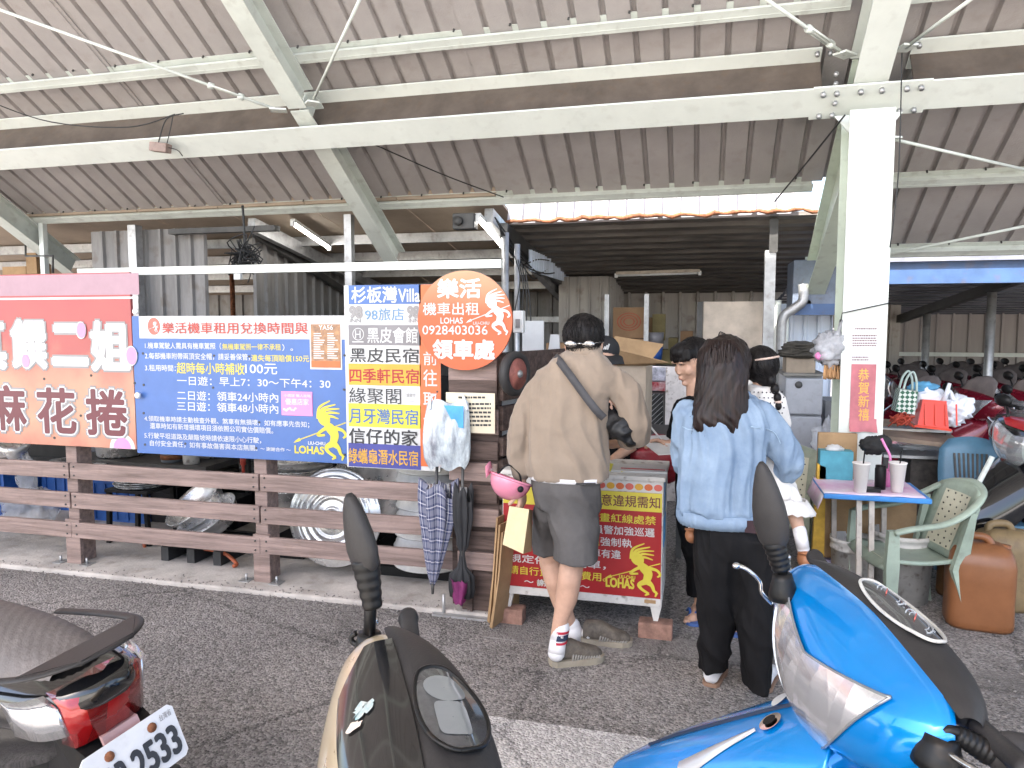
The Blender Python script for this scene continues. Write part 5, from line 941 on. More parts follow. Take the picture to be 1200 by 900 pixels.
m = MB(); crumple(m, W(972, 525, 6.2), .16, (.8, .6, 1.3), 31, .35); tag(obj('clear_sack', m, film), 'clear plastic sack with red things between fridge and column', 'sack'); m = MB(); crumple(m, W(970, 530, 6.25), .08, (1, .6, .8), 33, .3); tag(obj('red_bundle', m, p_maroon), 'dark red bundle inside the clear sack by the column', 'bundle')
# bag and brush on the column
p = W(982, 395, 5.1); t = thing('column_bag', 'grey plastic bag with pink print tied to the column by wire', 'plastic bag', p); m = MB(); crumple(m, W(974, 409, 5.1), .1, (1, .6, 1), 41, .45); m.tube(smoothpath([W(978, 400, 5.1), W(983, 388, 5.08), W(986, 375, 5.05)]), [.03] * 6 + [.012] * 7, 8); obj('film', m, M('grey_film', (.5, .5, .52), .25, alpha=.75, var=.2), t); m = MB(); crumple(m, W(962, 417, 5.08), .035, (1, .7, .8), 43, .3, 18, 12); obj('pink_print', m, p_pink, t)
m = MB(); m.tube([W(985, 377, 5.04), W(987, 367, 5.03), W(1043, 355, 5.03)], .004, 6); obj('tie_wire', m, cable, t)
m = MB(); rnd = random.Random(1)
for k in range(60): x = 966 + rnd.uniform(0, 21); m.tube([W(x, 428, 5.12 + rnd.uniform(-.03, .03)), W(x + rnd.uniform(-2, 2), 444 + rnd.uniform(-2, 1), 5.1 + rnd.uniform(-.04, .04))], .005, 5)
a = W(976, 427, 5.12); t = thing('straw_brush', 'straw brush head hanging beside the column under the grey bag', 'brush', a); obj('bristles', m, M('straw', (.5, .28, .13), .8, var=.2), t); m = MB(); m.box(a + V(0, 0, .03), (.15, .08, .06), None, .01); obj('block', m, dark_steel, t)
# middle back shelf
big = M('carton_brown', (.27, .16, .085), .85, var=.1, scale=3)
o = pbox('printed_carton', 'large brown carton with faint red print on the back shelf', (718, 360), (757, 396), 8.3, .45, big); m = MB(); c = W(737, 377, 8.29)
for k in range(3): r_ = .05 + .035 * k; m.loft([[(c.x + r * math.cos(i * math.pi / 12), 8.295, c.z + r * .75 * math.sin(i * math.pi / 12)) for i in range(24)] for r in (r_, r_ + .015)], (False, False), True, False)
obj('faint_print', m, M('faded_red_print', (.33, .09, .05), .8), o)
pbox('plain_carton', 'long brown carton under the printed carton', (718, 397), (760, 402), 8.28, .5, big); pbox('tan_carton', 'tan carton on the shelf below the printed carton', (716, 403), (751, 425), 8.2, .5, cardb)
pbox('flat_carton', 'olive brown flattened carton hung beside the bright window', (764, 368), (780, 399), 8.5, .05, M('olive_card', (.2, .16, .07), .8)); pbox('stacked_carton', 'small olive carton lower left of the bright window', (783, 396), (794, 410), 8.6, .3, M('olive_card', (0, 0, 0))); pbox('stacked_carton', 'brown upright carton right in front of the bright window', (797, 388), (812, 409), 8.7, .3, big); pbox('stacked_carton', 'olive carton lowest under the bright window', (773, 410), (795, 429), 8.4, .35, M('olive_card', (0, 0, 0)))
m = MB(); q = W(768, 412, 8.2); m.lathe([(0, 0), (.07, 0), (.08, .14), (0, .14)], q - V(0, 0, .09), 20); tag(obj('blue_tub', m, M('tub_blue', (.03, .1, .36), .4)), 'blue plastic tub on the back shelf', 'tub'); m = MB(); q = W(768, 396, 8.25); m.lathe([(0, -.06), (.085, -.06), (.095, .06), (0, .06)], q, 20); tag(obj('grey_tub', m, p_grey), 'dark grey tub behind the blue tub on the back shelf', 'tub')
a, b = W(716, 428, 8.1), W(800, 428, 8.1); t = thing('back_shelf', 'dark steel shelf carrying cartons at the back', 'shelf', (a.x + .4, 8.4, 0)); m = MB(); m.span((a.x - .1, 8.1, a.z - .04), (b.x + .1, 8.75, a.z)); obj('board', m, dark_steel, t)
for X in (W(716, 400, 8.1).x - .05, W(757, 400, 8.1).x, b.x + .05): m = MB(); m.bar((X, 8.12, 0), (X, 8.12, 2.0 if X < b.x else a.z), .05, .05, up=V(0, 1, 0)); obj('upright', m, galv, t)
a, b = W(823, 418, 7.6), W(897, 353, 7.6); m = MB(); m.span((a.x, 7.6, a.z), (b.x, 7.64, b.z), .003); t = tag(obj('pale_board', m, M('stained_board', (.52, .44, .36), .6, var=.14, scale=3)), 'stained pale board raised behind the woman with long hair', 'board'); m = MB(); m.span((a.x - .06, 7.58, a.z - .1), (a.x - .005, 7.66, b.z + .0)); obj('edge', m, dark_steel, t)
a, b = W(826, 520, 7.7), W(896, 420, 7.7); m = MB(); m.span((a.x, 7.7, 0), (b.x, 8.1, b.z), .01); tag(obj('steel_unit', m, galv), 'dull steel kitchen unit under the pale board', 'unit')
pbox('paper_bundle', 'bundle of printed paper in film on the shelf beside the writing man', (762, 431), (787, 446), 7.5, .3, M('print_bundle', (.4, .4, .45), .3, var=.35, scale=14), 'bundle'); pbox('snack_packs', 'packs in silver and red film under the paper bundle', (762, 448), (786, 458), 7.4, .3, M('pack_film', (.5, .4, .4), .2, var=.5, scale=16, col2=(.3, .03, .04)), 'packs')
a, b = W(735, 560, 7.2), W(777, 462, 7.2); t = thing('mesh_cage', 'dark cage with diamond wire mesh behind the counter', 'cage', (a.x, 7.2, 0)); m = MB(); m.span((a.x, 7.25, 0), (b.x, 7.9, b.z)); obj('body', m, M('cage_dark', (.04, .04, .04), .5, var=.3), t); m = MB(); n = 16
for k in range(-n, n):
    for s in (1, -1):
        x = a.x + .05 * k; p = [V(x, 7.235, .1), V(x + s * (b.z - .1), 7.235, b.z)]; lo, hi = (a.x, b.x)
        t0 = max(0, min(1, (lo - p[0].x) / (p[1].x - p[0].x))); t1 = max(0, min(1, (hi - p[0].x) / (p[1].x - p[0].x))); t0, t1 = min(t0, t1), max(t0, t1)
        if t1 - t0 > .05: m.bar(p[0].lerp(p[1], t0), p[0].lerp(p[1], t1), .006, .006)
obj('wire_mesh', m, galv, t)
a, b = W(778, 560, 7.0), W(806, 430, 7.0); m = MB(); m.span((a.x, 7.0, 0), (b.x, 7.05, b.z), .01); tag(obj('rust_spotted_panel', m, M('spotted_white', (.62, .57, .54), .5, dirt=.7)), 'white rust spotted panel behind the writing man', 'panel')
# open carton and slats above the man's shoulder
t = thing('open_carton', 'open pale carton with raised flaps beyond the man\'s right shoulder', 'box', W(735, 440, 5.3)); a, b = W(703, 490, 5.3), W(757, 428, 5.3); m = MB(); m.loft([[(a.x, 5.3, z), (b.x, 5.3, z), (b.x + .02, 5.7, z), (a.x, 5.7, z)] for z in (.9, b.z)], (True, False), True, False); solid(obj('body', m, M('pale_carton', (.42, .34, .26), .8, var=.08), t), .006); m = MB()
m.add([(a.x, 5.3, b.z), (b.x, 5.3, b.z), (b.x + .16, 5.2, b.z + .03), (a.x + .12, 5.2, b.z + .12)], [(0, 1, 2, 3)]); solid(obj('flap', m, cardb, t), .006); m = MB(); m.add([(a.x + .02, 5.7, b.z), (b.x, 5.7, b.z), (b.x + .1, 5.75, b.z + .14), (a.x + .05, 5.75, b.z + .2)], [(0, 1, 2, 3)]); solid(obj('flap', m, cardb, t), .006)
m = MB(); m.span((a.x - .3, 5.25, .86), (b.x + .3, 5.8, .895)); 
for X in (a.x - .25, b.x + .25):
    for Y in (5.3, 5.75): m.span((X - .02, Y - .02, 0), (X + .02, Y + .02, .86))
tag(obj('packing_table', m, dark_steel), 'dark packing table behind the counter under the open carton', 'table')
# clutter seen under things on the left: pale boxes high in the left shed
pbox('wood_block', 'pale wooden block at far left above the red banner', (31, 296), (42, 321), 6.9, .2, cardb, 'block'); pbox('wood_crate', 'pale wooden crate top at far left above the red banner', (3, 312), (30, 322), 6.9, .3, cardb, 'crate')
m = MB(); m.tube([W(30, 280, 6.4), W(30, 300, 6.4), W(62, 300, 6.4), W(62, 320, 6.4)], .012, 8); tag(obj('bent_bracket', m, dark_steel), 'thin dark bent bracket above the red banner', 'bracket')

for i, (p0, p1, Y, lb) in enumerate((((640, 402), (662, 428), 7.8, 'brown carton behind the man in tan, left of his neck'), ((757, 372), (766, 400), 8.6, 'narrow brown carton standing between the printed carton and the olive flat carton'), ((716, 430), (750, 462), 7.9, 'wide brown carton under the back shelf by the cage'), ((800, 410), (822, 432), 8.3, 'tan carton low right under the bright window'), ((826, 420), (860, 438), 7.5, 'small tan carton on the steel unit behind the long haired woman'))): pbox('stacked_carton', lb, p0, p1, Y, .35, (big, cardb)[i % 2])
for i, x in enumerate((665, 688, 700)): m = MB(); a = W(x, 418, 8.9); m.lathe([(0, 0), (.05, 0), (.055, .16), (.02, .2), (.02, .24), (0, .24)], a, 16); tag(obj('jar', m, (p_maroon, p_lgrey, p_steel)[i]), ['dark red jar', 'grey jar', 'blue grey jar'][i] + ' on the partition ledge behind the man in tan', 'jar')
# ------------------------------------------------------------- people
skin = M('skin', (.5, .3, .21), .5, var=.06, scale=14, bump=.1, bscale=180); hair_m = M('black_hair', (.009, .0075, .0075), .5, spec=.25, var=.3, scale=3, stretch=(30, 30, 2)); hair_b = M('brown_hair', (.016, .009, .008), .38, spec=.3, var=.4, scale=3, stretch=(40, 40, 1.5))
tan_j = M('tan_jacket', (.265, .208, .16), .85, spec=.1, var=.05, scale=5, sheen=.2, bump=.12, bscale=300); short_m = M('grey_shorts', (.1, .093, .09), .85, spec=.1, var=.08, bump=.15, bscale=260); denim = M('light_denim', (.25, .325, .42), .88, spec=.1, var=.12, scale=6, col2=(.16, .225, .32), bump=.25, bscale=260); black_c = M('black_trousers', (.011, .0105, .011), .8, spec=.12, var=.15, bump=.1, bscale=200); black_t = M('black_shirt', (.008, .008, .009), .85, spec=.1, var=.1)
sock_w = M('white_sock', (.7, .68, .68), .8, var=.04); sole_m = M('shoe_sole', (.3, .26, .2), .7); shoe_m = M('taupe_shoe', (.12, .1, .08), .75, var=.2, scale=30, bump=.3, bscale=120)
def ellipse_torso(mb, rows, n=28, rot=0.):     # rows: (photo y, left x, right x, Y, depth radius)
    rings = []
    for y, xl, xr, Y, ry in rows:
        a, b = W(xl, y, Y), W(xr, y, Y); c = (a + b) / 2; rx = (b.x - a.x) / 2; ring = []
        for i in range(n):
            th = 2 * math.pi * i / n; e = lambda q: math.copysign(abs(q) ** .85, q); ring.append(c + V(rx * e(math.cos(th)), ry * e(math.sin(th)) + rot * rx * math.cos(th), 0))
        rings.append(ring)
    return mb.loft(rings)
def folds(seed, amp=.009, vx=9., vz=2.2, slant=0.):
    def f(p, n):
        w_ = V(noise.noise(p * 3 + V(seed, 1, 0)), noise.noise(p * 3 + V(2, seed, 0)), 0) * .7
        q = V(p.x * vx + p.z * slant, p.y * vx, p.z * vz) + w_; a = noise.noise(q + V(seed, 0, 0)); b = noise.noise(q * 1.9 + V(0, seed, 3)); c = noise.noise(V(p.x * 5 - p.z * 9, p.y * 6, p.z * 5 + p.x * 7) + V(seed, 3, 1))
        return amp * (1.7 * (.45 - abs(a) * 2.1) + 1.0 * (.4 - abs(b) * 2) + .35 * (.4 - 2 * abs(c))) + .0006 * noise.noise(p * 90)
    return f
def hand(mb, wr, d, n, side, curl=.5, s=1.):    # wrist, finger direction, palm normal, thumb side
    wr, d, n = Vector(wr), Vector(d).normalized(), Vector(n).normalized(); n = (n - d * n.dot(d)).normalized(); t = d.cross(n).normalized() * side
    limb(mb, [(wr, .024 * s), (wr + d * .04 * s, .022 * s)], 10)
    for k, (o, L) in enumerate(((-.03, .058), (-.01, .07), (.01, .074), (.03, .066))):
        kn = wr + d * (.085 - .006 * abs(k - 2)) * s + t * o * s; mb.cyl(wr + d * .02 * s + t * o * .6 * s, kn, .016 * s, .0125 * s, 8); p = kn; q = [(p, .0115 * s)]; a = curl * .6
        for j, f in enumerate((.45, .32, .25)): v = d * math.cos(a) + n * math.sin(a); p = p + v * (L * f * 1.15 * s); q.append((p, (.0098 - .001 * j) * s)); a += curl
        limb(mb, q, 8)
    b = wr + d * .02 * s + t * .022 * s; limb(mb, [(b, .015 * s), (b + (d * .7 + t * .75 + n * .2) * .038 * s, .0125 * s), (b + (d * .9 + t * .75 + n * .55) * .066 * s, .0105 * s)], 8); return mb
def frustum(rows, n=24):                         # rows: (centre, rx, ry)
    m = MB(); m.loft([m.ring(c, rx, ry, n) for c, rx, ry in rows]); return m
def shoe(mb, heel, toe, wd, h):                  # low shoe from heel to toe on the ground
    heel, toe = Vector(heel), Vector(toe); d = (toe - heel); L = d.length; d.normalize(); s = V(-d.y, d.x, 0); rows = []
    for u, w_, z in ((0, .55, .75), (.06, .8, .95), (.2, .84, 1), (.42, .9, .95), (.62, 1, .68), (.8, .98, .52), (.93, .75, .42), (1, .4, .28)):
        c = heel + d * (L * u); ring = []
        for i in range(16):
            th = 2 * math.pi * i / 16; zz = math.sin(th); ring.append(c + s * (wd / 2 * w_ * math.copysign(abs(math.cos(th)) ** .7, math.cos(th))) + V(0, 0, max(.006, (.5 + .5 * zz) * h * z)))
        rows.append(ring)
    return mb.loft(rows)
def sole(mb, heel, toe, wd, th=.022):
    heel, toe = Vector(heel), Vector(toe); d = (toe - heel); L = d.length; d.normalize(); s = V(-d.y, d.x, 0); P = []
    for u, w_ in ((-.02, .3), (0, .6), (.08, .85), (.25, .88), (.45, .9), (.65, 1.05), (.82, 1.02), (.95, .75), (1.01, .4)): P.append((heel + d * (L * u), w_ * wd / 2))
    out = [p + s * w_ for p, w_ in P] + [p - s * w_ for p, w_ in P[::-1]]; return mb.prism([V(p.x, p.y, .001) for p in out], th, V(0, 0, 1))
def tufts(par, mat, c, rad, n, seed, keep, L=.045, r=.0016, lift=.006, flow=V(0, 0, -1)):   # short strands lying over the skull
    m = MB(); rnd = random.Random(seed); k = 0
    while k < n:
        d = V(rnd.gauss(0, 1), rnd.gauss(0, 1), rnd.gauss(0, 1)).normalized()
        if not keep(d): continue
        k += 1; E = lambda q: c + V(q.x * rad[0], q.y * rad[1], q.z * rad[2]); f = (flow + V(d.x, d.y, 0) * .55 + V(rnd.gauss(0, .25), rnd.gauss(0, .25), rnd.gauss(0, .1))); f = (f - d * f.dot(d)); f = f.normalized() if f.length > .05 else V(1, 0, 0); s_ = L * rnd.uniform(.6, 1.3) / rad[0]
        p0 = E(d); p1 = E((d + f * s_ * .5).normalized()); p2 = E((d + f * s_).normalized()); u = (p1 - c).normalized(); m.tube(smoothpath([p0, p1 + u * lift * .5, p2 + u * lift * rnd.uniform(.4, 1.5)], 3), [r, r, r, r * .9, r * .7, r * .45, r * .15], 5)
    return obj('hair_strands', m, mat, par)
# --- man in the tan jacket
Ym = 3.5; man = thing('person', 'man in tan jacket and grey shorts seen from behind at the counter', 'person', (-.62, Ym, 0))
b = MB(); P = lambda x, y, dy=0.: W(x, y, Ym + dy)
hc = P(684, 397, .03); limb(b, [(P(684, 420), .058), (P(685, 405, .02), .056)]); b.ball(hc + V(0, .0, -.005), .083, (.93, 1.1, 1.2)); b.ball(hc + V(0, .05, -.06), .055, (.95, 1, 1.1))
for s in (-1, 1): b.ball(hc + V(s * .085, .0, -.03), .02, (.45, 1, 1.7), 10, 8)
b.ball(hc + V(0, .105, -.045), .015, (.8, 1, 1.3), 10, 8)
ellipse_torso(b, [(430, 650, 712, Ym, .06), (470, 640, 705, Ym, .08), (557, 634, 702, Ym, .09), (596, 642, 700, Ym + .01, .09)])
kneeR, kneeL = P(670, 662, -.01), P(643, 658, .22)
limb(b, [(P(678, 590), .09), (kneeR, .06), (P(667, 680, -.03), .058), (P(664, 700, -.03), .056), (P(658, 722, -.05), .04), (P(653, 744, -.06), .034), (P(652, 762, -.08), .034)], 16)
limb(b, [(P(655, 588, .08), .05), (P(645, 625, .18), .05), (kneeL, .052), (P(650, 682, .2), .052), (P(657, 705, .22), .047), (P(670, 735, .24), .034), (P(676, 748, .25), .034)], 16)
wl, wr_ = P(611, 570), P(729, 519, .2)
limb(b, [(P(636, 450), .036), (P(609, 508), .036), (wl, .026)]); limb(b, [(P(714, 452), .036), (P(746, 500, .04), .036), (wr_, .027)])
hand(b, wl, V(.1, -.15, -1), V(-1, .2, 0), -1, .75); hand(b, wr_, V(-.85, .3, -.2), V(0, .5, .8), 1, .6)
body = link('body', sculpt(b, .0065, 3), skin, man)
# hair with strands
b = MB(); b.ball(hc + V(0, -.006, .024), .1, (.95, 1.08, 1.0), 32, 20); b.ball(hc + V(0, -.03, -.02), .086, (.95, .82, .72), 24, 16); b.ball(hc + V(.02, .05, .07), .06, (1.2, 1, .6), 20, 12)
h0 = link('hair', sculpt(b, .006, 3, disp=lambda p, n: .0045 * noise.noise(V(p.x * 60, p.y * 60, p.z * 9)) + .005 * noise.noise(p * 18)), hair_m, body); tufts(h0, hair_m, hc + V(0, -.006, .02), (.097, .108, .1), 620, 3, lambda d: d.z > -.25 - .5 * max(0, -d.y), .05, .0017); tufts(h0, hair_m, hc + V(0, -.03, -.02), (.084, .074, .066), 160, 4, lambda d: d.y < -.2, .04, .0016)
m = MB()
for s in (-1, 1): m.ball(hc + V(s * .04 - .004, -.1, -.022), .032, (1.05, .3, .55), 16, 10)
m.tube([hc + V(-.012, -.108, -.02), hc + V(.008, -.108, -.02)], .004, 6)
for s in (-1, 1): m.tube(smoothpath([hc + V(s * .068, -.09, -.018), hc + V(s * .092, -.03, -.015), hc + V(s * .093, .03, -.02)]), .003, 6)
link('sunglasses', m.mesh('sunglasses'), M('mirror_lens', (.55, .53, .52), .08, metal=.9, var=.5, scale=30, col2=(.02, .02, .02)), body)
# jacket
b = MB(); ellipse_torso(b, [(559, 619, 713, Ym + .01, .135), (540, 618, 713, Ym, .13), (500, 619, 711, Ym, .128), (465, 622, 714, Ym, .126), (445, 628, 726, Ym, .12), (430, 637, 722, Ym, .1), (420, 652, 712, Ym, .085), (411, 662, 703, Ym + .01, .07)], 36)
limb(b, [(P(639, 443), .058), (P(623, 472), .064), (P(608, 508, -.01), .06), (P(607, 535), .053), (P(612, 553), .046)], 18)
limb(b, [(P(716, 444), .07), (P(735, 462, .01), .072), (P(747, 496, .03), .068), (P(746, 510, .07), .062), (P(734, 514, .16), .05)], 18)
jk = link('jacket', sculpt(b, .0075, 4, disp=lambda p, n: folds(3, .0095, 9, 1.1, 2.0)(p, n) + .0022 * noise.noise(V(p.x * 14 + p.z * 16, p.y * 10, p.z * 12 - p.x * 6))), tan_j, body)
m = MB(); c = P(684, 409, .01); rows = [[c + V(.088 * s_ * math.cos(t * math.pi / 12), .075 * s_ * math.sin(t * math.pi / 12), z + .006 * math.cos(t * .7)) for t in range(24)] for z, s_ in ((-.035, 1.08), (-.005, 1.0), (.018, .93), (.012, .86))]; m.grid(rows, True, True); solid(obj('collar', m, tan_j, jk), .006)
m = MB(); P0 = ellipse_torso(MB(), [(556, 621, 711, Ym, .13), (561, 622, 710, Ym, .128)]); m.merge(P0); obj('white_shirt', m, sock_w, body)
# shorts
def joined(name, meshes):
    b_ = bmesh.new()
    for q in meshes: b_.from_mesh(q)
    me = bpy.data.meshes.new(name); b_.to_mesh(me); b_.free(); me.polygons.foreach_set('use_smooth', [True] * len(me.polygons)); return me
b = MB(); ellipse_torso(b, [(556, 624, 704, Ym, .12), (575, 624, 705, Ym, .125), (592, 626, 704, Ym + .01, .12), (600, 640, 702, Ym + .0, .1)]); b.merge(frustum([(P(668, 580), .11, .12), (P(671, 606, -.005), .128, .125), (P(675, 635, -.03), .113, .105), (P(675, 657, -.04), .112, .1)])); m1 = sculpt(b, .0075, 3, disp=folds(8, .0065, 10, 1.5, 3))
b = MB(); b.merge(frustum([(P(654, 580, .02), .1, .1), (P(647, 604, .09), .098, .1), (P(642, 628, .18), .09, .09), (P(643, 648, .21), .086, .086)])); m2 = sculpt(b, .0075, 3, disp=folds(9, .0065, 10, 1.5, 3))
sh = link('shorts', joined('shorts', [m1, m2]), short_m, body)
m = MB(); a = [W(x, y, Ym - .124) for x, y in ((672, 566), (698, 566), (698, 568), (672, 568))]; m.prism(a, .004); obj('pocket_seam', m, M('seam_dark', (.03, .028, .03), .8), sh)
# socks and shoes
m = MB(); hR = G(645, 779); hR.z = 0; tR = G(706, 772); tR.z = 0; hL = V(hR.x + .11, hR.y + .3, 0); tL = hL + V(.26, .02, 0)
for pts in ([(P(658, 735, -.055), .04), (P(654, 750, -.07), .04), (P(652, 765, -.085), .042)], [(P(671, 733, .24), .04), (P(676, 748, .25), .042)]): limb(m, pts, 18)
sk = obj('socks', m, sock_w, body)
def band(y0, y1, mat, nm):
    m = MB(); rows = []
    for y in (y0, y1):
        t = (y - 735) / 30; c = P(658 - 6 * t, y, -.055 - .03 * t); rows.append([c + V(.0418 * math.cos(i * math.pi / 12), .0418 * math.sin(i * math.pi / 12), 0) for i in range(24)])
    m.grid(rows, True, True); obj(nm, m, mat, sk)
band(737, 740, M('sock_red', (.4, .02, .04), .8), 'red_stripe'); band(741, 748, M('sock_navy', (.02, .03, .06), .8), 'navy_stripe'); band(749.5, 752.5, M('sock_red', (0, 0, 0)), 'red_stripe')
m = MB(); letter(m, 'Vans', P(649, 746.5, -.105), V(.97, -.05, -.02).normalized(), V(0, 0, 1), .045, .018, .04) if False else letter(m, 'Vocal', P(648, 747, -.103), V(1, 0, 0), V(0, 0, 1), .05, .017, .02); obj('sock_lettering', m, sock_w, sk)
for h_, t_ in ((hR, tR), (hL, tL)):
    m = MB(); shoe(m, h_ + V(.005, 0, .02), t_ - V(.01, 0, -.02), .105, .105); q = obj('shoe', m, shoe_m, body); m = MB(); sole(m, h_, t_, .112, .032); obj('sole', m, sole_m, q); k = MB(); d = (t_ - h_).normalized(); s = V(d.y, -d.x, 0)
    for i in range(11): u = .36 + .05 * i; c = h_ + d * ((t_ - h_).length * u); k.tube([c + s * .048 + V(0, 0, .03), c + s * .044 + V(.006, 0, .055 - .002 * i), c + s * .022 + V(.012, 0, .072 - .0035 * i)], .005, 6)
    obj('cord_weave', k, M('grey_cord', (.3, .28, .25), .8), q); m = MB(); m.ball(h_ + d * .035 + V(0, 0, .05), .04, (1, 1, .8)); obj('heel_counter', m, sock_w, q)
# bag and strap
t = thing('crossbody_bag', 'black crossbody bag with grey strap slung over the man\'s back', 'bag', P(722, 500, .05)); b = MB(); limb(b, [(P(713, 492, .02), .05), (P(728, 503, .0), .062), (P(738, 512, .03), .05)]); link('pouch', sculpt(b, .01, 4, disp=folds(5, .008, 16, 14)), M('bag_nylon', (.014, .014, .015), .5, var=.15), t)
st = [P(650, 417, .01), P(656, 424, -.1), P(668, 440, -.147), P(684, 462, -.153), P(698, 480, -.15), P(708, 490, -.12)]; sp_ = smoothpath(st, 8); m = MB(); m.grid([[p + V(.013, 0, .013) for p in sp_], [p + V(-.013, 0, -.013) for p in sp_]]); solid(obj('strap', m, M('strap_grey', (.06, .058, .062), .7), t), .004)
# helmet and paper bag in his left hand
t = thing('pink_helmet', 'glossy pink open helmet held upside down in the man\'s left hand', 'helmet', P(597, 574, -.02)); c = P(597, 568, -.03); rt_ = Matrix.Rotation(R(16), 3, 'Y') @ Matrix.Rotation(R(-14), 3, 'X'); pk = M('pink_gloss', (.7, .24, .33), .18, var=.03, coat=.6)
def bowl(r, sc, z0, n=36, m_=12): return [[c + rt_ @ V(r * sc[0] * math.cos(2 * math.pi * i / n) * math.cos(a), r * sc[1] * math.sin(2 * math.pi * i / n) * math.cos(a), z0 - r * sc[2] * math.sin(a)) for i in range(n)] for a in [math.pi / 2 * k / m_ for k in range(m_)] + [math.pi / 2 * .995]]
m = MB(); m.loft(bowl(.105, (1, 1.1, 1.0), .03), (False, True)); q = solid(obj('shell', m, pk, t), .006)
m = MB(); m.loft(bowl(.092, (1, 1.1, .9), .028), (False, True)); obj('lining', m, black_t, t); m = MB(); m.tube([c + rt_ @ V(.106 * math.cos(i * math.pi / 18), .116 * math.sin(i * math.pi / 18), .03) for i in range(37)], .006, 8); obj('rim', m, pk, t)
m = MB(); m.grid([[c + rt_ @ V(-.1 - .028 * v, .1 * (2 * u - 1) * (1 - .3 * v), .03 + .05 * v - .03 * (2 * u - 1) ** 2) for u in [i / 10 for i in range(11)]] for v in (0, .5, 1)]); solid(obj('visor', m, pk, t), .004)
m = MB(); m.lathe([(0, 0), (.016, 0), (.014, .006), (0, .008)], c + rt_ @ V(.075, -.09, .0), 16, rt_ @ V(.4, -.9, 0)); obj('stud', m, black_pl, t); m = MB(); m.tube(smoothpath([c + rt_ @ V(-.06, -.08, .03), c + rt_ @ V(-.03, -.05, .09), c + rt_ @ V(.03, -.03, .07), c + rt_ @ V(.06, -.06, .035)]), .009, 8, True, .4); obj('chin_strap', m, black_pl, t)
m = MB(); m.add([c + rt_ @ V(.02, -.102, .034), c + rt_ @ V(.06, -.095, .036), c + rt_ @ V(.045, -.1, .005)], [(0, 1, 2)]); solid(obj('yellow_tag', m, p_yel, t), .002)
t = thing('paper_bag', 'pale yellow paper bag hanging from the man\'s left hand', 'paper bag', P(604, 620, -.05)); a = [W(*q, Ym - .06) for q in ((589, 638), (613, 649), (620, 597), (597, 593))]; m = MB(); m.prism(a, .004); obj('front_sheet', m, M('cream_paper', (.66, .55, .33), .7, var=.06), t); a = [W(613, 649, Ym - .055), W(623, 646, Ym + .06), W(624, 598, Ym + .05), W(620, 597, Ym - .055)]; m = MB(); m.prism(a, .004, V(-.5, .8, 0)); obj('side_sheet', m, cardb, t)
# --- woman in denim
Yw_ = 3.35; wo = thing('person', 'woman in light denim jacket and black trousers with long dark hair', 'person', (.15, Yw_, 0)); P = lambda x, y, dy=0.: W(x, y, Yw_ + dy)
b = MB(); hc = P(851, 425, .03); limb(b, [(P(850, 470), .05), (P(851, 445), .048)]); b.ball(hc, .085, (.93, 1.1, 1.2)); b.ball(hc + V(0, .05, -.05), .055); b.ball(hc + V(.0, .1, -.03), .014)
ellipse_torso(b, [(482, 818, 886, Yw_, .06), (520, 815, 885, Yw_, .08), (600, 815, 885, Yw_, .1)]); limb(b, [(P(845, 610), .07), (P(838, 700, .02), .05), (P(838, 778, .05), .032)]); limb(b, [(P(872, 610), .07), (P(885, 700), .05), (P(886, 785, -.03), .032)])
wR, wL = P(897, 566, .2), P(820, 560, .25); limb(b, [(P(888, 490), .034), (P(922, 545, .03), .034), (wR, .026)]); limb(b, [(P(816, 492), .034), (P(802, 540, .08), .034), (wL, .026)]); hand(b, wR, V(-.9, .2, .1), V(0, -.3, 1), -1, .6, .9); hand(b, wL, V(.9, .1, .1), V(0, -.3, 1), 1, .6, .9)
body = link('body', sculpt(b, .0075, 3), skin, wo)
b = MB(); b.ball(hc + V(0, -.004, .016), .106, (.98, 1.08, 1.05), 32, 20)
rows = []
for y, xl, xr, ry, dy in ((398, 828, 868, .08, .02), (412, 819, 875, .105, 0), (430, 816, 878, .105, -.02), (450, 815, 878, .09, -.045), (470, 813, 877, .078, -.06), (488, 811, 875, .07, -.075), (500, 811, 872, .055, -.085), (511, 818, 866, .04, -.09), (517, 828, 860, .02, -.092)): a, q = P(xl, y, dy), P(xr, y, dy); c = (a + q) / 2; rows.append([c + V((q.x - a.x) / 2 * math.copysign(abs(math.cos(t)) ** .8, math.cos(t)), ry * math.copysign(abs(math.sin(t)) ** .8, math.sin(t)), 0) for t in [2 * math.pi * i / 32 for i in range(32)]])
b.loft(rows)
hr = link('hair', sculpt(b, .006, 4, disp=lambda p, n: .005 * noise.noise(V(p.x * 55 + 6 * noise.noise(p * 5), p.y * 55, p.z * 4)) + .0025 * noise.noise(V(p.x * 140, p.y * 140, p.z * 8)) + .006 * noise.noise(p * 11)), hair_b, body)
m = MB(); rnd = random.Random(4)
for k in range(330):
    u = rnd.random(); x0 = 820 + 54 * u; yb = 523 - 34 * abs(u - .55) ** 1.4 * 1.6 + rnd.uniform(-16, 6); xb_ = 810 + 66 * u + rnd.gauss(0, 3); w_ = rnd.uniform(.0018, .004); bow = rnd.uniform(-4, 4); d0 = -.075 * (1 - (2 * u - 1) ** 2) ** .5
    m.tube(smoothpath([P(820 + 54 * u * .9 + 3, 397 + 75 * (u - .5) ** 2 + rnd.uniform(0, 28), d0 * 1.15 - .02 - rnd.uniform(0, .012)), P(x0 - 2 + bow, 450, d0 - .035 - rnd.uniform(0, .016)), P((x0 + xb_) / 2 + bow, 482, -.05 + d0 * .8 - rnd.uniform(0, .02)), P(xb_, yb, -.06 + d0 * .6 - rnd.uniform(-.02, .03))], 5), [w_] * 6 + [w_ * .9] * 5 + [w_ * .7, w_ * .5, w_ * .35, w_ * .2, .0004], 5)
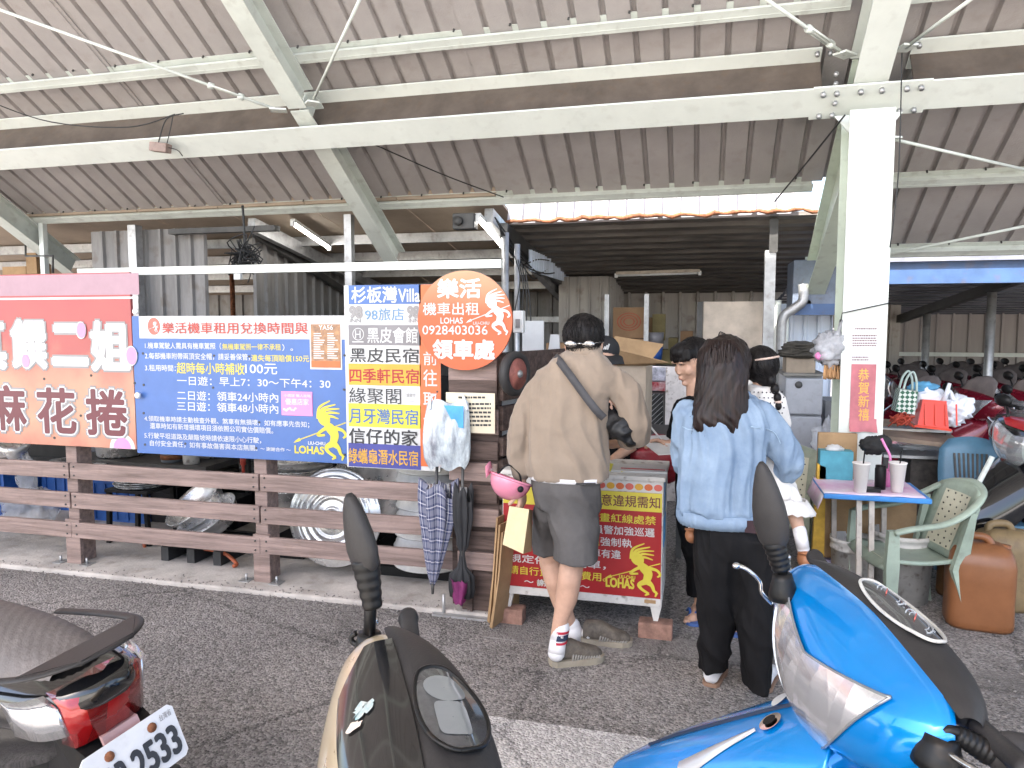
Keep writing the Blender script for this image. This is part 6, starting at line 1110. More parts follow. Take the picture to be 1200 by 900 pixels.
for k in range(8): u = rnd.random(); m.tube(smoothpath([P(838 + 12 * u, 397, 0), P(843 + 5 * u, 388 + 2 * u, 0), P(852 + 5 * u, 396, .0)], 5), .0015, 5)
obj('hair_strands', m, hair_b, hr)
b = MB(); ellipse_torso(b, [(599, 795, 892, Yw_ + .0, .14), (594, 792, 893, Yw_, .155), (560, 794, 893, Yw_, .16), (520, 798, 897, Yw_, .15), (495, 797, 905, Yw_, .14), (478, 803, 903, Yw_, .115), (466, 822, 888, Yw_, .085), (457, 836, 870, Yw_ + .01, .065)], 36)
limb(b, [(P(893, 484), .068), (P(908, 508, .01), .068), (P(924, 542, .03), .062), (P(919, 553, .08), .055), (P(905, 560, .16), .042)], 18); limb(b, [(P(808, 486), .066), (P(800, 515, .04), .06), (P(800, 545, .1), .055), (P(812, 556, .2), .042)], 18)
jk = link('jacket', sculpt(b, .0075, 4, disp=lambda p, n: folds(6, .0115, 12, .9, .8)(p, n) + .0015 * noise.noise(V(p.x * 20 + p.z * 12, p.y * 14, p.z * 12))), denim, body)
rows = [(613, 796, 892, Yw_, .138), (606, 793, 895, Yw_, .15), (597, 793, 895, Yw_, .15)]; b = ellipse_torso(MB(), rows, 120); 
for i, v in enumerate(b.v): th = math.atan2(v[1] - Yw_, v[0] - .15); k = 1 + .02 * math.sin(th * 60); b.v[i] = (.15 + (v[0] - .15) * k, Yw_ + (v[1] - Yw_) * k, v[2])
obj('hem_band', b, denim, jk)
def seam(pts, par, nm='seam'): m = MB(); m.tube(smoothpath(pts, 5), .0022, 5); obj(nm, m, M('denim_seam', (.3, .4, .52), .8), par)
seam([P(880, 500, -.14), P(905, 505, -.07), P(915, 520, -.055)], jk); seam([P(800, 500, -.115), P(806, 503, -.135), P(813, 504, -.15)], jk)
b = MB(); ellipse_torso(b, [(600, 815, 888, Yw_, .115), (625, 815, 892, Yw_, .125), (650, 817, 900, Yw_, .115)])
for rows in ([(P(843, 625), .108, .12), (P(842, 660), .104, .115), (P(840, 700, .01), .088, .1), (P(838, 750, .03), .076, .085), (P(837, 774, .05), .068, .075), (P(836, 784, .05), .068, .075)], [(P(879, 625), .1, .12), (P(883, 660), .098, .112), (P(885, 700, -.01), .088, .1), (P(886, 750, -.02), .076, .095), (P(887, 790, -.03), .066, .09), (P(887, 805, -.035), .066, .095)]): b.merge(frustum(rows))
link('trousers', sculpt(b, .009, 4, disp=folds(11, .009, 9, 2.5, 3)), black_c, body)
a = [P(x, y, -.128) for x, y in ((872, 610), (891, 611), (891, 626), (873, 624))]; m = MB(); m.prism(a, .006); obj('maroon_patch', m, M('maroon_cloth', (.035, .016, .02), .8), body)
for hx, hy, dy in ((832, 800, -.02), (893, 806, -.04)): h_ = G(hx, hy); h_.z = 0; h_.y -= .045; t_ = h_ + V(.05, .22, 0); m = MB(); shoe(m, h_ + V(0, 0, .015), t_ + V(0, 0, .015), .09, .08); q = obj('shoe', m, sock_w, body); m = MB(); sole(m, h_, t_, .092, .018); obj('sole', m, M('gum_sole', (.25, .15, .1), .7), q)
# --- child on her arm
ch = thing('person', 'small child in white dotted dress carried on the woman\'s arm', 'person', W(893, 560, Yw_ + .2)); Yc_ = Yw_ + .17; P = lambda x, y, dy=0.: W(x, y, Yc_ + dy); b = MB()
hc = P(892, 430, .03); b.ball(hc, .074, (.95, 1.1, 1.12)); limb(b, [(hc - V(0, 0, .06), .035), (P(893, 465), .04)]); limb(b, [(P(892, 475), .07), (P(890, 520), .08), (P(895, 555), .09)]); limb(b, [(P(905, 555, .0), .06), (P(922, 585, -.06), .045), (P(931, 602, -.08), .034), (P(936, 620, -.09), .027), (P(940, 640, -.09), .024), (P(942, 652, -.1), .026)]); limb(b, [(P(870, 555, .05), .055), (P(835, 585, .06), .045), (P(818, 605, .02), .03), (P(814, 622, .02), .024)]); limb(b, [(P(912, 475, -.02), .03), (P(917, 505, .05), .026), (P(900, 530, .12), .02)]); b.ball(hc + V(.05, .062, -.02), .012)
hand(b, P(900, 530, .12), V(-.8, .4, -.2), V(0, 0, 1), 1, .6, .55)
body = link('body', sculpt(b, .0065, 3), skin, ch)
b = MB(); b.ball(hc + V(-.004, -.008, .012), .084, (.98, 1.06, 1.05), 28, 18); b.ball(P(898, 444, .0), .045, (1, .9, 1)); h2 = link('hair', sculpt(b, .006, 3, disp=lambda p, n: .003 * noise.noise(V(p.x * 70, p.y * 70, p.z * 14))), hair_m, body)
tufts(h2, hair_m, hc + V(-.004, -.008, .012), (.082, .088, .087), 300, 8, lambda d: d.y < .4 and d.z > -.6, .05, .0013, .002, V(.5, -.2, -.6)); m = MB(); pts = [P(903, 446, -.03), P(908, 456, -.06), P(911, 466, -.07), P(912, 476, -.07), P(911, 486, -.065), P(909, 493, -.06)]
for i, p in enumerate(pts): m.ball(p, .022 - .0022 * i, (1, .9, 1.25), 14, 8)
obj('pigtail', m, hair_m, h2); m = MB(); m.tube(smoothpath([hc + V(-.078, -.03, .025), hc + V(-.03, -.085, .035), hc + V(.03, -.086, .045), hc + V(.072, -.03, .05)]), .005, 8); m.ball(P(912, 471, -.072), .014, (1.1, 1, .5), 10, 6); obj('hair_band', m, M('pale_band', (.6, .45, .38), .5), h2)
b = MB(); ellipse_torso(b, [(452, 878, 905, Yc_, .05), (460, 874, 914, Yc_, .075), (485, 872, 918, Yc_, .095), (530, 868, 920, Yc_, .11), (560, 868, 930, Yc_, .13), (578, 872, 933, Yc_ - .04, .12)]); limb(b, [(P(908, 470, -.01), .045), (P(916, 495, .03), .042)]); limb(b, [(P(905, 560, -.01), .085), (P(923, 586, -.06), .066)])
dr = link('dress', sculpt(b, .008, 4, disp=folds(13, .006, 14, 3)), M('dress_white', (.66, .63, .6), .8, var=.04), body)
m = MB(); rnd = random.Random(6)
for i in range(9):
    for j in range(5): q = P(878 + i * 4.6 + (2 if j % 2 else 0), 458 + j * 6, 0); m.ball(V(q.x, Yc_ - .088 + .03 * abs(i - 4) / 4 - .0025 * j, q.z), .0035, (1, .6, 1), 8, 5)
obj('dots', m, p_dark, dr); m = MB(); c = P(926, 590, -.065); m.grid([[c + V((.07 + .014 * j + .006 * math.sin(i * 2.5)) * math.cos(i * math.pi / 18), (.065 + .012 * j + .006 * math.sin(i * 2.5)) * math.sin(i * math.pi / 18), .03 - .02 * j - .012 * math.cos(i * math.pi / 18) + .004 * math.sin(i * 3.1)) for i in range(36)] for j in range(4)], True, True); solid(obj('frill', m, M('dress_white', (0, 0, 0)), dr), .003)
tan_l = M('tan_leather', (.36, .15, .07), .5, var=.1)
for (a, s1, tx, ty, dyy) in (((937, 622), (941, 642), 943, 655, -.1), ((815, 612), (813, 622), 811, 627, .0)):
    m = MB(); limb(m, [(P(*a, dyy), .029), (P(*s1, dyy), .028)]); q = obj('sock', m, sock_w, body); m = MB(); c = P(tx, ty, dyy - .02); m.ball(c, .034, (.95, 1.5, 1.1), 18, 12) ; s_ = obj('shoe', m, tan_l, body); m = MB(); m.tube([c + V(-.03, -.03, .035), c + V(0, -.055, .04), c + V(.032, -.03, .035)], .006, 6); obj('ankle_strap', m, tan_l, s_)
# --- man writing
Yh = 4.1; wm = thing('person', 'man in black writing on a clipboard beside the counter', 'person', (.03, Yh, 0)); P = lambda x, y, dy=0.: W(x, y, Yh + dy); b = MB()
hc = P(811, 423); fd = V(-.8, -.55, -.35).normalized(); sd_ = V(-fd.y, fd.x, 0).normalized(); ud = fd.cross(sd_) * -1; ud = ud if ud.z > 0 else -ud; F = lambda f, s, u: hc + fd * f + sd_ * s + ud * u
b.ball(hc + V(.01, .0, .01), .088, (1, 1, 1.1), 24, 16); limb(b, [(F(.035, 0, -.03), .066), (F(.045, 0, -.085), .042)], 16); limb(b, [(F(.088, 0, .004), .01), (F(.1, 0, -.03), .0125)], 10)
for s in (-1, 1): b.ball(F(.085, s * .034, .022), .014, (1.5, 1.5, .55), 10, 8); b.ball(F(.066, s * .044, -.025), .024, (1, 1, 1.2), 12, 8); b.ball(F(-.005, s * .088, -.02), .02, (.7, .9, 1.5), 10, 8); b.ball(F(.1, s * .012, -.034), .009, (1, 1, .8), 8, 6)
b.ball(F(.09, 0, -.062), .014, (1.5, 1.5, .5), 12, 6); b.ball(F(.087, 0, -.073), .014, (1.4, 1.4, .5), 12, 6); b.ball(F(.078, 0, -.1), .02, (1.1, 1.1, .8), 12, 8)
limb(b, [(P(815, 465), .05), (P(814, 445), .046)]); ellipse_torso(b, [(476, 803, 836, Yh, .06), (510, 797, 840, Yh, .09), (530, 797, 845, Yh, .1)]); wr1, wr2 = P(783, 521, -.12), P(806, 528, -.15)
limb(b, [(P(806, 484, -.02), .034), (P(793, 520, -.03), .034), (wr1, .026)]); limb(b, [(P(834, 486), .034), (P(832, 525, -.08), .04), (wr2, .027)])
hand(b, wr1, V(-.8, -.1, .25), V(-.2, -.4, -1), -1, .75, .9); hand(b, wr2, V(-1, -.1, 0), V(0, -.2, 1), 1, .45, .9)
f1, f2 = G(814, 722), G(862, 734); f1.z = f2.z = 0
limb(b, [(P(812, 535), .08), (P(812, 612), .05), (f1 + V(.03, .02, .25), .042), (f1 + V(.03, .02, .07), .036)]); limb(b, [(P(838, 535), .08), (P(846, 612, -.03), .05), (f2 + V(0, .03, .25), .042), (f2 + V(0, .03, .07), .036)])
for f in (f1, f2):
    limb(b, [(f + V(.02, .05, .04), .034), (f + V(0, -.04, .036), .03), (f + V(-.01, -.1, .028), .026)])
    for k in range(5): limb(b, [(f + V(-.045 + .018 * k, -.1 + .006 * abs(k - 1), .024), .011), (f + V(-.05 + .019 * k, -.138 + .01 * k * (k > 1), .02), .0095 if k else .012)], 8)
body = link('body', sculpt(b, .0055, 3), skin, wm)
b = MB(); b.ball(F(-.028, 0, .026), .098, (1, 1, 1), 28, 18); b.ball(F(.02, 0, .058), .074, (1.15, 1.15, .8), 24, 14)
for k in range(9): s = -1 + k / 4; limb(b, [(F(.05, s * .07, .075), .024), (F(.086 - .02 * s * s, s * .078, .036 + .004 * (k % 3)), .016)], 8)
h3 = link('hair', sculpt(b, .0055, 3, disp=lambda p, n: .0035 * noise.noise(V(p.x * 70, p.y * 70, p.z * 12))), hair_m, body)
tufts(h3, hair_m, F(-.028, 0, .026), (.096, .096, .097), 420, 9, lambda d: d.z > -.35, .055, .0015)
m = MB()
for s in (-1, 1): m.tube([F(.094, s * .018, .029), F(.09, s * .035, .035), F(.08, s * .05, .029)], [.002, .0035, .0015], 6)
obj('eyebrows', m, hair_m, body); m = MB()
for s in (-1, 1): m.ball(F(.0935, s * .032, .0155), .0085, (1.2, 1.2, .35), 10, 6)
obj('eyes', m, p_dark, body); m = MB(); m.tube([F(.1, -.014, -.069), F(.1065, 0, -.0665), F(.1, .014, -.069)], .003, 6); obj('lips', m, M('lip', (.34, .14, .11), .5), body)
b = MB(); ellipse_torso(b, [(552, 794, 846, Yh, .13), (540, 792, 846, Yh, .13), (500, 791, 846, Yh, .12), (478, 797, 842, Yh, .09), (464, 803, 832, Yh, .07)], 28); limb(b, [(P(801, 480, -.02), .06), (P(792, 518, -.03), .056), (P(788, 521, -.08), .042)], 14); limb(b, [(P(836, 482), .06), (P(832, 524, -.07), .055), (P(818, 527, -.11), .042)], 14); link('shirt', sculpt(b, .01, 4, disp=folds(17, .008, 10, 3)), black_t, body)
b = MB(); ellipse_torso(b, [(530, 795, 846, Yh, .12), (560, 795, 850, Yh, .12)])
for f, x in ((f1, 812), (f2, 838)): b.merge(frustum([(P(x, 545), .1, .12), (P(812 if x < 820 else 844, 612), .09, .1), (f + V(.025 if x < 820 else 0, .03, .3), .078, .085), (f + V(.025 if x < 820 else 0, .03, .12), .072, .08)]))
link('trousers', sculpt(b, .01, 4, disp=folds(19, .008, 10, 3)), black_t, body)
for f in (f1, f2):
    m = MB(); sole(m, f + V(.02, .09, 0), f + V(-.008, -.155, 0), .1, .016); q = obj('flip_flop', m, M('flip_blue', (.06, .12, .32), .6), body); m = MB()
    for s in (-1, 1): m.tube(smoothpath([f + V(-.02, -.1, .035), f + V(s * .03, -.06, .068), f + V(s * .048 + .005, .0, .03)]), .008, 6, True, .6)
    obj('thong', m, M('thong_blue', (.04, .1, .32), .5), q)
c = P(780, 521, -.16); m = MB(); m.box(c, (.22, .3, .006), Matrix.Rotation(.5, 3, 'Z') @ Matrix.Rotation(.16, 3, 'X')); t = tag(obj('clipboard', m, p_white), 'white clipboard held by the man in black writing', 'clipboard'); q = P(771, 509, -.15); m = MB(); m.cyl(q + V(-.05, -.01, .055), q + V(.02, .01, -.035), .005, n=8); tag(obj('white_pen', m, p_white), 'white pen in the writing man\'s hand', 'pen')
# --- person in the black cap
Yk_ = 4.55; cp = thing('person', 'person in black cap mostly hidden beyond the man in tan jacket', 'person', (-.45, Yk_, 0)); P = lambda x, y, dy=0.: W(x, y, Yk_ + dy); b = MB(); hc = P(709, 416); fd = V(.5, -.75, -.3).normalized(); sd_ = V(-fd.y, fd.x, 0).normalized(); ud = V(0, 0, 1); F = lambda f, s, u: hc + fd * f + sd_ * s + ud * u
b.ball(hc, .086, (.95, 1.05, 1.15), 20, 14); limb(b, [(F(.035, 0, -.05), .06), (F(.04, 0, -.085), .04)]); limb(b, [(F(.09, 0, -.01), .011), (F(.1, 0, -.035), .014)]); limb(b, [(hc - V(0, 0, .05), .05), (P(705, 455), .052)]); ellipse_torso(b, [(462, 672, 738, Yk_, .08), (500, 676, 736, Yk_, .1), (530, 678, 735, Yk_, .1)]); wA = P(716, 540, -.2); wB = P(690, 540, -.2)
limb(b, [(P(738, 470), .045), (P(744, 520), .04), (wA, .026)]); limb(b, [(P(672, 470), .045), (P(668, 520), .04), (wB, .026)]); hand(b, wA, V(-.3, -1, 0), V(0, 0, -1), 1, .4, .9); hand(b, wB, V(.3, -1, 0), V(0, 0, -1), -1, .4, .9)
for x in (690, 724): limb(b, [(P(x, 530), .085), (P(x, 595), .06), (V(P(x, 700).x, Yk_, .08), .04), (V(P(x, 700).x, Yk_ - .12, .04), .035)])
for s in (-1, 1): b.ball(F(-.005, s * .085, -.02), .02, (.7, .9, 1.5), 10, 8); b.ball(F(.1, s * .012, -.04), .009, (1, 1, .8), 8, 6)
body = link('body', sculpt(b, .0075, 3), skin, cp); b = MB(); b.ball(F(-.006, 0, .03), .095, (1, 1, .95), 24, 16); cc = link('cap', sculpt(b, .008, 3), M('cap_black', (.016, .016, .018), .7, var=.1), body); m = MB(); m.grid([[F(.075 + .075 * v * math.cos(u * 1.2), .085 * math.sin(u * 1.3), .03 - .035 * v - .02 * u * u) for u in [i / 5 - 1 for i in range(11)]] for v in (0, .5, 1)]); solid(obj('peak', m, M('cap_black', (0, 0, 0)), cc), .004); m = MB(); q = F(.082, -.03, .075)
for k in range(3): m.bar(q + V(.012 * k - .016, -.012, -.012), q + V(.012 * k - .006, -.006, .006 + .008 * k), .007, .007)
obj('white_stripes', m, p_white, cc); b = MB(); ellipse_torso(b, [(545, 674, 738, Yk_, .13), (520, 670, 740, Yk_, .12), (478, 666, 744, Yk_, .1), (460, 682, 730, Yk_, .07)], 28); limb(b, [(P(738, 474), .058), (P(745, 518), .055)]); limb(b, [(P(672, 474), .058), (P(666, 518), .055)]); link('shirt', sculpt(b, .01, 4, disp=folds(23, .008, 10, 3)), black_t, body); b = MB(); ellipse_torso(b, [(525, 674, 738, Yk_, .12), (555, 674, 740, Yk_, .12)])
for x in (690, 724): b.merge(frustum([(P(x, 540), .09, .1), (P(x, 595), .075, .09), (V(P(x, 700).x, Yk_, .1), .065, .07)]))
link('trousers', sculpt(b, .01, 4), black_c, body)
# ------------------------------------------------------------- scooters (built at the origin: x ahead, y left, z up; then placed, turned and leaned)
blk_plastic = M('scooter_black_plastic', (.009, .009, .0095), .36, spec=.28, var=.15, scale=8, dirt=.1); grey_plastic = M('scooter_grey_plastic', (.032, .03, .03), .46, spec=.25, var=.12, scale=6, bump=.08, bscale=200); rubber = M('tyre_rubber', (.02, .02, .02), .75, var=.2); chrome = M('chrome', (.75, .75, .76), .12, metal=1., var=.05); seat_m = M('seat_vinyl', (.03, .028, .028), .5, var=.12, bump=.2, bscale=80)
def paint_m(n, c, r=.2, metal=.35): return M(n, c, r, metal=metal, var=.03, coat=.9, bump=.02, bscale=8)
blue_p = paint_m('blue_metallic', (.0, .235, .68)); beige_p = paint_m('champagne_paint', (.5, .41, .28), .28); black_p = paint_m('gloss_black', (.01, .01, .011), .14, .1); red_p = paint_m('wine_paint', (.17, .008, .02), .25, .2)
def lens_mat(name, c, c2, tr=.35):
    m = bpy.data.materials.new(name); m.use_nodes = True; n = m.node_tree.nodes; L = m.node_tree.links; p = n['Principled BSDF']; tc = n.new('ShaderNodeTexCoord'); mp = n.new('ShaderNodeMapping'); mp.inputs['Scale'].default_value = (1, 1, .32); L.new(tc.outputs['Object'], mp.inputs[0])
    v = n.new('ShaderNodeTexVoronoi'); v.inputs['Scale'].default_value = 17; L.new(mp.outputs[0], v.inputs['Vector']); mx = n.new('ShaderNodeMix'); mx.data_type = 'RGBA'; mx.inputs['A'].default_value = c2 + (1,); mx.inputs['B'].default_value = c + (1,)
    s = n.new('ShaderNodeSeparateColor'); L.new(v.outputs['Color'], s.inputs[0]); L.new(s.outputs[0], mx.inputs['Factor']); L.new(mx.outputs['Result'], p.inputs['Base Color']); p.inputs['Metallic'].default_value = .75; p.inputs['Roughness'].default_value = .16; p.inputs['Coat Weight'].default_value = 1; p.inputs['Coat Roughness'].default_value = .03
    b = n.new('ShaderNodeBump'); b.inputs['Strength'].default_value = .3; b.inputs['Distance'].default_value = .012; L.new(v.outputs['Distance'], b.inputs['Height']); L.new(b.outputs[0], p.inputs['Normal']); return m
lens_clear = lens_mat('headlight_lens', (.97, .97, .98), (.62, .63, .66)); lens_red = lens_mat('tail_lens', (.3, .004, .006), (.1, .001, .002)); lens_red.node_tree.nodes['Principled BSDF'].inputs['Metallic'].default_value = .2; lens_amber = M('amber_lens', (.75, .28, .02), .2, var=.1, coat=1)
CT = [(-.07, .06), (-.02, .058), (.04, .026), (.078, -.03), (.1, -.1), (.095, -.165), (.06, -.2)]       # cowl section: ahead, up
CE = [(-.06, .03), (-.035, .034), (-.01, .024), (.008, .002), (.012, -.022), (.004, -.045), (-.02, -.055)]
def cowl_point(u, t, off=0., hw=.335):
    k = max(0, 1 - abs(u / hw) ** 1.8) ** .75; i = min(int(t * 6), 5); f = t * 6 - i
    def at(P): 
        a, b, c, d = P[max(i - 1, 0)], P[i], P[i + 1], P[min(i + 2, 6)]
        return [.5 * ((2 * b[q]) + (c[q] - a[q]) * f + (2 * a[q] - 5 * b[q] + 4 * c[q] - d[q]) * f * f + (3 * b[q] - a[q] - 3 * c[q] + d[q]) * f ** 3) for q in (0, 1)]
    e, c = at(CE), at(CT); tp = 1 - .8 * max(0, (abs(u) / hw - .8) / .2) ** 2; x = -.03 + (e[0] + (c[0] - e[0]) * k + .03) * tp; z = (e[1] + (c[1] - e[1]) * k) * tp; th = -1.2 + 2.6 * t
    return V(x + off * math.cos(th) * .9, u, z + off * -math.sin(th))
def scooter(name, label, loc, head, steer, paint, lean=8, panel=None, hz=1.0, fine=True, hl0=0., seat=True, group=None, dash=(M('dash_rim', (.5, .49, .46), .3), 0), tail=True, seatmat=None, mirrors=True):
    o = thing(name, label, 'scooter', (0, 0, 0), group); Rs = Matrix.Rotation(R(steer), 3, 'Z'); T = lambda p: Rs @ Vector(p) + V(0, 0, hz); nu, ntt = (33, 25) if fine else (13, 9)
    def surf(u0, u1, t0, t1, off, n=nu, m_=ntt, f0=None, f1=None):
        mb = MB(); mb.grid([[T(cowl_point(u0 + (u1 - u0) * i / (n - 1), (lambda a, b: a + (b - a) * j / (m_ - 1))(f0(u0 + (u1 - u0) * i / (n - 1)) if f0 else t0, f1(u0 + (u1 - u0) * i / (n - 1)) if f1 else t1), off)) for i in range(n)] for j in range(m_)]); return mb
    cw = solid(obj('handlebar_cowl', surf(-.335, .335, 0, 1, 0), paint, o), .006, 1)
    hw = .245; up_ = lambda u: hl0 + (1 - hl0) * .31 + .15 * (1 - hl0) * max(0, 1 - abs(u) / hw) ** .7; lo_ = lambda u: hl0 + (1 - hl0) * .315 + (1 - hl0) * .63 * max(0, 1 - (abs(u) / hw) ** 1.9) ** .8
    hl = obj('headlight', surf(-hw * .995, hw * .995, 0, 0, .016, 41 if fine else 13, 13 if fine else 5, up_, lo_), lens_clear, o)
    if fine:
        m = MB(); n = 50; pts = [T(cowl_point(-hw + 2 * hw * i / n, up_(-hw + 2 * hw * i / n), .017)) for i in range(n + 1)] + [T(cowl_point(hw - 2 * hw * i / n, lo_(hw - 2 * hw * i / n), .017)) for i in range(n + 1)]; m.tube(pts, .0028, 6, False); obj('headlight_rim', m, M('clear_rim', (.3, .32, .34), .15, metal=.5), hl)
    if panel: obj('front_panel', surf(-.25, .25, .0, .5, .013, f1=lambda u: .35 - 1.3 * max(0, abs(u) - .14)), panel, cw)
    # rear hood with instruments
    HP = [(-.055, .064), (-.09, .074), (-.14, .06), (-.19, .02), (-.2, -.06)]; m = MB()
    def hood(u, s, off=0.): k = max(0, 1 - abs(u / .328) ** 2.2) ** .7; i = min(int(s * 4), 3); f = s * 4 - i; x = HP[i][0] + (HP[i + 1][0] - HP[i][0]) * f; z = HP[i][1] + (HP[i + 1][1] - HP[i][1]) * f; return T((-.05 + (x + .05) * (.25 + .75 * k) - off * .1, u, .028 + (z - .028) * (.25 + .75 * k) + off))
    m.grid([[hood(-.325 + .65 * i / 24, j / 8) for i in range(25)] for j in range(9)]); hd = obj('dash_hood', m, grey_plastic, o); sub(hd, 1)
    if dash:
        dk = .82 if dash[1] else 1.; ov = lambda a, ru, rs: hood(dk * ru * math.cos(a), .42 + rs * math.sin(a), .008)
        m = MB(); m.tube([ov(2 * math.pi * i / 40, .135, .3) for i in range(41)], .0038, 8, False); q = obj('dash_rim', m, dash[0], hd); m = MB(); m.grid([[ov(2 * math.pi * i / 36, .132 * r_, .29 * r_) for i in range(36)] for r_ in (1, .7, .4, .02)], True, True); obj('instrument_glass', m, M('dash_glass', (.06, .062, .065), .06, var=.2, scale=20, coat=1), q); m = MB()
        if dash[1]:
            for c0, ru, rs in ((-.05, .045, .17), (.045, .05, .13)): m.grid([[hood(dk * c0 + dk * ru * r_ * math.copysign(abs(math.cos(t)) ** (1 if c0 < 0 else .4), math.cos(t)), .42 + rs * r_ * math.copysign(abs(math.sin(t)) ** (1 if c0 < 0 else .4), math.sin(t)), .0095) for t in [2 * math.pi * i / 24 for i in range(24)]] for r_ in (1, .5, .02)], True, True)
            obj('display_window', m, M('lcd_grey', (.2, .215, .22), .12, var=.05, scale=6, coat=1), q)
        else:
            for c0 in (-.055, .06):
                for rr_ in (.05, .036): m.tube([hood(c0 + rr_ * math.cos(i * math.pi / 10), .45 + 2.6 * rr_ * math.sin(i * math.pi / 10 - .4), .0095) for i in range(14)], .0011 if rr_ < .04 else .0016, 5)
                for i in range(9): e_ = i * math.pi / 8 - .3; m.tube([hood(c0 + r2 * math.cos(e_), .45 + 2.6 * r2 * math.sin(e_), .0095) for r2 in (.041, .047)], .001, 4)
            obj('dial_marks', m, M('dial_print', (.4, .42, .44), .4), q); k_ = MB()
            for c0 in (-.055, .06): k_.tube([hood(c0, .4, .0105), hood(c0 - .03, .5, .0105)], .0015, 5)
            obj('dial_needles', k_, p_sal, q)
    # bars, grips, levers
    for s in (-1, 1):
        m = MB(); m.tube([T((-.06, s * .2, -.005)), T((-.1, s * .3, -.0)), T((-.105, s * .32, .0))], .013, 10); b_ = obj('handlebar', m, dark_steel, o)
        m = MB(); m.tube([T((-.1, s * .29, 0)), T((-.102, s * .3, 0)), T((-.11, s * .4, .002)), T((-.11, s * .405, .002)), T((-.111, s * .42, .002)), T((-.111, s * .424, .002))], [.017, .019, .0185, .022, .021, .012], 16); obj('grip', m, grey_plastic, b_)
        m = MB(); m.tube(smoothpath([T((-.05, s * .27, -.015)), T((-.02, s * .31, -.012)), T((-.025, s * .37, -.004)), T((-.04, s * .42, .004))]), .006, 8, True, 1.); m.ball(T((-.04, s * .42, .004)), .009, n=10, m=8); obj('brake_lever', m, chrome, b_)
    if mirrors:
        for s in (-1, 1):
            m = MB(); a = T((-.02, s * .22, .03)); m.tube([a, a + V(0, 0, .05), T((-.04, s * .26, .1)), T((-.04, s * .28, .12))], [.018, .01, .008, .008], 8); q = obj('mirror_stalk', m, blk_plastic, o); m = MB(); m.ball(T((-.04, s * .31, .15)), .062, (.45, 1, .7), 14, 10); obj('mirror_head', m, blk_plastic, q)
    # column, leg shield, nose, floor, body
    m = MB(); NS = [(-.02, .86, .19, .12), (.06, .83, .2, .2), (.16, .77, .185, .24), (.28, .69, .165, .27), (.4, .61, .14, .26), (.5, .535, .1, .22), (.58, .47, .05, .16), (.62, .43, .02, .1)]; nose = lambda x, zt, w_, dz, a, off=0: V(x + off * .4, (w_ + off) * math.copysign(abs(math.sin(a)) ** .8, math.sin(a)), zt - dz + (dz + off) * max(0, math.cos(a)) ** .7 if abs(a) < 1.571 else zt - dz)
    m.grid([[nose(x, zt, w_, dz, -math.pi / 2 + math.pi * i / 20) for i in range(21)] for x, zt, w_, dz in NS]); ns = solid(obj('front_fairing', m, paint, o), .006, 1); sub(ns, 1)
    m = MB(); m.grid([[(-.04 - .06 * (1 - v) + .05 * abs(u) ** 2, .19 * u * (1 - .25 * v), .36 + .46 * v) for u in [i / 6 - 1 for i in range(13)]] for v in [j / 8 for j in range(9)]]); solid(obj('leg_shield', m, paint, o), .02)
    m = MB(); m.span((-.56, -.15, .28), (-.06, .15, .33), .012); obj('floorboard', m, blk_plastic, o)
    m = MB(); m.tube([(.02, 0, .9), (.09, 0, .5)], .03, 10); obj('steering_column', m, dark_steel, o)
    def wheel(x, nm): 
        m = MB(); m.lathe([(.15, -.035), (.2, -.045), (.222, -.02), (.225, 0), (.222, .02), (.2, .045), (.15, .035)], (x, 0, .225), 28, V(0, 1, 0), (False, False)); w_ = obj(nm, m, rubber, o); m = MB(); m.lathe([(.15, -.03), (.145, -.01), (.145, .01), (.15, .03)], (x, 0, .225), 24, V(0, 1, 0), (False, False)); m.lathe([(0, -.03), (.04, -.03), (.04, .03), (0, .03)], (x, 0, .225), 14, V(0, 1, 0))
        for k in range(5): a = k * 2 * math.pi / 5; m.bar((x, 0, .225), (x + .146 * math.cos(a), 0, .225 + .146 * math.sin(a)), .02, .026, up=V(0, 1, 0))
        obj('rim', m, galv, w_)
    wheel(.27, 'front_wheel'); wheel(-1.02, 'rear_wheel')
    m = MB(); m.grid([[(.27 + (.245 + .01 * (1 - abs(b))) * math.cos(a), .065 * b, .225 + (.245 + .02 * (1 - b * b)) * math.sin(a)) for b in (-1, -.7, 0, .7, 1)] for a in [R(15 + 13 * k) for k in range(12)]]); solid(obj('front_fender', m, paint, o), .004); m = MB()
    for s in (-1, 1): m.tube([(.1, s * .07, .5), (.27, s * .07, .225)], .016, 8)
    obj('fork', m, dark_steel, o)
    m = MB(); m.loft([[(x, y * w_, z) for y, z in ((-1, z0), (-1.05, (z0 + z1) / 2), (-.85, z1), (.85, z1), (1.05, (z0 + z1) / 2), (1, z0))] for x, w_, z0, z1 in ((-.5, .14, .34, .62), (-.7, .18, .36, .72), (-1.0, .17, .46, .74), (-1.25, .11, .56, .75), (-1.36, .06, .63, .745))]); obj('rear_body', m, paint, o)
    if seat: m = MB(); m.grid([[(x, w_ * u, z + .045 * (1 - abs(u) ** 3)) for u in [i / 5 - 1 for i in range(11)]] for x, w_, z in ((-.4, .07, .74), (-.46, .12, .755), (-.62, .15, .75), (-.78, .15, .745), (-.84, .145, .775), (-1.0, .14, .785), (-1.15, .12, .785), (-1.24, .08, .77))])
    if seat: solid(obj('seat', m, seatmat or seat_m, o), .05)
    m = MB(); m.span((-.9, -.12, .16), (-.62, .12, .36), .02); m.tube([(-.75, -.14, .2), (-1.0, -.17, .24), (-1.3, -.17, .3)], [.03, .05, .05], 12); obj('engine', m, dark_steel, o)
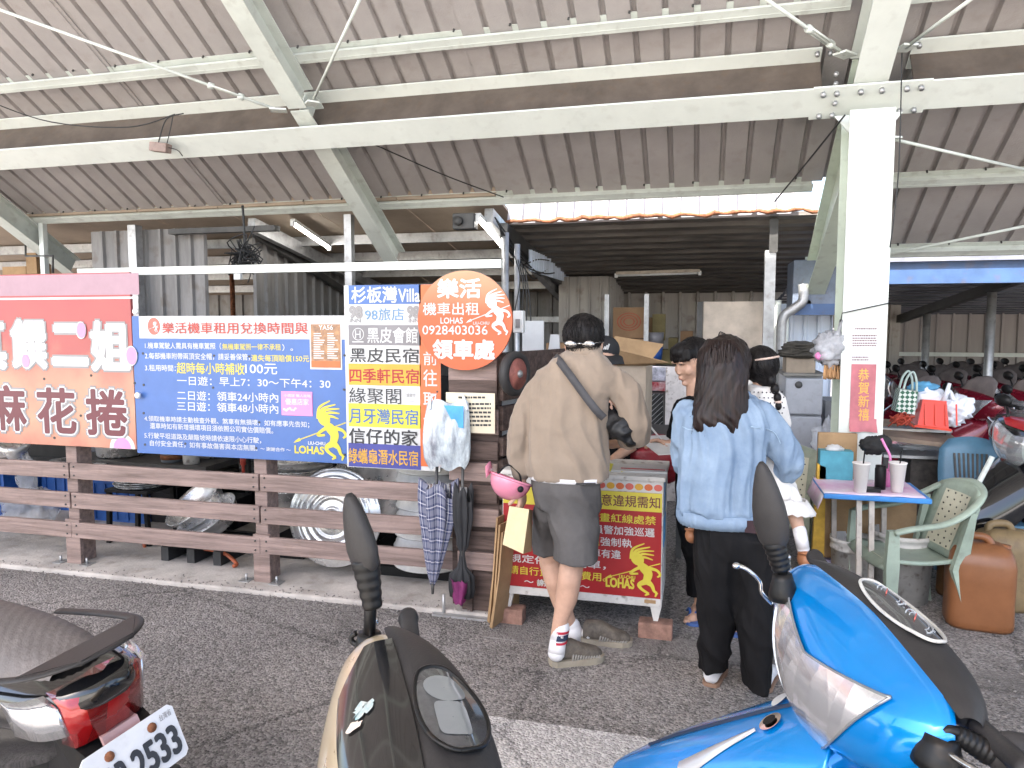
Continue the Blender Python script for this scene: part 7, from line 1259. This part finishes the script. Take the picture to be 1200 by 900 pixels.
    if tail:
        m = MB(); m.prism([(-1.33, -.1, .655), (-1.33, .1, .655), (-1.31, .12, .72), (-1.31, -.12, .72)], .05, V(-1, 0, 0)); obj('tail_light', m, lens_red, o); m = MB(); m.tube(smoothpath([(-1.0, .16, .76), (-1.25, .14, .8), (-1.36, 0, .81), (-1.25, -.14, .8), (-1.0, -.16, .76)]), .014, 8); obj('grab_rail', m, grey_plastic, o)
        m = MB(); m.box((-1.4, 0, .5), (.006, .26, .15), Matrix.Rotation(R(-20), 3, 'Y')); obj('number_plate', m, p_white, o)
    o.location = loc; o.rotation_euler = (-R(lean), 0, R(head)); bpy.context.view_layer.update(); o['_'] = 0; del o['_']
    o_m = Matrix.LocRotScale(o.location, o.rotation_euler, None); return o, o_m, T, cw, ns, nose, NS
def local(mb, mat4): inv = mat4.inverted(); mb.v = [tuple(inv @ Vector(v)) for v in mb.v]; return mb
def padd(nm, mb, mat, o, M4): local(mb, M4); q = bpy.data.objects.new(nm, mb.mesh(nm)); q.data.materials.append(mat); COL.objects.link(q); q.parent = o; return q
def leaf(p, q, wd, th, nrm_):                    # mirror back: slim leaf from p to q
    p, q = Vector(p), Vector(q); d = (q - p).normalized(); s = d.cross(Vector(nrm_)).normalized(); n = s.cross(d); rows = []
    for u, w_ in ((0, .3), (.03, .55), (.12, .85), (.3, 1), (.5, .93), (.7, .72), (.85, .5), (.95, .3), (1, .1)): rows.append([p.lerp(q, u) + s * (wd / 2 * w_ * math.cos(t)) + n * (th / 2 * w_ ** .6 * math.sin(t)) for t in [2 * math.pi * i / 20 for i in range(20)]])
    return MB().loft(rows)
def boot(p, q, r0, r1, ribs=4):
    p, q = Vector(p), Vector(q); pts, rs = [], []
    for i in range(ribs * 4 + 1): u = i / (ribs * 4); pts.append(p.lerp(q, u)); rs.append((r0 + (r1 - r0) * u) * (1 + (.07 if i % 4 in (1, 2) else 0)))
    return MB().tube(pts, rs, 18)
# --- blue scooter at right
o, M4, T, cw, ns, nose, NS = scooter('parked_scooter', 'bright blue scooter with crescent headlight parked at lower right', (.37, 1.8, 0), 155, 40, blue_p, mirrors=False)
mf = lambda x, y, Y=1.93: W(x, y, Y)
b0 = G(921, 697, 1.02); Yb0 = b0.y; f = lambda x, y: W(x, y, Yb0)
q = padd('mirror_stalk', boot(f(918, 702), f(917, 672), .035, .022, 1).merge(MB().tube([f(917, 675), f(916, 660), f(906, 640)], [.014, .012, .014], 10)).merge(boot(f(916, 668), f(907, 635), .021, .027, 5)), blk_plastic, o, M4); padd('mirror_head', leaf(f(909, 645), f(892, 541), .088, .05, V(-.5, -1, 0)), grey_plastic, q, M4)
b1 = G(1098, 884, .93); f = lambda x, y: W(x, y, b1.y)
q = padd('mirror_stalk', boot(f(1097, 896), f(1104, 862), .042, .028, 1).merge(MB().tube(smoothpath([f(1103, 868), f(1108, 857), f(1122, 858), f(1150, 872)]), .01, 10)).merge(boot(f(1120, 860), f(1160, 882), .015, .022, 6)), blk_plastic, o, M4); padd('mirror_head', leaf(f(1152, 880), f(1262, 892), .075, .05, V(0, -1, .3)), grey_plastic, q, M4)
m = MB(); f = lambda x, y: W(x, y, 2.03); m.tube(smoothpath([f(863, 663), f(875, 667), f(890, 681), f(893, 695), f(905, 708)]), .0055, 8); m.ball(f(863, 663), .011, (1, 1, .8)); padd('brake_lever_tip', m, chrome, o, M4)
def on_nose(pts, mat, nm, par, th=.003, off=.011):   # (distance ahead, angle over the fairing) outline lying on the fairing
    def sec(x):
        for a, b in zip(NS, NS[1:]):
            if a[0] <= x <= b[0]: t = (x - a[0]) / (b[0] - a[0]); return [a[k] + (b[k] - a[k]) * t for k in range(4)]
        return NS[-1]
    m = MB(); c = [sum(p[0] for p in pts) / len(pts), sum(p[1] for p in pts) / len(pts)]; n = len(pts); rows = []
    for r_ in (1, .66, .33, .02): rows.append([nose(*sec(c[0] + (x - c[0]) * r_), c[1] + (a - c[1]) * r_, off) for x, a in pts])
    m.grid(rows, True, True); q = obj(nm, m, mat, None); q.parent = par; return q
el = lambda cx_, ca, rx, ra: [(cx_ + rx * math.cos(t * math.pi / 8), ca + ra * math.sin(t * math.pi / 8)) for t in range(16)]
on_nose(el(.155, -.18, .016, .17), p_white, 'oval_badge', ns); on_nose(el(.14, .22, .024, .13), chrome, 'chrome_boss', ns); on_nose(el(.14, .22, .014, .075), black_pl, 'keyhole', ns, off=.015)
silver = M('silver_trim', (.5, .5, .52), .3, metal=.5, var=.04)
def nose_band(path, wd, mat, nm, par, off=.013):
    def sec(x):
        for a, b in zip(NS, NS[1:]):
            if a[0] <= x <= b[0]: t = (x - a[0]) / (b[0] - a[0]); return [a[k] + (b[k] - a[k]) * t for k in range(4)]
        return NS[-1]
    P = smoothpath([V(x, a * .15, 0) for x, a in path], 6); n = len(P); rows = []
    for s in (-1, -.4, .4, 1):
        row = []
        for i, p in enumerate(P): t = (P[min(i + 1, n - 1)] - P[max(i - 1, 0)]).normalized(); u = i / (n - 1) * (len(wd) - 1); k = min(int(u), len(wd) - 2); w_ = wd[k] + (wd[k + 1] - wd[k]) * (u - k); e = p + V(-t.y, t.x, 0) * (s * w_ / 2); row.append(nose(*sec(max(-.02, min(.54, e.x))), e.y / .15, off - (.006 if abs(s) == 1 else 0)))
        rows.append(row)
    m = MB(); m.grid(rows); q = obj(nm, m, mat, None); q.parent = par; return q
nose_band([(.17, .3), (.26, .48), (.35, .72)], [.004, .03, .05], silver, 'silver_arrow', ns); nose_band([(.35, .72), (.25, .95), (.1, 1.0)], [.05, .04, .004], silver, 'silver_arrow', ns)
nose_band([(.08, .0), (.2, .0), (.5, .0)], [.003, .003, .003], M('panel_gap', (.01, .02, .05), .5), 'panel_gap', ns, .0115); nose_band([(.06, 1.2), (.25, 1.25), (.48, 1.3)], [.003, .003, .003], M('panel_gap', (0, 0, 0)), 'panel_gap', ns, .0115)
on_nose([(.3, 1.2), (.38, 1.12), (.42, 1.25), (.33, 1.35)], lens_clear, 'turn_signal', ns)
# --- champagne scooter in the middle
o, M4, T, cw, ns, nose, NS = scooter('parked_scooter', 'champagne and black scooter with torn sticker parked at lower centre', (-.48, 1.16, 0), 176, 34, beige_p, panel=black_p, mirrors=False, lean=8, dash=(blk_plastic, 1), hl0=.58)
b0 = G(436, 762, 1.0); f = lambda x, y: W(x, y, b0.y)
q = padd('mirror_stalk', boot(f(432, 778), f(433, 742), .034, .024, 1).merge(MB().tube([f(433, 745), f(435, 690)], .013, 10)).merge(boot(f(437, 712), f(428, 655), .019, .029, 5)), blk_plastic, o, M4); padd('mirror_head', leaf(f(431, 672), f(409, 578), .092, .05, V(-.6, -1, 0)), grey_plastic, q, M4)
m = MB(); m.tube(smoothpath([f(428, 768), f(420, 757), f(413, 752), f(412, 746), f(417, 742)]), .006, 8); padd('brake_lever_tip', m, blk_plastic, o, M4)
def on_cowl(pts, mat, nm, off=.0165):
    m = MB(); c = [sum(p[k] for p in pts) / len(pts) for k in (0, 1)]; m.grid([[T(cowl_point(c[0] + (u - c[0]) * r_, c[1] + (t - c[1]) * r_, off)) for u, t in pts] for r_ in (1, .6, .02)], True, True); q = obj(nm, m, mat, None); q.parent = cw; return q
rnd = random.Random(5); on_cowl([(-.05 + .018 * math.cos(a) * rnd.uniform(.4, 1.4), .22 + .045 * math.sin(a) * rnd.uniform(.5, 1.3)) for a in [2 * math.pi * i / 22 for i in range(22)]], M('torn_sticker', (.16, .33, .36), .6, var=.4, scale=40, col2=(.42, .42, .4)), 'torn_sticker'); on_cowl([(-.02 + .012 * math.cos(a) * rnd.uniform(.6, 1.2), .26 + .035 * math.sin(a) * rnd.uniform(.6, 1.2)) for a in [2 * math.pi * i / 16 for i in range(16)]], M('sticker_back', (.6, .52, .45), .7), 'torn_sticker', .0172)
# --- black scooter at lower left, seen from behind
o, M4, T, cw, ns, nose, NS = scooter('parked_scooter', 'black scooter with white number plate seen from behind at lower left', (-2.80, 1.95, 0), 166, 30, black_p, tail=False, lean=8, seat=False)
def part(nm, mb, mat, par=None): q = bpy.data.objects.new(nm, mb.mesh(nm)); q.data.materials.append(mat); COL.objects.link(q); q.parent = par or o; return q
m = MB(); m.loft([[(x, w_ * c, z + h * s) for c, s in [(math.copysign(abs(math.cos(t)) ** .7, math.cos(t)), math.copysign(abs(math.sin(t)) ** .7, math.sin(t))) for t in [2 * math.pi * i / 24 for i in range(24)]]] for x, w_, z, h in ((-.8, .175, .66, .1), (-1.05, .17, .69, .09), (-1.25, .15, .715, .075), (-1.36, .11, .74, .05), (-1.42, .05, .755, .03))]); part('tail_cowl', m, black_p)
arc = lambda a0, a1, n, zt, dz: MB().loft([[(x, y, z), (x + .06, y * .98, z + .02), (x + .05, y * .9, z - dz), (x, y * .87, z - dz)] for x, y, z in [(-1.25 - .16 * math.cos(a), .172 * math.sin(a), zt - .03 * abs(math.sin(a))) for a in [R(a0 + (a1 - a0) * i / n) for i in range(n + 1)]]])
part('tail_light', arc(-40, 40, 12, .778, .13), lens_red)
for s in (-1, 1): part('turn_signal', arc(s * 42, s * 84, 8, .772, .085), lens_clear)
m = MB(); m.tube(smoothpath([(-.85, .19, .755), (-1.1, .185, .8), (-1.32, .15, .845), (-1.42, .06, .865), (-1.42, -.06, .865), (-1.32, -.15, .845), (-1.1, -.185, .8), (-.85, -.19, .755)]), .016, 10, True, .4); m.prism([(-1.3, -.16, .835), (-1.3, .16, .835), (-1.43, .07, .86), (-1.43, -.07, .86)], .014, V(0, 0, 1)); part('grab_rail', m, grey_plastic)
m = MB(); m.grid([[(x, w_ * u, z + .06 * (1 - abs(u) ** 2.6) + .006 * abs(math.sin(x * 75 + u * 13) * math.sin(x * 75 - u * 13)) ** .5) for u in [i / 24 - 1 for i in range(49)]] for x, w_, z in [(-.5 - .78 * k / 60, .15 - .05 * (k / 60) ** 4, .75 + .02 * math.sin(k / 60 * 3)) for k in range(61)]]); part('seat_cover', solid(part('t', m, seat_m), .03).data and m, M('quilted_vinyl', (.13, .115, .11), .55, var=.1, bump=.2, bscale=160)) if False else part('quilted_seat', m, M('quilted_vinyl', (.13, .115, .11), .55, var=.1, bump=.2, bscale=160))
m = MB(); m.loft([[(-1.28, -.1, .66), (-1.28, .1, .66), (-1.2, .09, .5), (-1.2, -.09, .5)], [(-1.42, -.09, .6), (-1.42, .09, .6), (-1.44, .1, .42), (-1.44, -.1, .42)]], (True, True), True, False); part('mudguard', m, blk_plastic)
pr_ = Matrix.Rotation(R(18), 3, 'Y'); pc = V(-1.46, 0, .56); Pl = lambda y, z, d=0.: pc + pr_ @ V(-d, y, z); m = MB(); oc = [(.118, .075), (.13, .063), (.13, -.063), (.118, -.075), (-.118, -.075), (-.13, -.063), (-.13, .063), (-.118, .075)]; m.prism([Pl(y, z) for y, z in oc], .003, pr_ @ V(-1, 0, 0)); pl = part('number_plate', m, M('plate_white', (.66, .67, .7), .4, var=.05, dirt=.12)); ux, uy = pr_ @ V(0, -1, 0), pr_ @ V(0, 0, 1)
m = MB(); letter(m, '2533', Pl(.015, -.055, .005), ux, uy, .13, .075, .03, up=pr_ @ V(-1, 0, 0)); part('lettering', m, p_dark, pl); m = MB(); letter(m, 'MAP', Pl(.122, -.055, .005), ux, uy, .085, .075, .03, up=pr_ @ V(-1, 0, 0)); part('lettering', m, p_dark, pl); m = MB(); letter(m, '台灣省', Pl(-.085, .045, .005), ux, uy, .035, .018, 0, up=pr_ @ V(-1, 0, 0)); part('small_lettering', m, p_grey, pl)
for y in (-.06, .06): m = MB(); m.lathe([(0, 0), (.013, 0), (.012, .004), (0, .006)], Pl(y, .045, .003), 12, pr_ @ V(-1, 0, 0)); part('rusty_bolt', m, rust, pl)
m = MB(); m.prism([(-1.4, -.05, .64), (-1.4, .05, .64), (-1.41, .05, .615), (-1.41, -.05, .615)], .012, V(-1, 0, 0)); part('reflector', m, M('pale_reflector', (.4, .25, .25), .2)); m = MB(); letter(m, 'Racing', V(-1.02, .182, .755), V(-1, -.02, .2).normalized(), V(0, 0, 1), .1, .02, .01) if False else None
# --- row of parked scooters in the right shed
base, M4, *_ = scooter('shed_scooter', 'x', (0, 0, 0), 0, 0, red_p, lean=5, fine=False, dash=False, tail=False, seatmat=M('grey_brown_cover', (.12, .1, .09), .7), group='scooters parked in the right shed'); grey_hood = [c for c in base.children if c.name.startswith('dash_hood')]
base['category'] = 'scooter'
m = MB(); m.loft([[(-.06 + x, w_ * math.cos(t), z + .02 * math.sin(t)) for t in [2 * math.pi * i / 16 for i in range(16)]] for x, w_, z in ((.06, .2, .99), (.05, .21, 1.05), (.02, .19, 1.12), (-.03, .14, 1.17), (-.06, .06, 1.185))]); _q = obj('fly_screen', m, M('dusty_hood', (.15, .125, .115), .6, var=.15), None); _q.parent = base
spots = [G(x, y, 1.0)[:2] + (h_,) for x, y, h_ in [(x, 464, 206) for x in (1072, 1132, 1188, 1246)] + [(x, 452, 205) for x in (1056, 1104, 1156, 1208)] + [(x, 445, 205) for x in (1050, 1086, 1130, 1172, 1212)] + [(x, 440, 205) for x in (1064, 1108, 1150, 1188, 1220)]]
rown = ['front row', 'second row', 'third row', 'back row']; pos = ['leftmost', 'second from left', 'third from left', 'fourth from left', 'fifth from left']; cnt = {}
for i, (x, y, h_) in enumerate(spots):
    s = base if i == 0 else copy_tree(base); s.location = (x, y, 0); s.rotation_euler = (-R(5 + (i * 37 % 5)), 0, R(h_ + (i * 53 % 17) - 8)); rw = 0 if i < 4 else 1 if i < 8 else 2 if i < 13 else 3; k = cnt.get(rw, 0); cnt[rw] = k + 1; s['label'] = f'wine red parked scooter, {pos[k]} of the {rown[rw]} in the right shed'
o, M4, *_ = scooter('parked_scooter', 'black and red scooter with chrome mirror close behind the fuel jugs at right edge', G(1186, 508, .98)[:2] + (0,), 212, -15, black_p, panel=M('red_panel', (.4, .015, .02), .3, coat=.5), lean=6, mirrors=True)
m = MB(); m.tube([W(1129, 600, 4.95), W(1163, 535, 4.95)], .016, 8); m.tube([W(1129, 600, 4.95), W(1148, 636, 4.95)], .012, 8); tag(obj('pale_rod', m, steel), 'pale bent rod leaning on the black scooter behind the armchair', 'rod')
